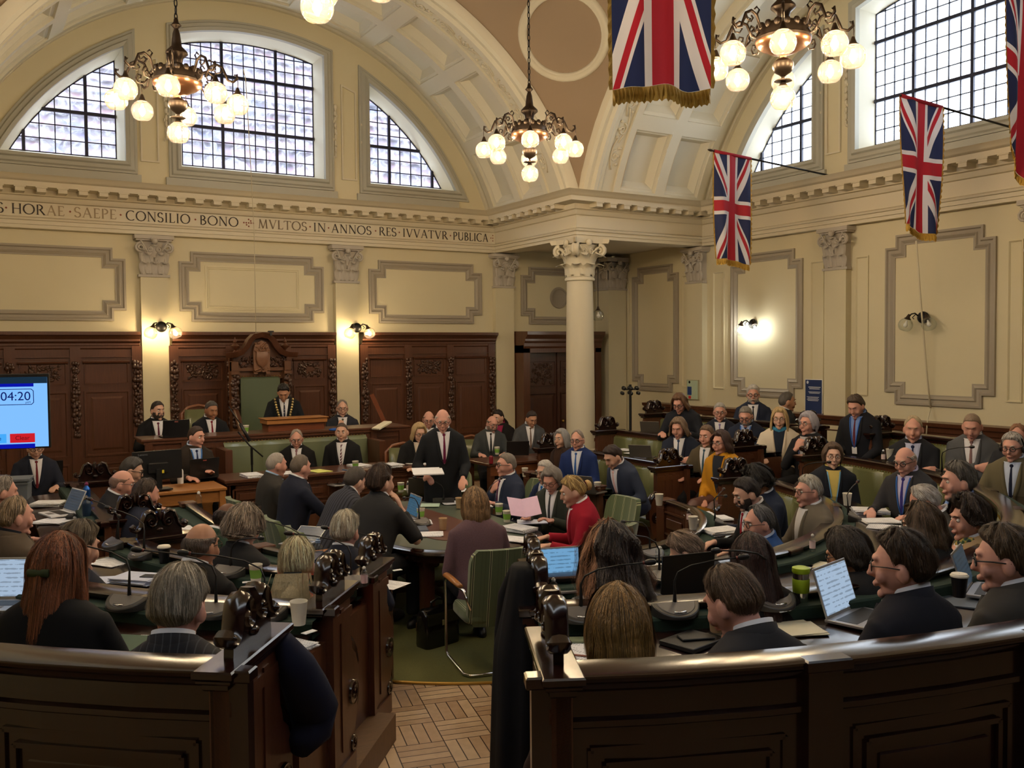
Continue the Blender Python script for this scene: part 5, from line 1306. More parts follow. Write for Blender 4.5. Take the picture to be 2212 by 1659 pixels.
P_(1063,899,14.2,205,'bald person with grey beard and glasses typing on black laptop at the far table',hair='bald',hc=(120,104,90),sk='pink',top=(66,70,72),tie=(34,34,38),glasses='thin',beard=(150,132,118),yaw=-22,pitch=18,arms=('desk','desk'))
P_(1076,885,15.3,225,'person with dark tied-back hair half hidden behind the bald laptop user',hair='pony',hc=(40,28,26),sk='fair',top=(28,24,26),shirt=(150,40,80),yaw=20,pitch=14)
P_(1148,888,14.4,205,'person with dark hair in grey suit reading at the far table by the column',hair='short',hc=(52,42,40),sk='tan',top=(78,80,84),tie=(120,100,90),yaw=-14,pitch=24,eyes=False)
P_(1213,927,12.6,262,'person with grey shoulder hair and brown jacket looking left, before the column',hair='bob',hc=(150,148,148),sk='fair',top=(52,38,34),shirt=(60,40,30),pitch=2,yaw=-8,arms=('lap','lap'))
P_(1247,928,11.7,232,'person with grey thinning hair and dark glasses in bright navy suit',hair='recede',hc=(150,136,124),sk='pink',top=(34,52,104),shirt=(220,224,236),tie=(52,96,170),glasses='thick',yaw=2,pitch=6,arms=('lap','lap'))
P_(1324,965,10.5,268,'person with dark brown hair and pink tie in blue suit bending over to read',hair='thick',hc=(52,38,34),sk='fair',top=(52,60,80),shirt=(226,226,236),tie=(226,186,186),lean=26,pitch=30,arms=((.16,.34,.14),(-.16,.34,.14)),legs=cloth((34,42,66)),eyes=False)
# round the centre table
P_(596,979,9.45,88,'person with short grey hair in dark grey suit, farthest on the left of the table',hair='crop',hc=(170,160,150),sk='pink',top=(58,56,54),shirt=(150,180,220),yaw=-6,lean=8,pitch=6)
P_(648,983,8.95,86,'person with short brown hair in navy suit, second along the left of the table',hair='crop',hc=(112,100,88),sk='pink',top=(36,40,56),yaw=-16,lean=10,pitch=6,arms=((.2,.50,.26),'desk'))
P_(766,1012,8.7,74,'person in pinstripe jacket with dark hair leaning over the table',hair='thick',hc=(74,66,60),sk='fair',topm=patmat('navy_pinstripe',(58,60,72),[(.72,(30,31,40))],11,'X'),lean=34,pitch=20,yaw=-5)
P_(822,1005,7.9,62,'person in charcoal suit with brown hair, hand on cheek, left of the table',hair='thick',hc=(72,56,48),sk='fair',top=(48,48,50),lean=22,pitch=0,yaw=10,arms=('face','desk'),S=1.18)
P_(1094,978,10.0,272,'grey-haired person in blue suit, hand on chin, right of the table',hair='short',hc=(128,118,108),sk='pink',top=(46,54,76),tie=(80,34,70),glasses='thick',yaw=8,pitch=0,arms=('chin',(-.22,.36,.36)))
P_(1178,993,10.1,258,'person with white-grey hair and glasses and blue tie behind the reading woman',hair='short',hc=(190,184,178),sk='fair',top=(36,52,92),tie=(40,110,180),glasses='thin',yaw=0,pitch=10)
P_(1192,1010,9.1,244,'person with grey hair and glasses in dark green jacket reading papers',hair='bobshort',hc=(134,126,120),sk='pink',top=(52,56,50),tie=(60,60,64),glasses='metal',yaw=-6,pitch=28,arms=('read','read'),eyes=False)
P_(1238,1030,7.95,300,'person in red jacket with blonde hair in a bun writing at the table',hair='bun',hc=(196,160,104),sk='fair',top=(160,26,46),lean=14,pitch=16,yaw=-4,arms=('desk','desk'),extra=('scrunchie',),kind='suit',topm=cloth((156,24,46),'wool'))
P_(1026,1056,7.45,14,'person with brown bobbed hair in purple tweed jacket at the near table end',hair='bob',hc=(138,108,76),sk='fair',topm=patmat('plum_tweed',(78,56,62),[(.45,(104,78,86)),(.7,(88,62,72))],160,'noise'),lean=10,pitch=10,arms=('desk','lap'))
# left block
P_(262,1017,8.5,98,'bald person with glasses in black jacket on the left, in front of the carved crests',hair='bald',hc=(140,110,96),sk='pink',top=(34,34,38),glasses='thin',lean=14,pitch=14)
P_(284,990,9.6,104,'person with bushy dark grey hair behind the bald person on the left',hair='thick',hc=(74,70,68),sk='fair',top=(40,42,48),glasses='thick',lean=8,pitch=18)
P_(314,1034,7.9,84,'person with brown hair in navy suit turned to the right beside the binder',hair='short',hc=(82,68,60),sk='pink',top=(40,44,60),lean=16,pitch=10,yaw=-4)
P_(489,1089,6.7,58,'dark-skinned bald person in green jacket with head bowed',hair='bald',hc=(50,38,34),sk='brown',top=(42,64,54),lean=14,pitch=26)
P_(526,1101,6.15,50,'person with curly grey hair and glasses in dark suit in the left middle row',hair='curlyshort',hc=(140,126,112),sk='fair',top=(42,42,44),glasses='thick',lean=8,pitch=10,yaw=6)
P_(433,1132,5.4,46,'balding person with glasses and grey stubble in black coat',hair='bald',hc=(100,88,80),sk='tan',top=(24,24,26),glasses='metal',lean=8,pitch=8,yaw=8,S=1.14)
P_(640,1165,4.95,26,'person with pale blonde hair in a clip and bright red patterned top',hair='pony',hc=(208,190,150),sk='fair',topm=patmat('red_floral_print',(206,54,52),[(.42,(206,54,52)),(.62,(238,158,136))],22),kind='top',arms=('lap','lap'),lean=4,pitch=10,extra=('clip',(20,24,28),-.035),S=1.14)
P_(746,1107,6.2,40,'person with thick white hair in dark navy suit by the left aisle',hair='thick',hc=(202,190,168),sk='pink',top=(38,42,56),lean=6,pitch=6,yaw=6)
P_(32,1073,6.0,62,'person with short sandy grey hair in brown jacket at the left edge',hair='recede',hc=(168,146,120),sk='pink',top=(92,80,68),shirt=(20,24,34),kind='cardigan',lean=4,pitch=2,yaw=10)
P_(4,1028,7.4,80,'person with thinning grey hair cut off by the left edge of the view',hair='recede',hc=(150,140,132),sk='pink',top=(60,54,48),lean=8,pitch=10)
P_(168,1130,5.2,44,'person with grey-brown parted hair in navy jacket, hand to mouth, behind the redhead',hair='thick',hc=(118,104,86),sk='fair',top=(32,36,50),lean=10,pitch=10,yaw=14,arms=('chin','desk'),S=1.14)
P_(124,1157,3.95,30,'person with long red-brown hair in a green clip wearing black',hair='long',hc=(132,78,50),sk='fair',top=(22,23,27),kind='top',lean=10,pitch=6,yaw=8,extra=('clip',(62,72,48),.0),arms=('chin','desk'),S=1.12)
P_(386,1229,3.55,26,'person with thick silver grey hair in dark pinstripe suit, nearest on the left',hair='thick',hc=(160,150,134),sk='pink',topm=patmat('dark_pinstripe_suit',(28,30,38),[(.93,(58,60,68))],13,'X'),lean=10,pitch=10,yaw=10,S=1.2)
# right block
P_(1322,1147,4.7,22,'person with long wavy dark hair streaked orange at the front and grey patterned top',hair='curly',hc=(62,50,46),hc2=(206,150,112),sk='fair',topm=patmat('grey_white_print',(60,60,66),[(.4,(60,60,66)),(.6,(160,160,166))],26),kind='top',lean=10,pitch=10,yaw=-8,S=1.12)
P_(1625,1158,4.65,14,'person with long straight dark brown hair, back to the camera, right block',hair='long',hc=(58,38,34),sk='fair',top=(26,24,26),kind='top',lean=8,pitch=12)
P_(1832,1146,4.95,350,'person with dark brown bobbed hair and glasses bending over a notebook',hair='bobshort',hc=(64,54,46),sk='tan',top=(32,32,34),kind='top',glasses='thin',lean=14,pitch=22,yaw=-16)
P_(1992,1089,5.55,338,'person with shaggy brown hair and white-framed glasses in black top',hair='collar',hc=(96,76,58),sk='fair',top=(24,24,26),kind='top',glasses='thick',lean=10,pitch=8,yaw=-12)
P_(2092,1078,5.85,312,'person with curly dark hair and patterned scarf resting hand on chin',hair='curlyshort',hc=(58,44,36),sk='pink',top=(176,148,112),kind='coat',lean=10,pitch=4,yaw=-14,arms=('chin','chin'),scarf=patmat('green_floral_scarf',(40,52,60),[(.4,(86,116,70)),(.6,(190,160,90))],40))
P_(1484,1156,5.9,320,'person with thin grey-brown hair bowed low behind the white-capped jar',hair='thick',hc=(140,118,100),sk='fair',top=(50,50,54),lean=24,pitch=34)
P_(1640,1091,6.7,296,'person with glasses and grey hair in bright blue jumper looking left',hair='recede',hc=(112,112,114),sk='pink',top=(40,74,130),shirt=(190,206,230),kind='suit',glasses='thin',lean=10,pitch=8,yaw=-6)
P_(1613,1033,7.4,294,'person with dark hair and beard in black jacket with red tie, looking down left',hair='short',hc=(60,54,54),sk='fair',top=(26,27,30),tie=(150,30,44),beard=(62,54,52),lean=14,pitch=20,yaw=-4)
P_(1636,1012,8.1,290,'person with black curly hair in navy coat half hidden behind the bearded man',hair='curlyshort',hc=(28,24,24),sk='tan',top=(34,42,62),lean=10,pitch=20)
P_(1747,1026,7.5,292,'person with white hair and thin glasses in grey tweed looking left',hair='short',hc=(206,198,182),sk='pink',top=(112,104,92),glasses='metal',lean=6,pitch=4,yaw=-4)
P_(1799,957,9.4,222,'person with short brown hair, yellow neckline and dark jacket facing the camera',hair='bobshort',hc=(96,76,62),sk='pale',top=(30,34,44),shirt=(220,196,110),glasses='metal',pitch=2,arms=('lap','lap'),extra=('lanyard',(120,170,210)))
P_(1956,967,8.2,262,'bald person with glasses, purple tie and blue lanyard, looking down',hair='bald',hc=(190,176,164),sk='pink',top=(54,54,58),shirt=(206,200,230),tie=(66,60,140),glasses='thick',yaw=2,pitch=16,lean=8,arms=('desk','desk'),extra=('lanyard',(60,110,190)))
P_(2000,1051,6.6,318,'person with sparse white hair bowed low in the right block',hair='recede',hc=(206,196,188),sk='pink',top=(60,58,56),lean=20,pitch=30,yaw=0)
P_(2070,1000,6.8,306,'person with dark grey hair in black suit and blue shirt looking left',hair='thick',hc=(112,106,98),sk='pink',top=(36,38,46),shirt=(120,150,210),lean=6,pitch=2,yaw=-2,S=1.12)
P_(2188,934,8.3,252,'person in olive tweed wearing black headphones and glasses at the right edge',hair='short',hc=(200,192,184),sk='pink',top=(104,96,74),shirt=(196,208,232),tie=(30,36,60),glasses='thick',yaw=6,pitch=10,extra=('headphones',))
P_(2199,915,9.2,245,'balding red-faced person behind the headphone wearer',hair='recede',hc=(150,110,84),sk='pink',top=(44,46,52),pitch=20)
P_(1973,897,9.9,238,'heavy elderly person with thin fair hair and eyes closed in black suit',hair='recede',hc=(190,172,140),sk='pink',top=(38,40,46),shirt=(190,196,226),tie=(34,44,80),pitch=8,eyes=False,S=1.18,arms=('cross','cross'))
P_(2100,895,9.6,246,'person with cropped sandy hair in grey checked suit, head down',hair='crop',hc=(150,128,108),sk='pink',top=(88,90,94),tie=(140,110,110),pitch=22,eyes=False,S=1.16,arms=('cross','cross'))
P_(1849,855,11.2,256,'person standing in black suit with blue lanyard looking down',hair='thick',hc=(78,64,54),sk='pink',top=(32,34,42),shirt=(120,150,210),tie=(110,50,60),pitch=26,lean=8,stand=True,eyes=False,S=1.12,arms=((.14,.30,.10),(-.14,.30,.10)),extra=('lanyard',(60,110,200)))
P_(1336,1274,3.48,26,'person with long straight golden brown hair, nearest on the right of the aisle',hair='bob',hc=(140,106,60),sk='fair',top=(60,44,40),kind='top',lean=8,pitch=10,S=1.2)
P_(1584,1228,3.5,8,'person with short brown hair in charcoal jacket looking down, nearest row',hair='short',hc=(104,82,64),sk='pink',top=(50,50,54),lean=12,pitch=24,yaw=-16,S=1.14)
P_(1948,1149,3.75,2,'person with dark receding hair and thin glasses in black suit beside the open laptop',hair='thick',hc=(66,50,38),sk='pink',top=(32,33,42),glasses='thin',lean=8,pitch=4,yaw=-34,S=1.12)
P_(2172,1139,3.95,4,'person with grey-brown hair and black glasses at the right edge of the nearest row',hair='thick',hc=(92,74,56),sk='pink',top=(62,60,58),glasses='thick',lean=8,pitch=6,yaw=-36,S=1.14)
# far right block
P_(1466,902,11.9,236,'person with long wavy grey-brown hair and folded arms in navy suit',hair='collar',hc=(130,108,88),sk='pink',top=(36,42,58),tie=(60,80,110),pitch=18,yaw=6,arms=('cross','cross'),eyes=False,S=1.12)
P_(1527,917,11.2,252,'person with brown hair in olive tweed jacket looking left beside the yellow coat',hair='short',hc=(110,88,70),sk='pink',top=(86,76,58),tie=(60,90,110),pitch=8,S=1.1)
P_(1558,930,10.6,258,'person with curly brown hair and glasses in mustard yellow coat',hair='collar',hc=(66,46,42),sk='pink',top=(196,140,36),shirt=(40,44,54),kind='coat',glasses='thin',pitch=4,yaw=4,arms=('lap','lap'),topm=cloth((196,138,34),'wool'),legs=mat('sheer_brown_tights',srgb(92,62,58),.5),S=1.12)
P_(1468,851,13.0,242,'person with curly chestnut hair and glasses leaning forward in dark jacket',hair='collar',hc=(112,82,60),sk='pink',top=(36,38,46),glasses='thick',lean=24,pitch=26,S=1.14,arms=('desk','desk'),kind='top')
P_(1555,869,13.2,226,'person with grey hair and glasses in dark suit behind a tall microphone',hair='short',hc=(176,172,166),sk='pink',top=(40,44,60),tie=(150,140,190),glasses='metal',pitch=8,S=1.12)
P_(1611,878,12.4,236,'person with grey hair and goatee looking down in navy suit and lanyard',hair='short',hc=(136,130,124),sk='pink',top=(38,44,62),shirt=(170,186,224),tie=(40,48,86),glasses='thick',beard=(150,142,136),pitch=24,eyes=False,S=1.12,extra=('lanyard',(60,110,190)))
P_(1627,832,13.9,226,'white-bearded person with round glasses in navy suit at the back wall',hair='thick',hc=(206,202,196),sk='pink',top=(40,46,66),tie=(36,40,50),glasses='thick',beard=(200,192,184),pitch=4,S=1.14)
P_(1700,846,13.3,118,'person with dark grey hair seen in profile facing right at the back wall',hair='short',hc=(92,86,82),sk='tan',top=(38,40,46),pitch=2,S=1.16,arms=('side','side'))
P_(1684,880,12.0,232,'person with long blonde hair, glasses and cream shawl',hair='long',hc=(196,168,120),sk='pale',top=(218,206,186),shirt=(36,44,60),kind='cardigan',glasses='metal',pitch=4,S=1.14,scarf=cloth((60,130,170),'wool'))
P_(1746,890,11.1,262,'person with short silver hair and black jacket, hand on chin',hair='bobshort',hc=(176,172,182),sk='pink',top=(30,31,36),shirt=(170,166,170),kind='cardigan',glasses='thin',pitch=0,yaw=4,arms=('chin','lap'),S=1.14,extra=('lanyard',(90,100,140)))
# ---------------------------------------------------------------- lamps
BULB=108
def glassy(name,col,mixv):
    m=bpy.data.materials.new(name); m.use_nodes=True; nt=m.node_tree; N=nt.nodes; L=nt.links; N.clear()
    o=N.new('ShaderNodeOutputMaterial'); t=N.new('ShaderNodeBsdfTransparent'); cmx=N.new('ShaderNodeMix'); cmx.data_type='RGBA'; lw0=N.new('ShaderNodeLayerWeight'); lw0.inputs[0].default_value=.5; L.new(lw0.outputs['Facing'],cmx.inputs[0]); cmx.inputs[6].default_value=(*col,1); cmx.inputs[7].default_value=(*[c**(5 if 'amber' in name else 2.5) for c in col],1); L.new(cmx.outputs[2],t.inputs[0]); g=N.new('ShaderNodeBsdfGlossy'); g.inputs['Roughness'].default_value=.06
    lw=N.new('ShaderNodeLayerWeight'); lw.inputs[0].default_value=.35; mu=N.new('ShaderNodeMath'); mu.operation='MULTIPLY'; mu.inputs[1].default_value=mixv; L.new(lw.outputs['Facing'],mu.inputs[0])
    tl=N.new('ShaderNodeBsdfTranslucent'); tl.inputs[0].default_value=(*col,1); y_=N.new('ShaderNodeMixShader'); y_.inputs[0].default_value=.03 if 'amber' in name else .02; L.new(t.outputs[0],y_.inputs[1]); L.new(tl.outputs[0],y_.inputs[2])
    x=N.new('ShaderNodeMixShader'); L.new(mu.outputs[0],x.inputs[0]); L.new(y_.outputs[0],x.inputs[1]); L.new(g.outputs[0],x.inputs[2]); L.new(x.outputs[0],o.inputs[0]); MATS[name]=m; return m
M_GLOBE=glassy('amber_tinted_lamp_glass',(1,.90,.72),.5); M_CLEAR=glassy('clear_glass',(.94,.96,.96),.5)
def emis(name,col,s):
    m=bpy.data.materials.new(name); m.use_nodes=True; N=m.node_tree.nodes; N.clear(); e=N.new('ShaderNodeEmission'); e.inputs[0].default_value=(*col,1); e.inputs[1].default_value=s; o=N.new('ShaderNodeOutputMaterial'); m.node_tree.links.new(e.outputs[0],o.inputs[0]); MATS[name]=m; return m
M_BULB=emis('warm_lit_bulb',(1,.86,.66),BULB); M_BULBW=emis('cool_lit_bulb',(1,.97,.88),BULB*.35); M_BULBS=emis('wall_lamp_lit_bulb',(1,.82,.56),BULB*.5)
M_BULB0=mat('unlit_frosted_bulb',(.8,.78,.72),.4)
def globe(root,p,r=.107,bulb=None,tilt=(0,0),lit=True):
    M=Matrix.Translation(p)@Matrix.Rotation(tilt[0],4,'X')@Matrix.Rotation(tilt[1],4,'Y')
    mb=MB(); prof=[(r*math.sin(R(a)),r*math.cos(R(a))) for a in (24,35,50,65,80,95,110,125,138)]+[(r*.62,-r*.78),(.002,-r*.80)]
    mb.lathe(prof,20,M); g=mb.build('glass_globe',M_GLOBE if (bulb is None or bulb is M_BULBS) else M_CLEAR,root,smooth=50)
    mb=MB(); mb.lathe([(.003,.055),(.012,.05),(.03,.0),(.045,-.012),(.046,-.02),(.02,-.02)],14,M@Matrix.Translation((0,0,r*.98+.01))); mb.build('globe_cap',M_BRONZE,g,smooth=40)
    mb=MB(); mb.lathe([(.001,.045),(.012,.04),(.014,.02),(.028,-.01),(.030,-.03),(.018,-.052),(.001,-.058)],10,M@Matrix.Translation((0,0,.02))); mb.build('bulb',bulb or M_BULB,g,smooth=1)
    return g
ARM=[(.26,.02),(.30,.12),(.36,.15),(.42,.12),(.45,.05),(.47,.0),(.52,-.015),(.56,.02),(.555,.06),(.535,.055),(.54,.04)]
ARM2=[(.27,-.02),(.31,-.07),(.36,-.06),(.38,-.02),(.36,.02),(.33,.01),(.335,-.02),(.35,-.02)]
ARM3=[(.42,.12),(.40,.07),(.36,.06),(.34,.09),(.36,.11)]
def make_chandelier(z_top,zr=0):
    root=empty('chandelier')  # origin: centre of the body ring
    mb=MB(); z=.58; k=0
    while z<z_top:
        M=Matrix.Translation((0,0,z))@Matrix.Rotation(k*PI/2,4,'Z'); mb.tube([(.014*math.sin(a),0,.042*math.cos(a)) for a in [2*PI*i/10 for i in range(11)]],.0055,5,M=M); z+=.068; k+=1
    mb.build('chain',M_BLACKM,root,smooth=1)
    mb=MB(); mb.lathe([(.002,.58),(.02,.56),(.025,.53),(.05,.50),(.02,.47),(.035,.42),(.045,.34),(.05,.30),(.10,.25),(.105,.23),(.06,.19),(.05,.14),(.10,.10),(.19,.08),(.215,.05),(.22,-.02),(.235,-.03),(.23,-.05)],28); 
    for i in range(16): a=2*PI*i/16; mb.ell((.205*math.cos(a),.205*math.sin(a),.06),(.03,.03,.035),6,5)
    mb.build('body_crown',M_BRONZE,root,smooth=40)
    mb=MB(); mb.lathe([(.232,-.05),(.225,-.075),(.18,-.11),(.15,-.115),(.12,-.14),(.07,-.155),(.03,-.17),(.025,-.19)],28); mb.build('reflector_bowl',M_COPPER,root,smooth=40)
    mb=MB(); mb.lathe([(.025,-.19),(.05,-.20),(.085,-.23),(.09,-.27),(.07,-.31),(.03,-.335),(.015,-.35),(.02,-.37),(.075,-.38),(.075,-.385),(.02,-.395),(.01,-.42)],20); mb.build('baluster',M_BRONZE,root,smooth=40)
    for i in range(8):
        a=2*PI*(i+.5)/8+zr; M=Matrix.Rotation(a,4,'Z'); mb=MB()
        mb.tube([(x,0,zz) for x,zz in ARM],[.013]*8+[.011,.009,.006],6,M=M); mb.tube([(x,0,zz) for x,zz in ARM2],.009,5,M=M); mb.tube([(x,0,zz) for x,zz in ARM3],.008,5,M=M)
        mb.tube([(.30,0,.12),(.27,0,.17),(.30,0,.19),(.325,0,.165)],.008,5,M=M)
        mb.tube([(.56,0,.02),(.565,0,-.02),(.56,0,-.11)],.004,5,M=M); mb.build('scroll_arm',M_BRONZE,root,smooth=1)
        globe(root,M@Vector((.56,0,-.235)))
    globe(root,Vector((0,0,-.53)))
    return root
chs=[((6.1,9.68,5.13),'bronze chandelier hanging lowest of all in front of the ceiling roundel, by the corner column'),((1.9,9.4,5.10),'bronze chandelier hanging in front of the large middle window of the back wall'),((6.1,5.62,5.10),'bronze chandelier at upper right between the big flag and the right windows'),((2.03,5.75,5.17),'bronze chandelier cut by the top edge, only two lit globes in view')]
c0=make_chandelier(5.0,R(-9))
for i,(p,lab) in enumerate(chs):
    o=c0 if i==0 else dup(c0); o.location=p
    o.rotation_euler=(0,0,[0,R(12),R(-16),R(8)][i]); tag(o,lab,'chandelier','bronze chandeliers with glass globes')
def sconce(mapf,u,z,label,bulb,rz):
    o=Vector(mapf(u,-VWL+.0 if mapf is mapE else 0,z)); root=empty('wall_lamp',o,rz,label,'wall lamp','twin globe wall lamps')
    mb=MB(); mb.ell((0,-.05,0),(.085,.06,.085),14,8); mb.build('backplate',M_BLACKM,root,smooth=1)
    for s in (-1,1):
        mb=MB(); mb.tube([(s*.05,-.08,.02),(s*.08,-.12,.06),(s*.12,-.14,.05),(s*.15,-.15,.01)],.011,6); mb.tube([(s*.08,-.11,.04),(s*.11,-.13,.0),(s*.09,-.12,-.02)],.007,5); mb.build('lamp_arm',M_BLACKM,root,smooth=1)
        globe(root,Vector((s*.18,-.18,-.10)),.098,bulb,(0,s*-.35))
    return root
sconce(mapN,xN(342)-.0,2.84,'twin-globe wall lamp lit warm on the left pilaster above the panelling',M_BULBS,0)
sconce(mapN,xN(765)-.0,2.84,'twin-globe wall lamp lit warm on the pilaster right of the ceremonial chair',M_BULBS,0)
sconce(mapE,at_x(1620,706,XE).y-CY,2.84,'twin-globe wall lamp lit cool white between the first two flags',M_BULBW,-PI/2)
sconce(mapE,at_x(1987,695,XE).y-CY,2.84,'unlit twin-globe wall lamp inside the right wall panel',M_BULB0,-PI/2)
p=at_f(1292,682,15.6); root=empty('pendant_lamp',p,0,'small unlit globe lamp hanging by a long cord beside the column','pendant lamp')
mb=MB(); mb.tube([(0,0,.14),(0,0,4.32-p.z)],.006,5); mb.build('cord',M_BLACKM,root)
globe(root,Vector((0,0,0)),.10,M_BULB0)
# ---------------------------------------------------------------- flags
def flag_mat():
    m=bpy.data.materials.new('union_flag_cloth'); m.use_nodes=True; nt=m.node_tree; N=nt.nodes; L=nt.links; p=N['Principled BSDF']; p.inputs['Roughness'].default_value=.7
    uv=N.new('ShaderNodeUVMap'); s=N.new('ShaderNodeSeparateXYZ'); L.new(uv.outputs[0],s.inputs[0])
    def M(op,a,b=None):
        n=N.new('ShaderNodeMath'); n.operation=op
        for i,v in enumerate((a,b)):
            if v is None: continue
            if isinstance(v,(int,float)): n.inputs[i].default_value=v
            else: L.new(v,n.inputs[i])
        return n.outputs[0]
    x=M('MULTIPLY',M('SUBTRACT',s.outputs[0],.5),30.); y=M('MULTIPLY',M('SUBTRACT',s.outputs[1],.5),60.)  # x across (short), y along drop
    ax,ay=M('ABSOLUTE',x),M('ABSOLUTE',y)
    d1=M('DIVIDE',M('SUBTRACT',y,M('MULTIPLY',x,2)),2.236); d2=M('DIVIDE',M('ADD',y,M('MULTIPLY',x,2)),2.236)
    white_d=M('MAXIMUM',M('LESS_THAN',M('ABSOLUTE',d1),3),M('LESS_THAN',M('ABSOLUTE',d2),3))
    def redd(d,flip):
        sgn=M('MULTIPLY',M('SIGN',y),flip); q=M('MULTIPLY',d,sgn); return M('MULTIPLY',M('GREATER_THAN',q,0),M('LESS_THAN',q,2))
    redt=M('MAXIMUM',redd(d1,1),redd(d2,-1))
    wc=M('MAXIMUM',M('LESS_THAN',ax,5),M('LESS_THAN',ay,5)); rc=M('MAXIMUM',M('LESS_THAN',ax,3),M('LESS_THAN',ay,3))
    def mix(f,a,b):
        n=N.new('ShaderNodeMix'); n.data_type='RGBA'; L.new(f,n.inputs[0])
        for i,c in ((6,a),(7,b)):
            if isinstance(c,tuple): n.inputs[i].default_value=(*c,1)
            else: L.new(c,n.inputs[i])
        return n.outputs[2]
    bl,wh,rd=srgb(36,46,88),srgb(222,220,226),srgb(176,36,52)
    c=mix(white_d,bl,wh); c=mix(redt,c,rd); c=mix(wc,c,wh); c=mix(rc,c,rd); L.new(c,p.inputs['Base Color'])
    tr=N.new('ShaderNodeBsdfTranslucent'); L.new(c,tr.inputs[0]); ms=N.new('ShaderNodeMixShader'); ms.inputs[0].default_value=.4; L.new(p.outputs[0],ms.inputs[1]); L.new(tr.outputs[0],ms.inputs[2]); L.new(ms.outputs[0],N['Material Output'].inputs[0]); return m
M_FLAG=flag_mat()
def flag(tip,base,w,h,label,seed,gap=.12):
    tip,base=Vector(tip),Vector(base); d=(base-tip).normalized(); root=empty('flag',base,0,label,'flag','union flags on poles'); rnd=random.Random(seed)
    base2=base+d*(.28/max(.2,abs(d.x))) if abs(base.x-XE)<.6 else base; L_=lambda p: tuple(Vector(p)-base)
    mb=MB(); mb.tube([L_(tip+d*.10),L_(base2)],.014,8); mb.build('flagpole',M_BLACKM,root,smooth=1)
    mb=MB(); mb.tube([L_(tip),L_(tip+d*.03),L_(tip+d*.06),L_(tip+d*.09),L_(tip+d*.12)],[.002,.016,.02,.012,.018],8); mb.build('spear_finial',M_BRONZE,root,smooth=1)
    nx,ny=26,44; vs=[];uvs=[]; dh=Vector((d.x,d.y,0)).normalized(); nrm=Vector((-dh.y,dh.x,0)); ph=[rnd.uniform(0,6) for _ in range(6)]
    def S(i,j):
        q=i/nx; t=j/ny; top=tip+d*(gap+w*q); amp=.012+.05*t*(1-.3*t)
        off=amp*(math.sin(q*9+ph[0]+t*2)+.5*math.sin(q*17+ph[1]-t*3)) ; sh=w*(q-.5)*(-.10*t)
        zz=top.z-h*t-(.02*math.sin(q*6+ph[2])+.06*w*(1-q))*t+ (d.z*w*(.5-q))*t*.7*-1
        return Vector((top.x+dh.x*sh+nrm.x*off,top.y+dh.y*sh+nrm.y*off,zz))
    for j in range(ny+1):
        for i in range(nx+1): vs.append(L_(S(i,j))); uvs.append((i/nx,1-j/ny))
    me=bpy.data.meshes.new('flag_cloth'); fs=[(j*(nx+1)+i,j*(nx+1)+i+1,(j+1)*(nx+1)+i+1,(j+1)*(nx+1)+i) for j in range(ny) for i in range(nx)]
    me.from_pydata(vs,[],fs); ul=me.uv_layers.new(name='UVMap')
    for l in me.loops: ul.data[l.index].uv=uvs[l.vertex_index]
    me.materials.append(M_FLAG); me.polygons.foreach_set('use_smooth',[True]*len(fs)); o=bpy.data.objects.new('flag_cloth',me); COL.objects.link(o); o.parent=root
    mb=MB(); mb.tube([L_(tip+d*(gap-.01)),L_(tip+d*(gap+w+.01))],.022,8); mb.build('pole_sleeve',cloth((150,36,52),'sleeve'),root,smooth=1)
    mb=MB(); rows=[]
    for i in range(nx*2+1):
        p=S(min(nx,i/2),ny); rows.append([L_(p+nrm*.006),L_(p-Vector((0,0,.045))+nrm*.010*(-1)**i),L_(p-Vector((0,0,.085+.008*math.sin(i*2.3)))+nrm*.005*(-1)**(i//2))])
    mb.loft(rows,close=False)
    mb.build('fringe',M_GOLD,root,smooth=0)
    for side in (0,nx):
        mb=MB(); rows=[]
        sgn=-1 if side==0 else 1
        for j in range(ny+1): p=S(side,j); rows.append([L_(p),L_(p+dh*sgn*(.018+.006*(j%2))+nrm*.006*(-1)**j)])
        mb.loft(rows,close=False); mb.build('side_fringe',M_GOLD,root)
    return root
b1=at_x(1787,378,XE-.30); t1=at_x(1528,323,XE-.30-2.05)
flag(t1,b1,.60,1.47,'union flag with gold fringe, nearest the corner column on the right wall',3)
b2=at_x(2180,274,XE-.30); t2=at_x(1942,205,XE-.30-1.75)
flag(t2,b2,.62,1.47,'union flag hanging before the large right-hand window, middle of the right wall',7,.04)
b3=Vector((XE-.3,5.05,b2.z)); t3=Vector((XE-2.2,5.05,b2.z+.42)); 
b3=at_x(2420,300,XE-.3); t3=at_x(2172,-60,XE-2.3)
flag(t3,b3,.80,1.72,'union flag cut off by the right edge of the view',11,.02)
pa=at_f(1310,-330,5.1); pb=at_f(1545,-330,5.1); dd=(pb-pa); dd.z=0; dd.normalize(); q0=pa-dd*.12; q0.z=5.52; q1=Vector((5.9,1.25,5.75))
q1=q0+Vector((1.15,-1.75,0)).normalized()*2.2; q1.z=5.45; 
flag((q0.x,q0.y,q0.z),(q0.x+dd.x*2.2,q0.y+dd.y*2.2,q0.z-.05),.60,1.62,'largest looking union flag hanging at top centre with long gold fringe',19)
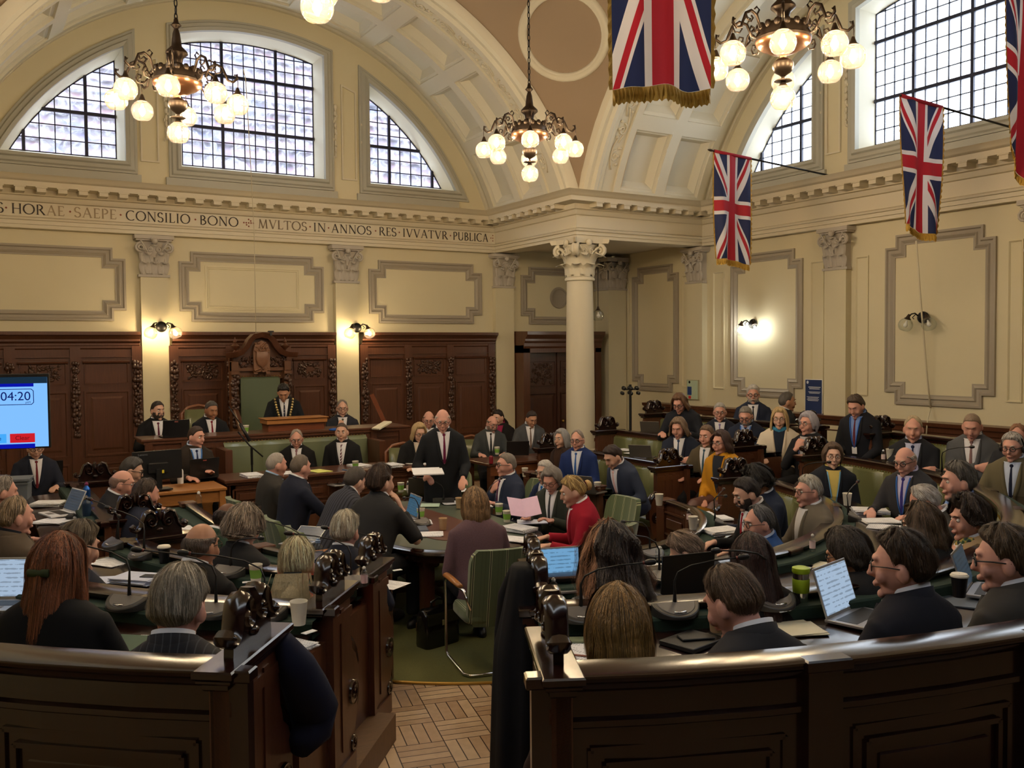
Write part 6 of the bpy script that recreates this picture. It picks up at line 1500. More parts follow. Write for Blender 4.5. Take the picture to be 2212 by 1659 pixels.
# cords
def cord(pts,r,label,m,name='cord'):
    p0=Vector(pts[0]); o=MB(); o.tube([tuple(Vector(p)-p0) for p in pts],r,6); ob=o.build(name,m,None,smooth=1,loc=p0); tag(ob,label,'cord'); return ob
M_CORD=mat('pale_cord',srgb(206,196,170),.7)
cord([at_y(526,150,12.0),at_y(531,175,12.4),at_y(540,330,13.6),at_y(549,500,14.4),at_y(553,728,14.6)],.006,'thin pale cord hanging from the chandelier to the top of the ceremonial chair',M_CORD)
cord([at_x(1979,520,XE-.25),at_x(1988,640,XE-.12),at_x(2003,820,XE+.02),at_x(2010,882,XE+.06)],.012,'pale rope running down the right wall panel to a cleat',M_CORD,'rope')
cord([at_x(2010,884,XE+.06),at_x(2004,905,XE-.05),at_x(2001,938,XE-.09)],.008,'short pale cord falling below the cleat on the right wall',M_CORD)
# ---------------------------------------------------------------- roof seen through the back windows
def roof_mat():
    m=bpy.data.materials.new('lichened_clay_roof_tiles'); m.use_nodes=True; nt=m.node_tree; N=nt.nodes; L=nt.links; p=N['Principled BSDF']; p.inputs['Roughness'].default_value=.8
    tc=N.new('ShaderNodeTexCoord'); n1=N.new('ShaderNodeTexNoise'); n1.inputs['Scale'].default_value=1.6; n1.inputs['Detail'].default_value=5; L.new(tc.outputs['Object'],n1.inputs[0])
    cr=N.new('ShaderNodeValToRGB'); E=cr.color_ramp.elements; E[0].position=.35; E[0].color=(*srgb(70,76,108),1); E[1].position=.5; E[1].color=(*srgb(106,88,108),1)
    e=E.new(.62); e.color=(*srgb(122,92,98),1); e=E.new(.72); e.color=(*srgb(150,172,188),1); L.new(n1.outputs[0],cr.inputs[0]); L.new(cr.outputs[0],p.inputs['Base Color']); return m
mb=MB(); mb.box((4,21.5,1.5),(26,.3,9)); mb.build('wall_neighbour_building',mat('neighbour_brick',srgb(120,104,108),.9,noise=.4,nscale=2),kind='structure')
mb=MB()
for i in range(22):
    y=18.6+i*.30; z=5.2+i*.33; mb.box((4,y,z),(26,.36,.05),None)
mb.add([(-9,18.4,5.0),(17,18.4,5.0),(17,25,12.2),(-9,25,12.2)],[(0,1,2,3)])
mb.build('ceiling_neighbour_roof',roof_mat(),kind='structure')
# ---------------------------------------------------------------- desk things
def proj(P):
    x,y,z=P[0],P[1],P[2]-EYE; fx=x*math.sin(YAW)+y*math.cos(YAW); rx=x*math.cos(YAW)-y*math.sin(YAW)
    F=fx*math.cos(PITCH)+z*math.sin(PITCH); U=-fx*math.sin(PITCH)+z*math.cos(PITCH)
    a=rx*math.cos(ROLL)+U*math.sin(ROLL); b=-rx*math.sin(ROLL)+U*math.cos(ROLL); return 1106+FPX*a/F,829.5-FPX*b/F
SHZ={1:DESK[1]+.066,2:DESK[2]+.066,3:DESK[3]+.051}
def on_shelf(u,k,blk,off=.10):  # place on the baize shelf of row k under the given picture column
    best=None
    for p,t,n in along(BLK[blk](RR[k+1],k+1),.01):
        q=p-n*off; P=(q.x,q.y,SHZ[k]); e=abs(proj(P)[0]-u)
        if (P[0]*math.sin(YAW)+P[1]*math.cos(YAW))>1 and (best is None or e<best[0]): best=(e,P,math.atan2(-n.x,n.y))
    return Vector(best[1]),best[2]
M_MIC=mat('dark_grey_microphone_plastic',srgb(58,56,54),.35); M_MIC2=mat('grey_speaker_grille',srgb(104,100,98),.45)
M_REDL=emis('red_microphone_ring',(1,.05,.03),2)
def make_mic(h=.36,bend=1,red=False,alt=False):
    root=empty('microphone_unit'); mb=MB(); pts=[(.115*math.cos(a),-.02+.105*math.sin(a)*-1) for a in [PI*i/16 for i in range(17)]]
    o=[(x,y) for x,y in pts]  # D-shape: straight edge at the back (y=-.02), bow towards -y (the sitter)
    zt=lambda y:.016+.42*(y+.125)
    mb.loft([[(x*s,(y+.06)*s-.06,z if k<2 else zt((y+.06)*s-.06)+z) for x,y in o] for k,(s,z) in enumerate(((1,.0),(1.03,.008),(1.03,-.004),(.98,0)))]); mb.build('mic_base',M_MIC,root,smooth=25)
    mb=MB(); mb.loft([[(x*s,(y+.045)*s-.045,zt((y+.045)*s-.045)+z) for x,y in o] for s,z in ((.84,.0),(.82,.003))]); mb.build('speaker_grille',M_MIC2,root,smooth=25)
    mb=MB(); mb.tube([(-.03,-.098,.032),(0,-.104,.030),(.03,-.098,.032)],.005,6); mb.build('button_bar',M_CHROME,root,smooth=1)
    mb=MB(); b=bend
    p=[(0,-.02,.04),(0,-.02,.10),(0,-.015,.16*h/.36)]+[(b*x*h/.36,-.01-y*h/.36,z*h/.36) for x,y,z in ((.02,.0,.20),(.08,.02,.235),(.18,.05,.26),(.29,.08,.275))]
    mb.tube(p,[.012,.008,.005,.0045,.0045,.0045,.0045],6); mb.build('gooseneck',M_BLACK,root,smooth=1)
    mb=MB(); e=Vector(p[-1]); d=(e-Vector(p[-2])).normalized(); mb.tube([tuple(e),tuple(e+d*.012),tuple(e+d*.03),tuple(e+d*.05),tuple(e+d*.058)],[.007,.014,.016,.013,.004],8); mb.build('mic_head',M_BLACK,root,smooth=1)
    mb=MB(); mb.tube([tuple(e-d*.006),tuple(e+d*.004)],.0085,8); mb.build('indicator_ring',M_REDL if red else mat('dull_red_ring',srgb(110,50,44),.5),root,smooth=1)
    return root
mic0=make_mic(); mic1=make_mic(.42,-1); used=[0,0]
def mic(u,k,blk,label,flip=0,rz=0,pos=None):
    src=(mic0,mic1)[flip]; o=src if not used[flip] else dup(src); used[flip]=1
    if pos is None: p,a=on_shelf(u,k,blk)
    else: p,a=Vector(pos),0
    o.location=p; o.rotation_euler=(0,0,a+R(rz)); tag(o,label,'microphone','gooseneck microphones on the desks'); return o
for a in ((288,1,'SW','microphone with gooseneck bent left, between the redhead and the silver-haired person',1),(470,1,'SW','microphone base just right of the silver-haired head',1),(575,1,'SW','microphone beside the tall white cup, nearest left row',1),
 (262,2,'SW','microphone just in front of the nearer carved crest on the left',1),(318,2,'SW','microphone behind the black-lidded cup on the left',1),(505,2,'SW','microphone right of the balding person in black coat',0),(760,2,'SW','microphone left of the small sanitizer bottle by the left aisle end',1),(40,2,'SW','microphone before the person at the left edge',0),
 (655,3,'SW','microphone behind the blonde ponytail on the innermost left row',1),(860,3,'SW','microphone beside the leftmost newel post of the aisle',1),
 (1252,1,'SE','microphone left of the long golden brown hair, neck bent far right',0),(1455,1,'SE','microphone in front of the closed black laptop, upright neck',0),(1662,1,'SE','microphone right of the brown-haired person looking down',1),(2030,1,'SE','microphone behind the shoulder of the black-suited person with thin glasses',1),
 (1420,2,'SE','microphone behind the wavy dark hair on the middle right row',1),(1730,2,'SE','microphone between the long dark brown hair and the bob',1),(2055,2,'SE','pale lit microphone right of the black-suited person in the nearest row',0),
 (1400,3,'SE','microphone with neck bent left, behind the wavy orange-streaked hair',1),(1560,3,'SE','microphone beside the tall stack of papers on the right',0),(1700,3,'SE','microphone before the person in blue jumper',1)):
    mic(a[0],a[1],a[2],a[3],a[4])
def mic_at(u,v,z,rz,label,flip=0): mic(0,0,'',label,flip,rz,at_z(u,v,z))
TZ=.760
mic_at(958,1088,TZ,150,'microphone on the council table in front of the standing speaker')
mic_at(1052,1112,TZ,200,'microphone on the council table behind the purple jacket',1)
mic_at(902,1134,TZ,30,'microphone beside the brown paper cup at the near end of the table',1)
mic_at(1822,1000,RAIL[1]-.0,80,'microphone on the far right desk in front of the standing person') if 0 else None
# papers
rp=random.Random(3)
M_PRINT=None
def print_mat():
    m=bpy.data.materials.new('printed_paper'); m.use_nodes=True; nt=m.node_tree; N=nt.nodes; L=nt.links; p=N['Principled BSDF']; p.inputs['Roughness'].default_value=.8
    tc=N.new('ShaderNodeTexCoord'); w_=N.new('ShaderNodeTexWave'); w_.bands_direction='Y'; w_.inputs['Scale'].default_value=22; L.new(tc.outputs['Object'],w_.inputs[0])
    n=N.new('ShaderNodeTexNoise'); n.inputs['Scale'].default_value=90; mp=N.new('ShaderNodeMapping'); mp.inputs['Scale'].default_value=(1,.15,1); L.new(tc.outputs['Object'],mp.inputs[0]); L.new(mp.outputs[0],n.inputs[0])
    a=N.new('ShaderNodeMath'); a.operation='GREATER_THAN'; a.inputs[1].default_value=.72; L.new(w_.outputs[1],a.inputs[0]); b=N.new('ShaderNodeMath'); b.operation='GREATER_THAN'; b.inputs[1].default_value=.5; L.new(n.outputs[0],b.inputs[0])
    c=N.new('ShaderNodeMath'); c.operation='MULTIPLY'; L.new(a.outputs[0],c.inputs[0]); L.new(b.outputs[0],c.inputs[1])
    x=N.new('ShaderNodeMix'); x.data_type='RGBA'; x.inputs[6].default_value=(*srgb(238,238,242),1); x.inputs[7].default_value=(*srgb(170,170,180),1); L.new(c.outputs[0],x.inputs[0]); L.new(x.outputs[2],p.inputs['Base Color']); return m
M_PRINT=print_mat()
def paper(u,v,z,rz,label,n=1,w=.21,h=.297,m=None,P=None,kind='paper'):
    p=P or at_z(u,v,z); root=empty('paper_stack' if n>1 else 'paper_sheet',p,R(rz),label,'papers' if n>1 else 'paper','loose papers on the desks')
    mb=MB(); 
    for i in range(min(n,6)):
        t=.0015 if n==1 else .004*n/6+.002; a=R(rp.uniform(-7,7))*(i>0); M=Matrix.Translation((rp.uniform(-.01,.01)*(i>0),rp.uniform(-.01,.01)*(i>0),i*t+t/2+.001))@Matrix.Rotation(a,4,'Z'); 
        mb.box((0,0,0),(w,h,t*.9),M)
    mb.build('sheets',m or M_PRINT,root); return root
D1,D2,D3=DESK[1]+.0,DESK[2]+.0,DESK[3]+.0
PP=[(340,1392,D1,50,'white sheets in front of the silver-haired person',2),(602,1400,D1,30,'white papers hanging past the end of the nearest left desk',4),(300,1256,D2,40,'thick blue-edged document pile under a pen, left middle desk',6),(255,1252,D2,70,'loose white page beside the blue-edged pile',1),(238,1216,D2,30,'notepad page with handwriting beside the microphones on the left',2),
(545,1290,D2,10,'printed sheet by the red patterned top',1),(832,1262,D3,30,'single sheet beside the aisle newel post',1),
(105,1092,D2,60,'large spread of papers near the open white laptop on the left',6),(112,1128,D2,50,'white pages in front of the dark blue flask',3),(150,1118,D2,80,'printed pages under the black glasses case',2),
(372,1120,D3,40,'open ring binder pages in front of the navy suit on the left',5),(392,1138,D3,60,'loose sheets below the ring binder',2),(428,1148,D3,50,'stack of printed minutes on the innermost left desk',6),(408,1114,D3,30,'upper sheets next to the black table microphones on the left',2),
(545,1030,.925,5,'thick paper stack at the left end of the clerks desk',6),(620,1022,.925,0,'papers in front of the glasses wearer on the green bench',2),(690,1018,.925,10,'yellow-topped folder on the clerks desk',2),(775,1008,.925,5,'paper pile with cup at the middle of the clerks desk',5),(845,1008,.925,0,'wide stack of documents near the right end of the clerks desk',6),(905,1002,.925,20,'loose sheets right of the clerks desk pile',2),
(900,1058,TZ,20,'white papers near the sanitizer on the council table',2),(945,1060,TZ,70,'blue and white brochure open on the council table',3),(995,1058,TZ,10,'sheet under the green cup on the council table',1),(920,1092,TZ,60,'mint green sheets on the council table',2),(985,1086,TZ,80,'white pages in the centre of the council table',2),(920,1155,TZ,60,'single white letter at the near edge of the council table',2),(900,1130,TZ,70,'closed white notebook at the near left of the council table',3),
(1088,1093,TZ,40,'pages beside the hand-on-chin person',2),(1120,1146,TZ,20,'thick report under the red sleeve',6),(1110,1165,TZ,30,'sheets at the near right edge of the council table',2),(1150,1128,TZ,60,'blue-lined documents below the pink booklet',2),
(1508,1112,D3,60,'long white agenda before the bearded person with red tie',3),(1545,1122,D3,70,'second white agenda on a navy folder',4),(1560,1152,D3+.05,80,'tall stack of white reports beside the blue jumper',6),
(1700,1225,D2,30,'papers beside the green-topped travel mug',2),(1770,1222,D2,25,'open cream notebook with handwriting',2),(1880,1108,D2,50,'thick stack with a black pen in front of the bald lanyard wearer',6),(1915,1140,D2,30,'printed sheets sliding off the stack on the right',2),(1900,1128,D2,60,'report with reading glasses on top',4),
(1235,1405,D1,20,'clipboard pages beside the nearest right crest',3),(1705,1362,D1,70,'glossy cream brochure on the nearest right desk',3),(1390,1225,D2,40,'papers behind the wavy dark hair',2),(1300,1190,D2,20,'sheets near the white-capped jar',2),
(2100,1305,D1,30,'dark grey folder open beside the right edge person',2),(1375,980,D2+.01,10,'small white booklet on the far right desk',2),(1352,972,D2+.01,0,'white folder before the arms-crossed person',2)]
for i,(u,v,z,rz,lab,n) in enumerate(PP):
    m=None
    if 'yellow' in lab: m=mat('yellow_card',srgb(222,224,120),.7)
    if 'mint' in lab: m=mat('mint_paper',srgb(200,226,206),.8)
    if 'cream' in lab: m=mat('cream_card',srgb(222,214,186),.5,noise=.15,nscale=4)
    if 'dark grey folder' in lab: m=mat('slate_folder',srgb(84,92,104),.5)
    if 'blue-lined' in lab or 'blue-edged' in lab or 'blue and white' in lab: m=mat('pale_blue_paper',srgb(206,214,240),.7,noise=.2,nscale=30)
    paper(u,v,z,rz,lab,n,m=m)
def booklet():
    p=at_f(1130,1108,8.6); root=empty('booklet',p,R(-20),'pink and white booklet held open by the reading woman','booklet'); mb=MB()
    M=Matrix.Rotation(R(35),4,'X'); mb.box((-.08,.0,.06),(.17,.24,.004),M@Matrix.Rotation(.25,4,'Y')); mb.box((.08,.0,.06),(.17,.24,.004),M@Matrix.Rotation(-.25,4,'Y')); mb.build('pages',mat('pink_tinted_pages',srgb(222,190,220),.7,noise=.1,nscale=20),root)
booklet()
sp=at_f(925,1019,9.85); root=empty('speech_notes',sp,R(200-360)*-1,'white notes held at waist height by the standing speaker','papers'); mb=MB(); mb.box((0,0,0),(.32,.22,.012),Matrix.Rotation(-.15,4,'X')); mb.box((.02,.0,.01),(.30,.21,.004),Matrix.Rotation(-.2,4,'X')); mb.build('pages',M_PAPER,root)
# cups
def make_cup(m,mband=None,lid=None,h=.11):
    root=empty('paper_cup'); mb=MB(); mb.lathe([(.002,.002),(.029,.002),(.03,.004),(.041,h),(.043,h+.002),(.041,h+.005),(.038,h),(.028,.01),(.002,.01)],18); mb.build('cup_body',m,root,smooth=40)
    if mband: mb=MB(); mb.lathe([(.0335,.03),(.0405,.085)],18); mb.build('printed_band',mband,root,smooth=1)
    if lid: mb=MB(); mb.lathe([(.002,h+.012),(.038,h+.012),(.041,h+.006),(.045,h+.004),(.044,h-.004)],18); mb.build('lid',lid,root,smooth=40)
    return root
M_CUPW=mat('white_card_cup',srgb(226,220,204),.7); M_CUPB=mat('kraft_card_cup',srgb(190,158,118),.75); M_GREENB=mat('lime_print',srgb(126,176,70),.7)
CT={'w':lambda:make_cup(M_CUPW),'g':lambda:make_cup(M_CUPW,M_GREENB),'b':lambda:make_cup(M_CUPB),'l':lambda:make_cup(M_BLACK,None,M_CUPW)}; CS0={}
for t,u,v,z,lab in (('w',646,1350,SHZ[1],'tall plain white cup on the shelf left of the aisle'),('g',553,1258,SHZ[2],'white cup with lime green print behind the red top'),('l',355,1216,SHZ[2],'black cup with white lid on the left middle desk'),('g',866,1063,TZ,'lime printed cup farthest left on the council table'),('g',949,1072,TZ,'lime printed cup before the speaker on the council table'),('g',909,1122,TZ,'pale green printed cup beside the open laptop on the table'),('b',957,1145,TZ,'brown paper cup nearest on the council table'),('b',992,1098,TZ,'brown paper cup beside the purple jacket head'),('g',1078,1112,TZ,'lime printed cup right of the purple jacket head'),('g',1095,1128,TZ,'lime printed cup by the thick report'),('w',1291,1063,.83,'small white cup in front of the bowed person in blue'),('g',1074,982,.89,'lime printed cup on the far table by the black laptop'),('w',1134,1030,.83,'white cup on the desk before the grey-haired blue tie person'),('w',1424,1092,.905,'white cup on the curved front rail at the right gangway'),('w',1922,992,1.22,'short white cup beside the sanitizer on the far right desk'),('b',2135,1048,1.15,'brown cup in front of the headphone wearer'),('l',2072,1290,SHZ[1],'dark cup with cream lid by the right edge person'),('b',1548,1365,SHZ[1]-.05,'brown cup half hidden by the brown-haired head in the nearest row'),('w',1830,1092,1.0,'white cup behind the carved crests on the right'),('g',768,1015,.925,'green printed cup on the clerks desk'),('w',1497,1144,.90,'small white cup on the newel block in the right block'),('g',531,937,1.345,'green printed cup on the ledge left of the lectern'),('w',2030,908,1.41,'white cup at the back row before the right wall'),('w',1500,1150,.82,'white cup lid near the tall report stack')):
    if t not in CS0: o=CS0[t]=CT[t]()
    else: o=dup(CS0[t])
    o.location=at_z(u,v,z); tag(o,lab,'cup','paper cups')
# bottles
def make_bottle(m,cap,r=.022,h=.13,label=None):
    root=empty('bottle'); mb=MB(); mb.lathe([(.002,.002),(r,.004),(r,h*.68),(r*.9,h*.76),(r*.42,h*.84),(r*.42,h*.88)],16); mb.build('bottle_body',m,root,smooth=50)
    mb=MB(); mb.lathe([(r*.5,h*.86),(r*.52,h*.93),(r*.3,h*.94),(r*.3,h*.98),(.001,h*.985)],14); mb.build('cap',cap,root,smooth=50)
    if label: mb=MB(); mb.lathe([(r*1.02,h*.2),(r*1.02,h*.6)],16); mb.build('label_band',label,root,smooth=1)
    return root
M_WCAP=mat('white_cap',srgb(228,228,226),.4); M_LBL=mat('pale_pink_label',srgb(214,190,190),.6)
for i,(u,v,z,lab) in enumerate(((787,1268,SHZ[2],'small sanitizer bottle with white cap at the left aisle end'),(1196,1302,SHZ[1]+.0,'white-capped sanitizer bottle beside the nearest right crest'),(1488,1128,SHZ[3],'clear bottle with white cap before the bearded person'),(1755,1192,SHZ[2],'white-labelled bottle with black band on the right middle desk'),(881,1062,TZ,'clear sanitizer pump on the council table'),(1908,997,1.22,'small sanitizer bottle on the far right desk'),(1358,1290,SHZ[1],'white-topped bottle above the golden brown hair'))):
    o=make_bottle(M_CLEAR,M_WCAP,.021,.13,M_LBL) if i==0 else dup(bb0)
    if i==0: bb0=o
    o.location=at_z(u,v,z); tag(o,lab,'bottle','small sanitizer bottles')
def bottle(u,v,z,m,cap,r,h,lab,lbl=None,cat='bottle'):
    o=make_bottle(m,cap,r,h,lbl); o.location=at_z(u,v,z); tag(o,lab,cat)
bottle(688,1238,SHZ[2]-.05,M_CLEAR,mat('pale_blue_cap',srgb(150,180,220),.4),.034,.24,'clear water bottle with pale blue cap behind the blonde ponytail',mat('printed_label',srgb(206,204,220),.6))
bottle(430,1106,D3,M_CLEAR,M_WCAP,.032,.22,'clear plastic water bottle on the left inner desk')
bottle(188,1100,D2,mat('iridescent_blue_steel',srgb(40,90,170),.25,metal=.8),mat('pink_metal_cap',srgb(170,90,140),.3,metal=.7),.036,.27,'iridescent blue steel bottle with pink cap',cat='flask')
bottle(188,1130,D2,mat('navy_enamel',srgb(26,50,78),.35),M_CHROME,.038,.25,'dark blue flask with steel collar nearest the redhead',cat='flask')
bottle(390,1045,.93,M_WCAP,M_BLACK,.034,.21,'slim white tumbler on the light oak table',cat='tumbler')
bottle(1425,1210,D2+.02,M_CLEAR,M_WCAP,.03,.10,'clear jar with white cap before the bowed head',cat='jar')
bottle(1061,1002,.85,mat('red_plastic',srgb(120,24,34),.35),M_BLACK,.03,.14,'dark red drinking bottle right of the speaker')
root=empty('travel_mug',at_z(1730,1315,SHZ[1]-.04),0,'steel travel mug with lime green lid and grip','mug')
mb=MB(); mb.lathe([(.002,0),(.03,.0),(.033,.02),(.038,.10),(.04,.19)],20); mb.build('steel_body',M_CHROME,root,smooth=40)
M_LIME=mat('lime_rubber',srgb(166,196,40),.45)
mb=MB(); mb.lathe([(.0375,.085),(.041,.09),(.043,.15),(.0405,.155)],20); mb.build('grip_band',M_LIME,root,smooth=40)
mb=MB(); mb.lathe([(.041,.183),(.045,.19),(.044,.21),(.03,.215),(.002,.214)],20); mb.build('lid',M_LIME,root,smooth=40)
# laptops
M_SILV=mat('silver_aluminium',srgb(176,176,180),.35,metal=.7); M_DKL=mat('black_laptop_shell',srgb(24,24,26),.35)
def screen_mat(nm,c,s,lines=True):
    m=bpy.data.materials.new(nm); m.use_nodes=True; nt=m.node_tree; N=nt.nodes; L=nt.links; p=N['Principled BSDF']; p.inputs['Base Color'].default_value=(.02,.02,.02,1); p.inputs['Roughness'].default_value=.2
    tc=N.new('ShaderNodeTexCoord'); w_=N.new('ShaderNodeTexWave'); w_.bands_direction='Z'; w_.inputs['Scale'].default_value=14; L.new(tc.outputs['Object'],w_.inputs[0]); n=N.new('ShaderNodeTexNoise'); n.inputs['Scale'].default_value=30; L.new(tc.outputs['Object'],n.inputs[0])
    a=N.new('ShaderNodeMath'); a.operation='MULTIPLY'; L.new(w_.outputs[1],a.inputs[0]); L.new(n.outputs[0],a.inputs[1]); g=N.new('ShaderNodeMath'); g.operation='GREATER_THAN'; g.inputs[1].default_value=.42; L.new(a.outputs[0],g.inputs[0])
    x=N.new('ShaderNodeMix'); x.data_type='RGBA'; x.inputs[6].default_value=(*c,1); x.inputs[7].default_value=(*[q*.6 for q in c],1); L.new(g.outputs[0],x.inputs[0]); L.new(x.outputs[2],p.inputs['Emission Color']); p.inputs['Emission Strength'].default_value=s; return m
M_SCR=screen_mat('lit_document_screen',srgb(176,200,226),.20); M_SCRB=screen_mat('lit_blue_screen',srgb(120,176,220),.2); M_SCRD=screen_mat('dim_screen',srgb(70,90,110),.1)
def laptop(u,v,z,az,label,shell=M_SILV,scr=M_SCR,ang=108,w=.33,h=.22,logo=False):
    # az: compass direction the user faces
    root=empty('laptop',at_z(u,v,z),-R(az),label,'laptop','laptops on the desks')
    mb=MB(); mb.box((0,-.11,.008),(w,h,.016),b=.003); mb.build('laptop_base',shell,root)
    mb=MB(); mb.box((0,-.085,.0165),(w*.86,h*.42,.002)); mb.build('keyboard',M_BLACK,root)
    mb=MB(); mb.box((0,-.175,.0168),(w*.3,h*.24,.001)); mb.build('touchpad',M_MIC2,root)
    M=Matrix.Translation((0,0,.014))@Matrix.Rotation(-R(ang-90),4,'X'); mb=MB(); mb.box((0,.004,h*.5),(w,.008,h),M,b=.002); li=mb.build('laptop_lid',shell,root)
    mb=MB(); mb.box((0,-.0015,h*.51),(w*.94,.002,h*.88),M); mb.build('screen',scr,li)
    if logo: mb=MB(); mb.box((w*.0,.009,h*.9),(.045,.001,.015),M); mb.build('red_logo_tag',mat('dull_red_tag',srgb(150,80,70),.5),li)
    return root
laptop(380,945,1.345,178,'black laptop in front of the bearded person on the dais',M_DKL,M_SCRD,100,logo=True)
laptop(440,1034,.925,170,'black laptop with small red tag on the light oak table',M_DKL,M_SCRD,100,.36,.24,logo=True)
laptop(104,1036,.90,170,'black laptop below the big screen at far left',M_DKL,M_SCRD,100,logo=True)
laptop(150,1108,D2+.02,75,'open white laptop on the left inner desk',mat('white_laptop',srgb(220,220,224),.4),M_SCRD,115)
laptop(20,1300,SHZ[1]-.04,30,'laptop with lit screen cut off at the left edge',M_SILV,M_SCR,105)
laptop(912,1068,TZ,200,'grey laptop seen from behind on the council table',mat('warm_grey_laptop',srgb(112,106,98),.4,metal=.4),M_SCRD,115)
laptop(888,1118,TZ,95,'laptop with dark blue screen seen side-on beside the hand-on-cheek person',M_SILV,screen_mat('dim_blue_screen',srgb(70,120,150),.12),105)
laptop(742,1046,TZ,80,'tablet propped open before the pinstripe jacket',M_SILV,M_SCRD,110,.26,.18)
laptop(1262,1066,.83,250,'grey laptop in front of the bright navy suit, right of the table',mat('warm_grey_laptop',srgb(112,106,98),.4),M_SCRD,115)
laptop(1118,984,.89,205,'black laptop used at the far table',M_DKL,M_SCRD,110)
laptop(1222,1262,SHZ[2]-.03,16,'laptop with light blue screen beside the hanging black coat',M_SILV,M_SCRB,108)
laptop(1483,1288,D2+.02,190,'laptop with black lid standing open in the right middle row',M_DKL,M_SCRD,95,.36,.25)
laptop(1822,1330,D1+.01,-14,'open laptop with lit document screen in front of the black-suited person',M_SILV,M_SCR,108,.34,.25)
laptop(2095,1275,D1+.02,-25,'thin silver laptop beside the right edge person',M_SILV,M_SCRD,108)
laptop(1405,935,1.12,232,'small grey laptop on the desk before the long wavy-haired person',mat('warm_grey_laptop',srgb(112,106,98),.4),M_SCRD,115,.30,.19)
laptop(1385,990,.99,236,'grey laptop with patterned lid before the folded arms',mat('warm_grey_laptop',srgb(112,106,98),.4),M_SCRD,115,.30,.19)
laptop(658,1170,.83,50,'tablet with lit edge lying at the left inner desk',M_SILV,M_SCRD,150,.26,.18)
# phones, pens, cases, notebooks
def slabt(nm,u,v,z,d,rz,m,label,cat,part='case',b=.003):
    root=empty(nm,at_z(u,v,z),R(rz),label,cat); mb=MB(); mb.box((0,0,d[2]/2),d,b=b); mb.build(part,m,root); return root
slabt('notebook',1495,1390,D1,(.24,.19,.022),12,mat('black_leather_cover',srgb(30,30,32),.4),'black leather notebook on the nearest right desk','notebook','cover')
slabt('phone',1503,1378,D1+.024,(.075,.155,.009),70,M_BLACK,'black smartphone lying on the black notebook','phone')
slabt('phone',1240,1385,D1+.012,(.075,.155,.010),60,mat('sage_phone_case',srgb(124,134,108),.4),'phone in sage green case beside the nearest right crest','phone')
slabt('notebook',245,1395,D1,(.22,.30,.02),50,mat('dark_green_cover',srgb(24,70,48),.6),'dark green folder beside the redhead elbow','folder','cover')
slabt('phone',330,1246,D2+.035,(.07,.15,.009),50,M_BLACK,'black phone on the blue-edged pile','phone')
slabt('glasses_case',152,1118,D2+.02,(.15,.06,.03),75,M_BLACK,'black glasses case on the printed pages','glasses case',b=.01)
slabt('pen',1880,1104,D2+.036,(.14,.010,.010),30,M_BLACK,'black pen on the thick stack at right','pen','barrel')
slabt('pen',1250,1418,D1+.012,(.15,.009,.009),-50,mat('rose_gold',srgb(150,100,86),.4,metal=.5),'rose coloured pen on the clipboard pages','pen','barrel')
slabt('notebook',905,1145,TZ,(.22,.16,.02),70,mat('steel_blue_box',srgb(86,96,112),.4),'grey blue device case beside the closed notebook','case')
for u,v,k,b in ((668,1366,1,'SW'),(536,1258,2,'SW'),(760,1272,2,'SW'),(1490,1330,1,'SE'),(1692,1320,1,'SE'),(858,1232,3,'SW')):
    slabt('name_card',u,v,SHZ[k],(.07,.035,.004),rp.uniform(-20,40),M_PAPER,'small white name card on the green shelf near %s'%{668:'the tall white cup',536:'the lime printed cup',760:'the aisle sanitizer',1490:'the upright microphone',1692:'the travel mug',858:'the newel post'}[u],'card','card')
slabt('crumpled_cloth',724,930,1.345,(.16,.08,.03),20,mat('royal_blue_cloth',srgb(30,90,190),.8),'crumpled bright blue cloth beside the lectern','cloth','cloth',b=.012)
# coat on the crest, jumper, briefcase, shopping bag
def drape():
    F=frame_at(BLK['SE'](RR[2],2),0); root=empty('coat',(F@Vector((.15,0,0))).to_tuple(),0,'long black coat hung over the carved crest at the right aisle end','coat')
    mb=MB(); rings=[]; rnd=random.Random(4)
    for i in range(22):
        t=i/21; z=1.37-1.22*t; w=.10+.17*min(1,t*1.8)+.03*t; d=.06+.07*min(1,t*3)
        row=[]
        for j in range(32):
            a=2*PI*j/32; f=1+.10*math.sin(a*6+1)*min(1,t*2)+.05*math.sin(a*11)
            row.append((.12+w*f*math.cos(a)-.10*t,.04+(d*f*math.sin(a))*(1.0)+.05*t,z+.02*math.sin(a*5)*t))
        rings.append(row)
    mb.loft(rings,M=F); wb(mb,'coat_cloth',cloth((16,17,22),'coat'),root,smooth=1)
    mb=MB(); mb.tube([F@Vector(p) for p in ((.30,.05,1.30),(.40,.07,1.15),(.42,.08,.95),(.38,.08,.75),(.30,.09,.66))],[.05,.08,.09,.10,.07],12); wb(mb,'coat_sleeve',cloth((16,17,22),'coat'),root,smooth=1)
drape()
def jumper():
    F=frame_at(BLK['SW'](RR[1],1),1); root=empty('jumper',(F@Vector((.45,0,.9))).to_tuple(),0,'dark navy jumper bundled over the bench arm at the left aisle','jumper')
    mb=MB(); mb.tube([F@Vector(p) for p in ((.36,.02,1.36),(.42,.05,1.24),(.50,.06,1.12),(.58,.06,1.02),(.56,.05,.93),(.47,.04,.90))],[.04,.075,.09,.10,.09,.05],14); wb(mb,'knitted_body',cloth((28,32,52),'wool'),root,smooth=1)
jumper()
p=at_z(946,1390,.012); root=empty('briefcase',p,R(12),'shiny black leather briefcase standing on the green carpet','bag'); ML=mat('patent_black_leather',srgb(20,19,20),.18,bump=.2,bscale=20,coat=.6)
mb=MB(); mb.loft([[(x*s,y*q,z) for x,y in sup(.18,.09,28,6)] for z,s,q in ((0,.98,.95),(.02,1,1),(.25,.99,.85),(.30,.96,.5),(.315,.9,.3))]); mb.build('bag_body',ML,root,smooth=45)
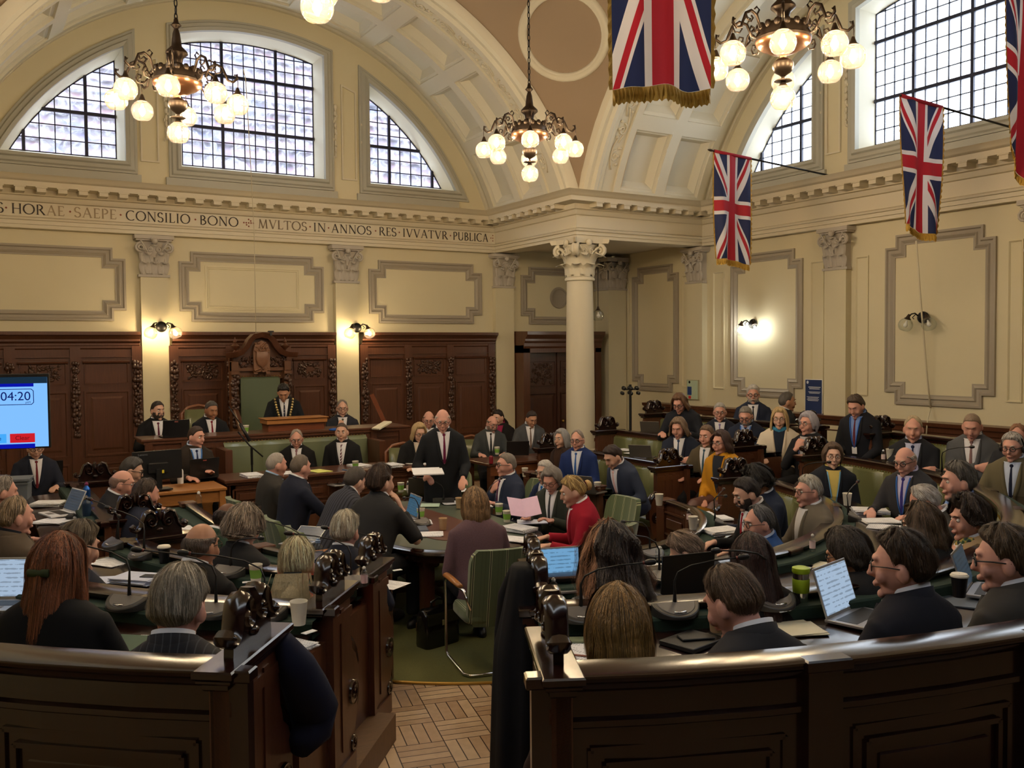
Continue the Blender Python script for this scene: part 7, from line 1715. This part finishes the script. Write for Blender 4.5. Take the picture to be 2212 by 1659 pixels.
mb=MB(); mb.tube([(-.07,0,.30),(-.065,0,.36),(0,0,.38),(.065,0,.36),(.07,0,.30)],.01,8); mb.build('handle',ML,root,smooth=1)
mb=MB(); mb.box((0,-.088,.2),(.05,.012,.05),b=.004); mb.build('clasp',M_CHROME,root)
mb=MB(); mb.box((0,-.085,.24),(.33,.012,.10),b=.004); mb.build('flap',ML,root)
# boom microphone on stand
p=at_z(545,1040,.12); p=at_f(545,1035,11.6); p.z=.12; root=empty('microphone_stand',p,0,'black boom stand with shotgun microphone in front of the green leather bench','microphone stand')
mb=MB(); mb.lathe([(.002,.92),(.012,.92),(.012,0)],10); 
for i in range(3): a=i*2.094; mb.tube([(0,0,.2),(.25*math.cos(a),.25*math.sin(a),.01)],.009,6)
mb.tube([(0,0,.9),(0,0,1.12)],.016,8); mb.build('tripod',M_BLACKM,root,smooth=40)
ex=Vector((math.cos(YAW),-math.sin(YAW),0))
mb=MB(); mb.tube([tuple(ex*.14+Vector((0,0,1.00))),tuple(ex*-.03+Vector((0,0,1.15))),tuple(ex*-.17+Vector((0,0,1.32)))],.010,8); mb.build('boom_arm',M_BLACKM,root,smooth=1)
mb=MB(); mb.tube([tuple(ex*-.02+Vector((0,0,1.20))),tuple(ex*-.14+Vector((0,0,1.42)))],.022,10); mb.tube([tuple(ex*-.14+Vector((0,0,1.42))),tuple(ex*-.28+Vector((0,0,1.64)))],.007,8); mb.build('shotgun_microphone',M_BLACK,root,smooth=1)
# big screen on the left
def text(s,size,m,parent,M,name='screen_text',align='CENTER',ext=.0005):
    c=bpy.data.curves.new(name,'FONT'); c.body=s; c.size=size; c.align_x=align; c.align_y='CENTER'; c.extrude=ext
    o=bpy.data.objects.new(name,c); COL.objects.link(o); dg=bpy.context.evaluated_depsgraph_get(); me=bpy.data.meshes.new_from_object(o.evaluated_get(dg)); bpy.data.objects.remove(o)
    me.materials.clear(); me.materials.append(m); o=bpy.data.objects.new(name,me); COL.objects.link(o); o.parent=parent; o.matrix_local=M; return o
tl=at_f(106,805,8.7); br=at_f(107,968,8.7); zc=(tl.z+br.z)/2; W_,H_=1.24,.70
root=empty('display_screen',(tl.x,tl.y,0),R(-14),'large blue presentation screen with a countdown timer at the left edge','screen')
cxs=-W_/2; T=lambda x,z,d=0:Matrix.Translation((cxs+x,-.03-d,zc+z))@Matrix.Rotation(PI/2,4,'X')
mb=MB(); mb.box((cxs,0,zc),(W_,.05,H_),b=.006); mb.build('bezel',M_BLACK,root)
E_=lambda n,c,s=.30: MATS.get(n) or emis(n,srgb(*c),s)
mb=MB(); mb.box((cxs,-.027,zc-.01),(W_-.03,.003,H_-.05)); sc_=mb.build('lit_panel',E_('screen_sky_blue',(120,178,240)),root)
for d,c,nm,mm in (((cxs,-.029,zc+.29),(W_-.03,.002,.06),'title_bar',E_('screen_dark_slate',(30,52,70),.2)),((cxs-.06,-.029,zc+.245),(1.10,.002,.03),'blue_band_top',E_('screen_royal_blue',(10,20,170),.25)),((cxs-.06,-.029,zc-.325),(1.10,.002,.04),'blue_band_bottom',E_('screen_royal_blue',(10,20,170),.25))):
    mb=MB(); mb.box(d,c); mb.build(nm,mm,sc_)
mb=MB(); pth=[(cxs+.05+a,zc+.135+b) for a,b in ((-.42,-.075),(.42,-.075),(.44,-.055),(.44,.055),(.42,.075),(-.42,.075),(-.44,.055),(-.44,-.055))]
sweep(mb,pth,[(0,.028),(0,.032),(.006,.032),(.006,.028)],lambda x,y,h:(x,-h,y),True); mb.build('timer_frame',E_('screen_navy_ink',(16,30,110),.2),sc_)
text('0:04:20',.115,E_('screen_navy_ink',(16,30,110),.2),sc_,T(.465,.138,.003),align='RIGHT'); text('phM',.025,E_('screen_navy_ink',(16,30,110),.2),sc_,T(.44,.082,.003))
for x,c,t_,nm in ((.385,(206,30,40),'Clear','screen_button_red'),(.145,(70,170,250),'Pause','screen_button_blue')):
    mb=MB(); mb.box((cxs+x,-.0295,zc-.25),(.21,.002,.085),b=.001); mb.build('screen_button',E_(nm,c,.25),sc_); text(t_,.055,E_('screen_button_ink_'+('dark_red' if x>.3 else 'blue'),(110,16,24) if x>.3 else (20,60,140),.2),sc_,T(x,-.25,.004))
mb=MB(); mb.box((cxs,.06,.8),(.10,.06,1.55)); mb.box((cxs,.0,.03),(.8,.5,.05),b=.01); mb.build('screen_stand',M_BLACKM,root)
# monitor back and crate on the left
p=at_f(340,1018,10.3); root=empty('monitor',(p.x,p.y,.915),R(-172),'back of a black computer monitor with a small yellow sticker','monitor')
mb=MB(); mb.box((0,0,.27),(.54,.03,.33),b=.006); mb.build('monitor_shell',M_BLACK,root)
mb=MB(); mb.box((0,.05,.12),(.06,.03,.22)); mb.box((0,.06,.008),(.24,.18,.016),b=.003); mb.box((0,.03,.24),(.22,.03,.12),b=.01); mb.build('monitor_stand',M_BLACK,root)
mb=MB(); mb.box((-.04,.052,.20),(.035,.004,.035)); mb.build('yellow_sticker',mat('yellow_sticker',srgb(230,214,60),.6),root)
text('Lenovo',.035,mat('grey_logo_print',srgb(120,120,124),.5),root,Matrix.Translation((.16,.018,.40))@Matrix.Rotation(PI,4,'Z')@Matrix.Rotation(PI/2,4,'X'),'logo_lettering')
mb=MB(); mb.box((0,-.017,.27),(.50,.003,.29)); mb.build('screen',M_SCRD,root)
root=empty('side_table',(2.2,10.95,.12),0,'light oak table holding laptops at the left of the dais','table')
mb=MB(); mb.box((2.08,10.98,.885),(1.05,.62,.035),b=.006); wb(mb,'tabletop',M_OAKL,root)
for x in (1.6,2.56):
    for y in (10.72,11.24): mb=MB(); mb.box((x,y,.49),(.07,.07,.75)); wb(mb,'leg',M_OAKL,root)
mb=MB(); mb.box((2.08,10.72,.8),(.95,.03,.12)); mb.box((2.08,11.2,.45),(.95,.02,.6)); wb(mb,'apron',M_OAKL,root)
root=empty('crate_table',(.55,10.6,0),R(-8),'dark oak table at far left under the grey crate','table')
mb=MB(); mb.box((0,0,.84),(1.5,.7,.04),b=.006); mb.build('tabletop',M_WOOD,root)
for x in (-.7,.7):
    for y in (-.3,.3): mb=MB(); mb.box((x,y,.41),(.07,.07,.82)); mb.build('leg',M_WOOD,root)
mb=MB(); mb.box((0,-.3,.72),(1.4,.03,.18)); mb.build('apron',M_WOOD,root)
p=at_f(20,1050,9.6); root=empty('storage_crate',(p.x,p.y,.862),R(-12),'grey plastic storage crate with raised rim at the left edge','crate'); MG=mat('grey_crate_plastic',srgb(112,120,130),.5)
mb=MB(); mb.loft([[(x*s,y*s,z) for x,y in ((-.2,-.15),(.2,-.15),(.2,.15),(-.2,.15))] for s,z in ((.92,0),(.96,.27))]); mb.build('crate_body',MG,root)
mb=MB(); mb.box((0,0,.275),(.42,.32,.03),b=.004); mb.box((0,0,.235),(.405,.305,.012)); mb.build('rim',MG,root)
mb=MB(); mb.box((.04,-.15,.19),(.07,.012,.02)); mb.build('white_tag',M_PAPER,root)
# far table by the column, chairs, coat stand, notices
root=empty('far_table',(6.9,11.3,.0),0,'small oak table with laptops in front of the corner doors','table')
P0=at_z(1030,985,.85);P1=at_z(1170,978,.85)
root.location=(7.0,11.55,0)
mb=MB(); mb.box((0,0,.83),(1.35,.75,.04),b=.006); mb.build('tabletop',M_WOOD,root)
for x in (-.6,.6):
    for y in (-.3,.3): mb=MB(); mb.box((x,y,.4),(.08,.08,.8)); mb.build('leg',M_WOOD,root)
mb=MB(); mb.box((0,-.33,.74),(1.25,.03,.14)); mb.build('apron',M_OAKM,root)
def make_hallchair():
    root=empty('carved_chair'); mb=MB(); mb.tube([(-.24,-.2,.45),(-.24,-.26,.95),(-.15,-.28,1.03),(0,-.28,1.06),(.15,-.28,1.03),(.24,-.26,.95),(.24,-.2,.45)],.022,8); mb.build('back_frame',M_OAKM,root,smooth=1)
    mb=MB(); mb.loft([[(x,-.24-.04*t,z) for x in (-.2,-.1,0,.1,.2)] for t,z in ((0,.5),(.5,.75),(1,1.0))],close=False); b=mb.build('back_pad',M_LEATH,root,smooth=1); s=b.modifiers.new('s','SOLIDIFY'); s.thickness=.05
    mb=MB(); mb.box((0,0,.45),(.5,.46,.09),b=.02); mb.build('seat',M_LEATH,root)
    for x in (-.22,.22):
        for y in (-.2,.2): mb=MB(); mb.box((x,y,.2),(.045,.045,.4)); mb.build('leg',M_OAKM,root)
    return root
hc0=None
for (u,v,F,az,lab) in ((1020,905,14.6,205,'curved oak chair at the far table, left of the bald laptop user'),(878,985,12.3,196,'green leather carved chair left of the blonde clerk'),(438,900,13.4,180,'pale shield-back chair left of the ceremonial chair')):
    p=at_f(u,v,F); fl=.6 if F==13.4 else .12 if F==12.3 else 0
    o=make_hallchair() if hc0 is None else dup(hc0); hc0=hc0 or o; o.location=(p.x,p.y,fl); o.rotation_euler=(0,0,-R(az)); tag(o,lab,'chair','carved side chairs')
p=at_f(1362,990,15.0); root=empty('coat_stand',(p.x,p.y,0),0,'black coat stand with round hooks in the dark corner by the column','coat stand')
mb=MB(); mb.tube([(0,0,0),(0,0,1.86)],.022,10); mb.lathe([(.2,.0),(.2,.02),(.03,.05)],20); mb.build('pole',M_BLACK,root,smooth=40)
for i in range(6):
    a=i*PI/3; mb=MB(); e=(.12*math.cos(a),.12*math.sin(a)); mb.tube([(0,0,1.78),(e[0],e[1],1.78)],.01,6); mb.ell((e[0],e[1],1.80),(.032,.032,.035),8,6); mb.ell((e[0]*1.25,e[1]*1.25,1.72),(.026,.026,.03),8,6); mb.build('hook',M_BLACK,root,smooth=1)
def notice(u,v,w,h,label,cat,build):
    p=at_x(u,v,XE-.02 if u<1600 else XE+VWL-.02); root=empty(cat.replace(' ','_'),p,-PI/2,label,cat); build(root,w,h); return root
def nb(root,w,h):
    mb=MB(); mb.box((0,0,0),(w,.03,h),b=.004); mb.build('frame',mat('pale_metal_frame',srgb(176,172,140),.4,metal=.4),root)
    mb=MB(); mb.box((.05,-.017,0),(w*.5,.003,h*.9)); mb.box((0,-.016,0),(w*.93,.001,h*.93)); mb.build('pale_green_sheet',mat('pale_green_sheet',srgb(186,204,180),.6),root)
    mb=MB(); mb.box((-w*.24,-.019,-.02),(w*.36,.003,h*.42)); mb.build('blue_panel',mat('notice_blue',srgb(44,70,130),.5),root)
    mb=MB(); mb.box((-w*.22,-.019,-h*.38),(w*.22,.003,h*.14)); mb.build('red_panel',mat('notice_red',srgb(206,60,60),.5),root)
    mb=MB(); mb.lathe([(.001,0),(.025,0)],12,Matrix.Translation((-w*.24,-.02,h*.38))@Matrix.Rotation(PI/2,4,'X')); mb.build('crest_badge',M_BLACKM,root)
notice(1497,842,.30,.36,'framed notice board with blue and red panels low on the right wall','notice board',nb)
def po(root,w,h):
    mb=MB(); mb.box((0,0,0),(w,.012,h)); mb.build('board',M_WCAP,root)
    mb=MB(); mb.box((0,-.008,0),(w*.95,.003,h*.97)); mb.build('navy_print',mat('poster_navy',srgb(30,50,96),.5),root)
    mb=MB(); wl=mat('poster_white_print',srgb(206,210,220),.5)
    for i,z in enumerate((.30,.26,.18,.15,.05,.02,-.01,-.04)): mb.box(((.02 if i<4 else -.01),-.011,h*z),(w*(.6 if i%2 else .7),.001,.012 if i<2 else .008))
    mb.build('text_lines',wl,root); mb=MB(); mb.ell((-w*.34,-.011,h*.42),(.022,.002,.026),10,5); mb.build('shield_logo',wl,root)
notice(1758,862,.34,.62,'dark navy information poster with white lettering on the right wall','poster',po)
# plank and slanted pad left of the aisle doors
p=at_f(822,893,13.6); root=empty('wooden_board',p,0,'reddish wooden board leaning against the dark panelling','board'); mb=MB(); M=Matrix.Rotation(-YAW,4,'Z')@Matrix.Rotation(R(-24),4,'Y'); mb.box((0,0,0),(.06,.04,.62),M); mb.build('board_plank',mat('red_oak',srgb(122,66,38),.35),root)
p=at_z(826,923,1.345); root=empty('slanted_book',p,R(20),'cream book lying open at a slant on the ledge','book'); mb=MB(); mb.box((0,0,.03),(.26,.16,.02),Matrix.Rotation(-.35,4,'Y')); mb.build('pages',mat('cream_card',srgb(222,214,186),.5),root)
p=at_f(585,716,14.3); root=empty('webcam',(p.x,p.y,p.z-.03),0,'small black camera perched above the arched crest of the ceremonial chair','camera'); mb=MB(); mb.box((0,0,.03),(.085,.05,.022),b=.006); mb.box((0,0,-.005),(.03,.03,.06)); mb.build('camera_body',M_BLACK,root)
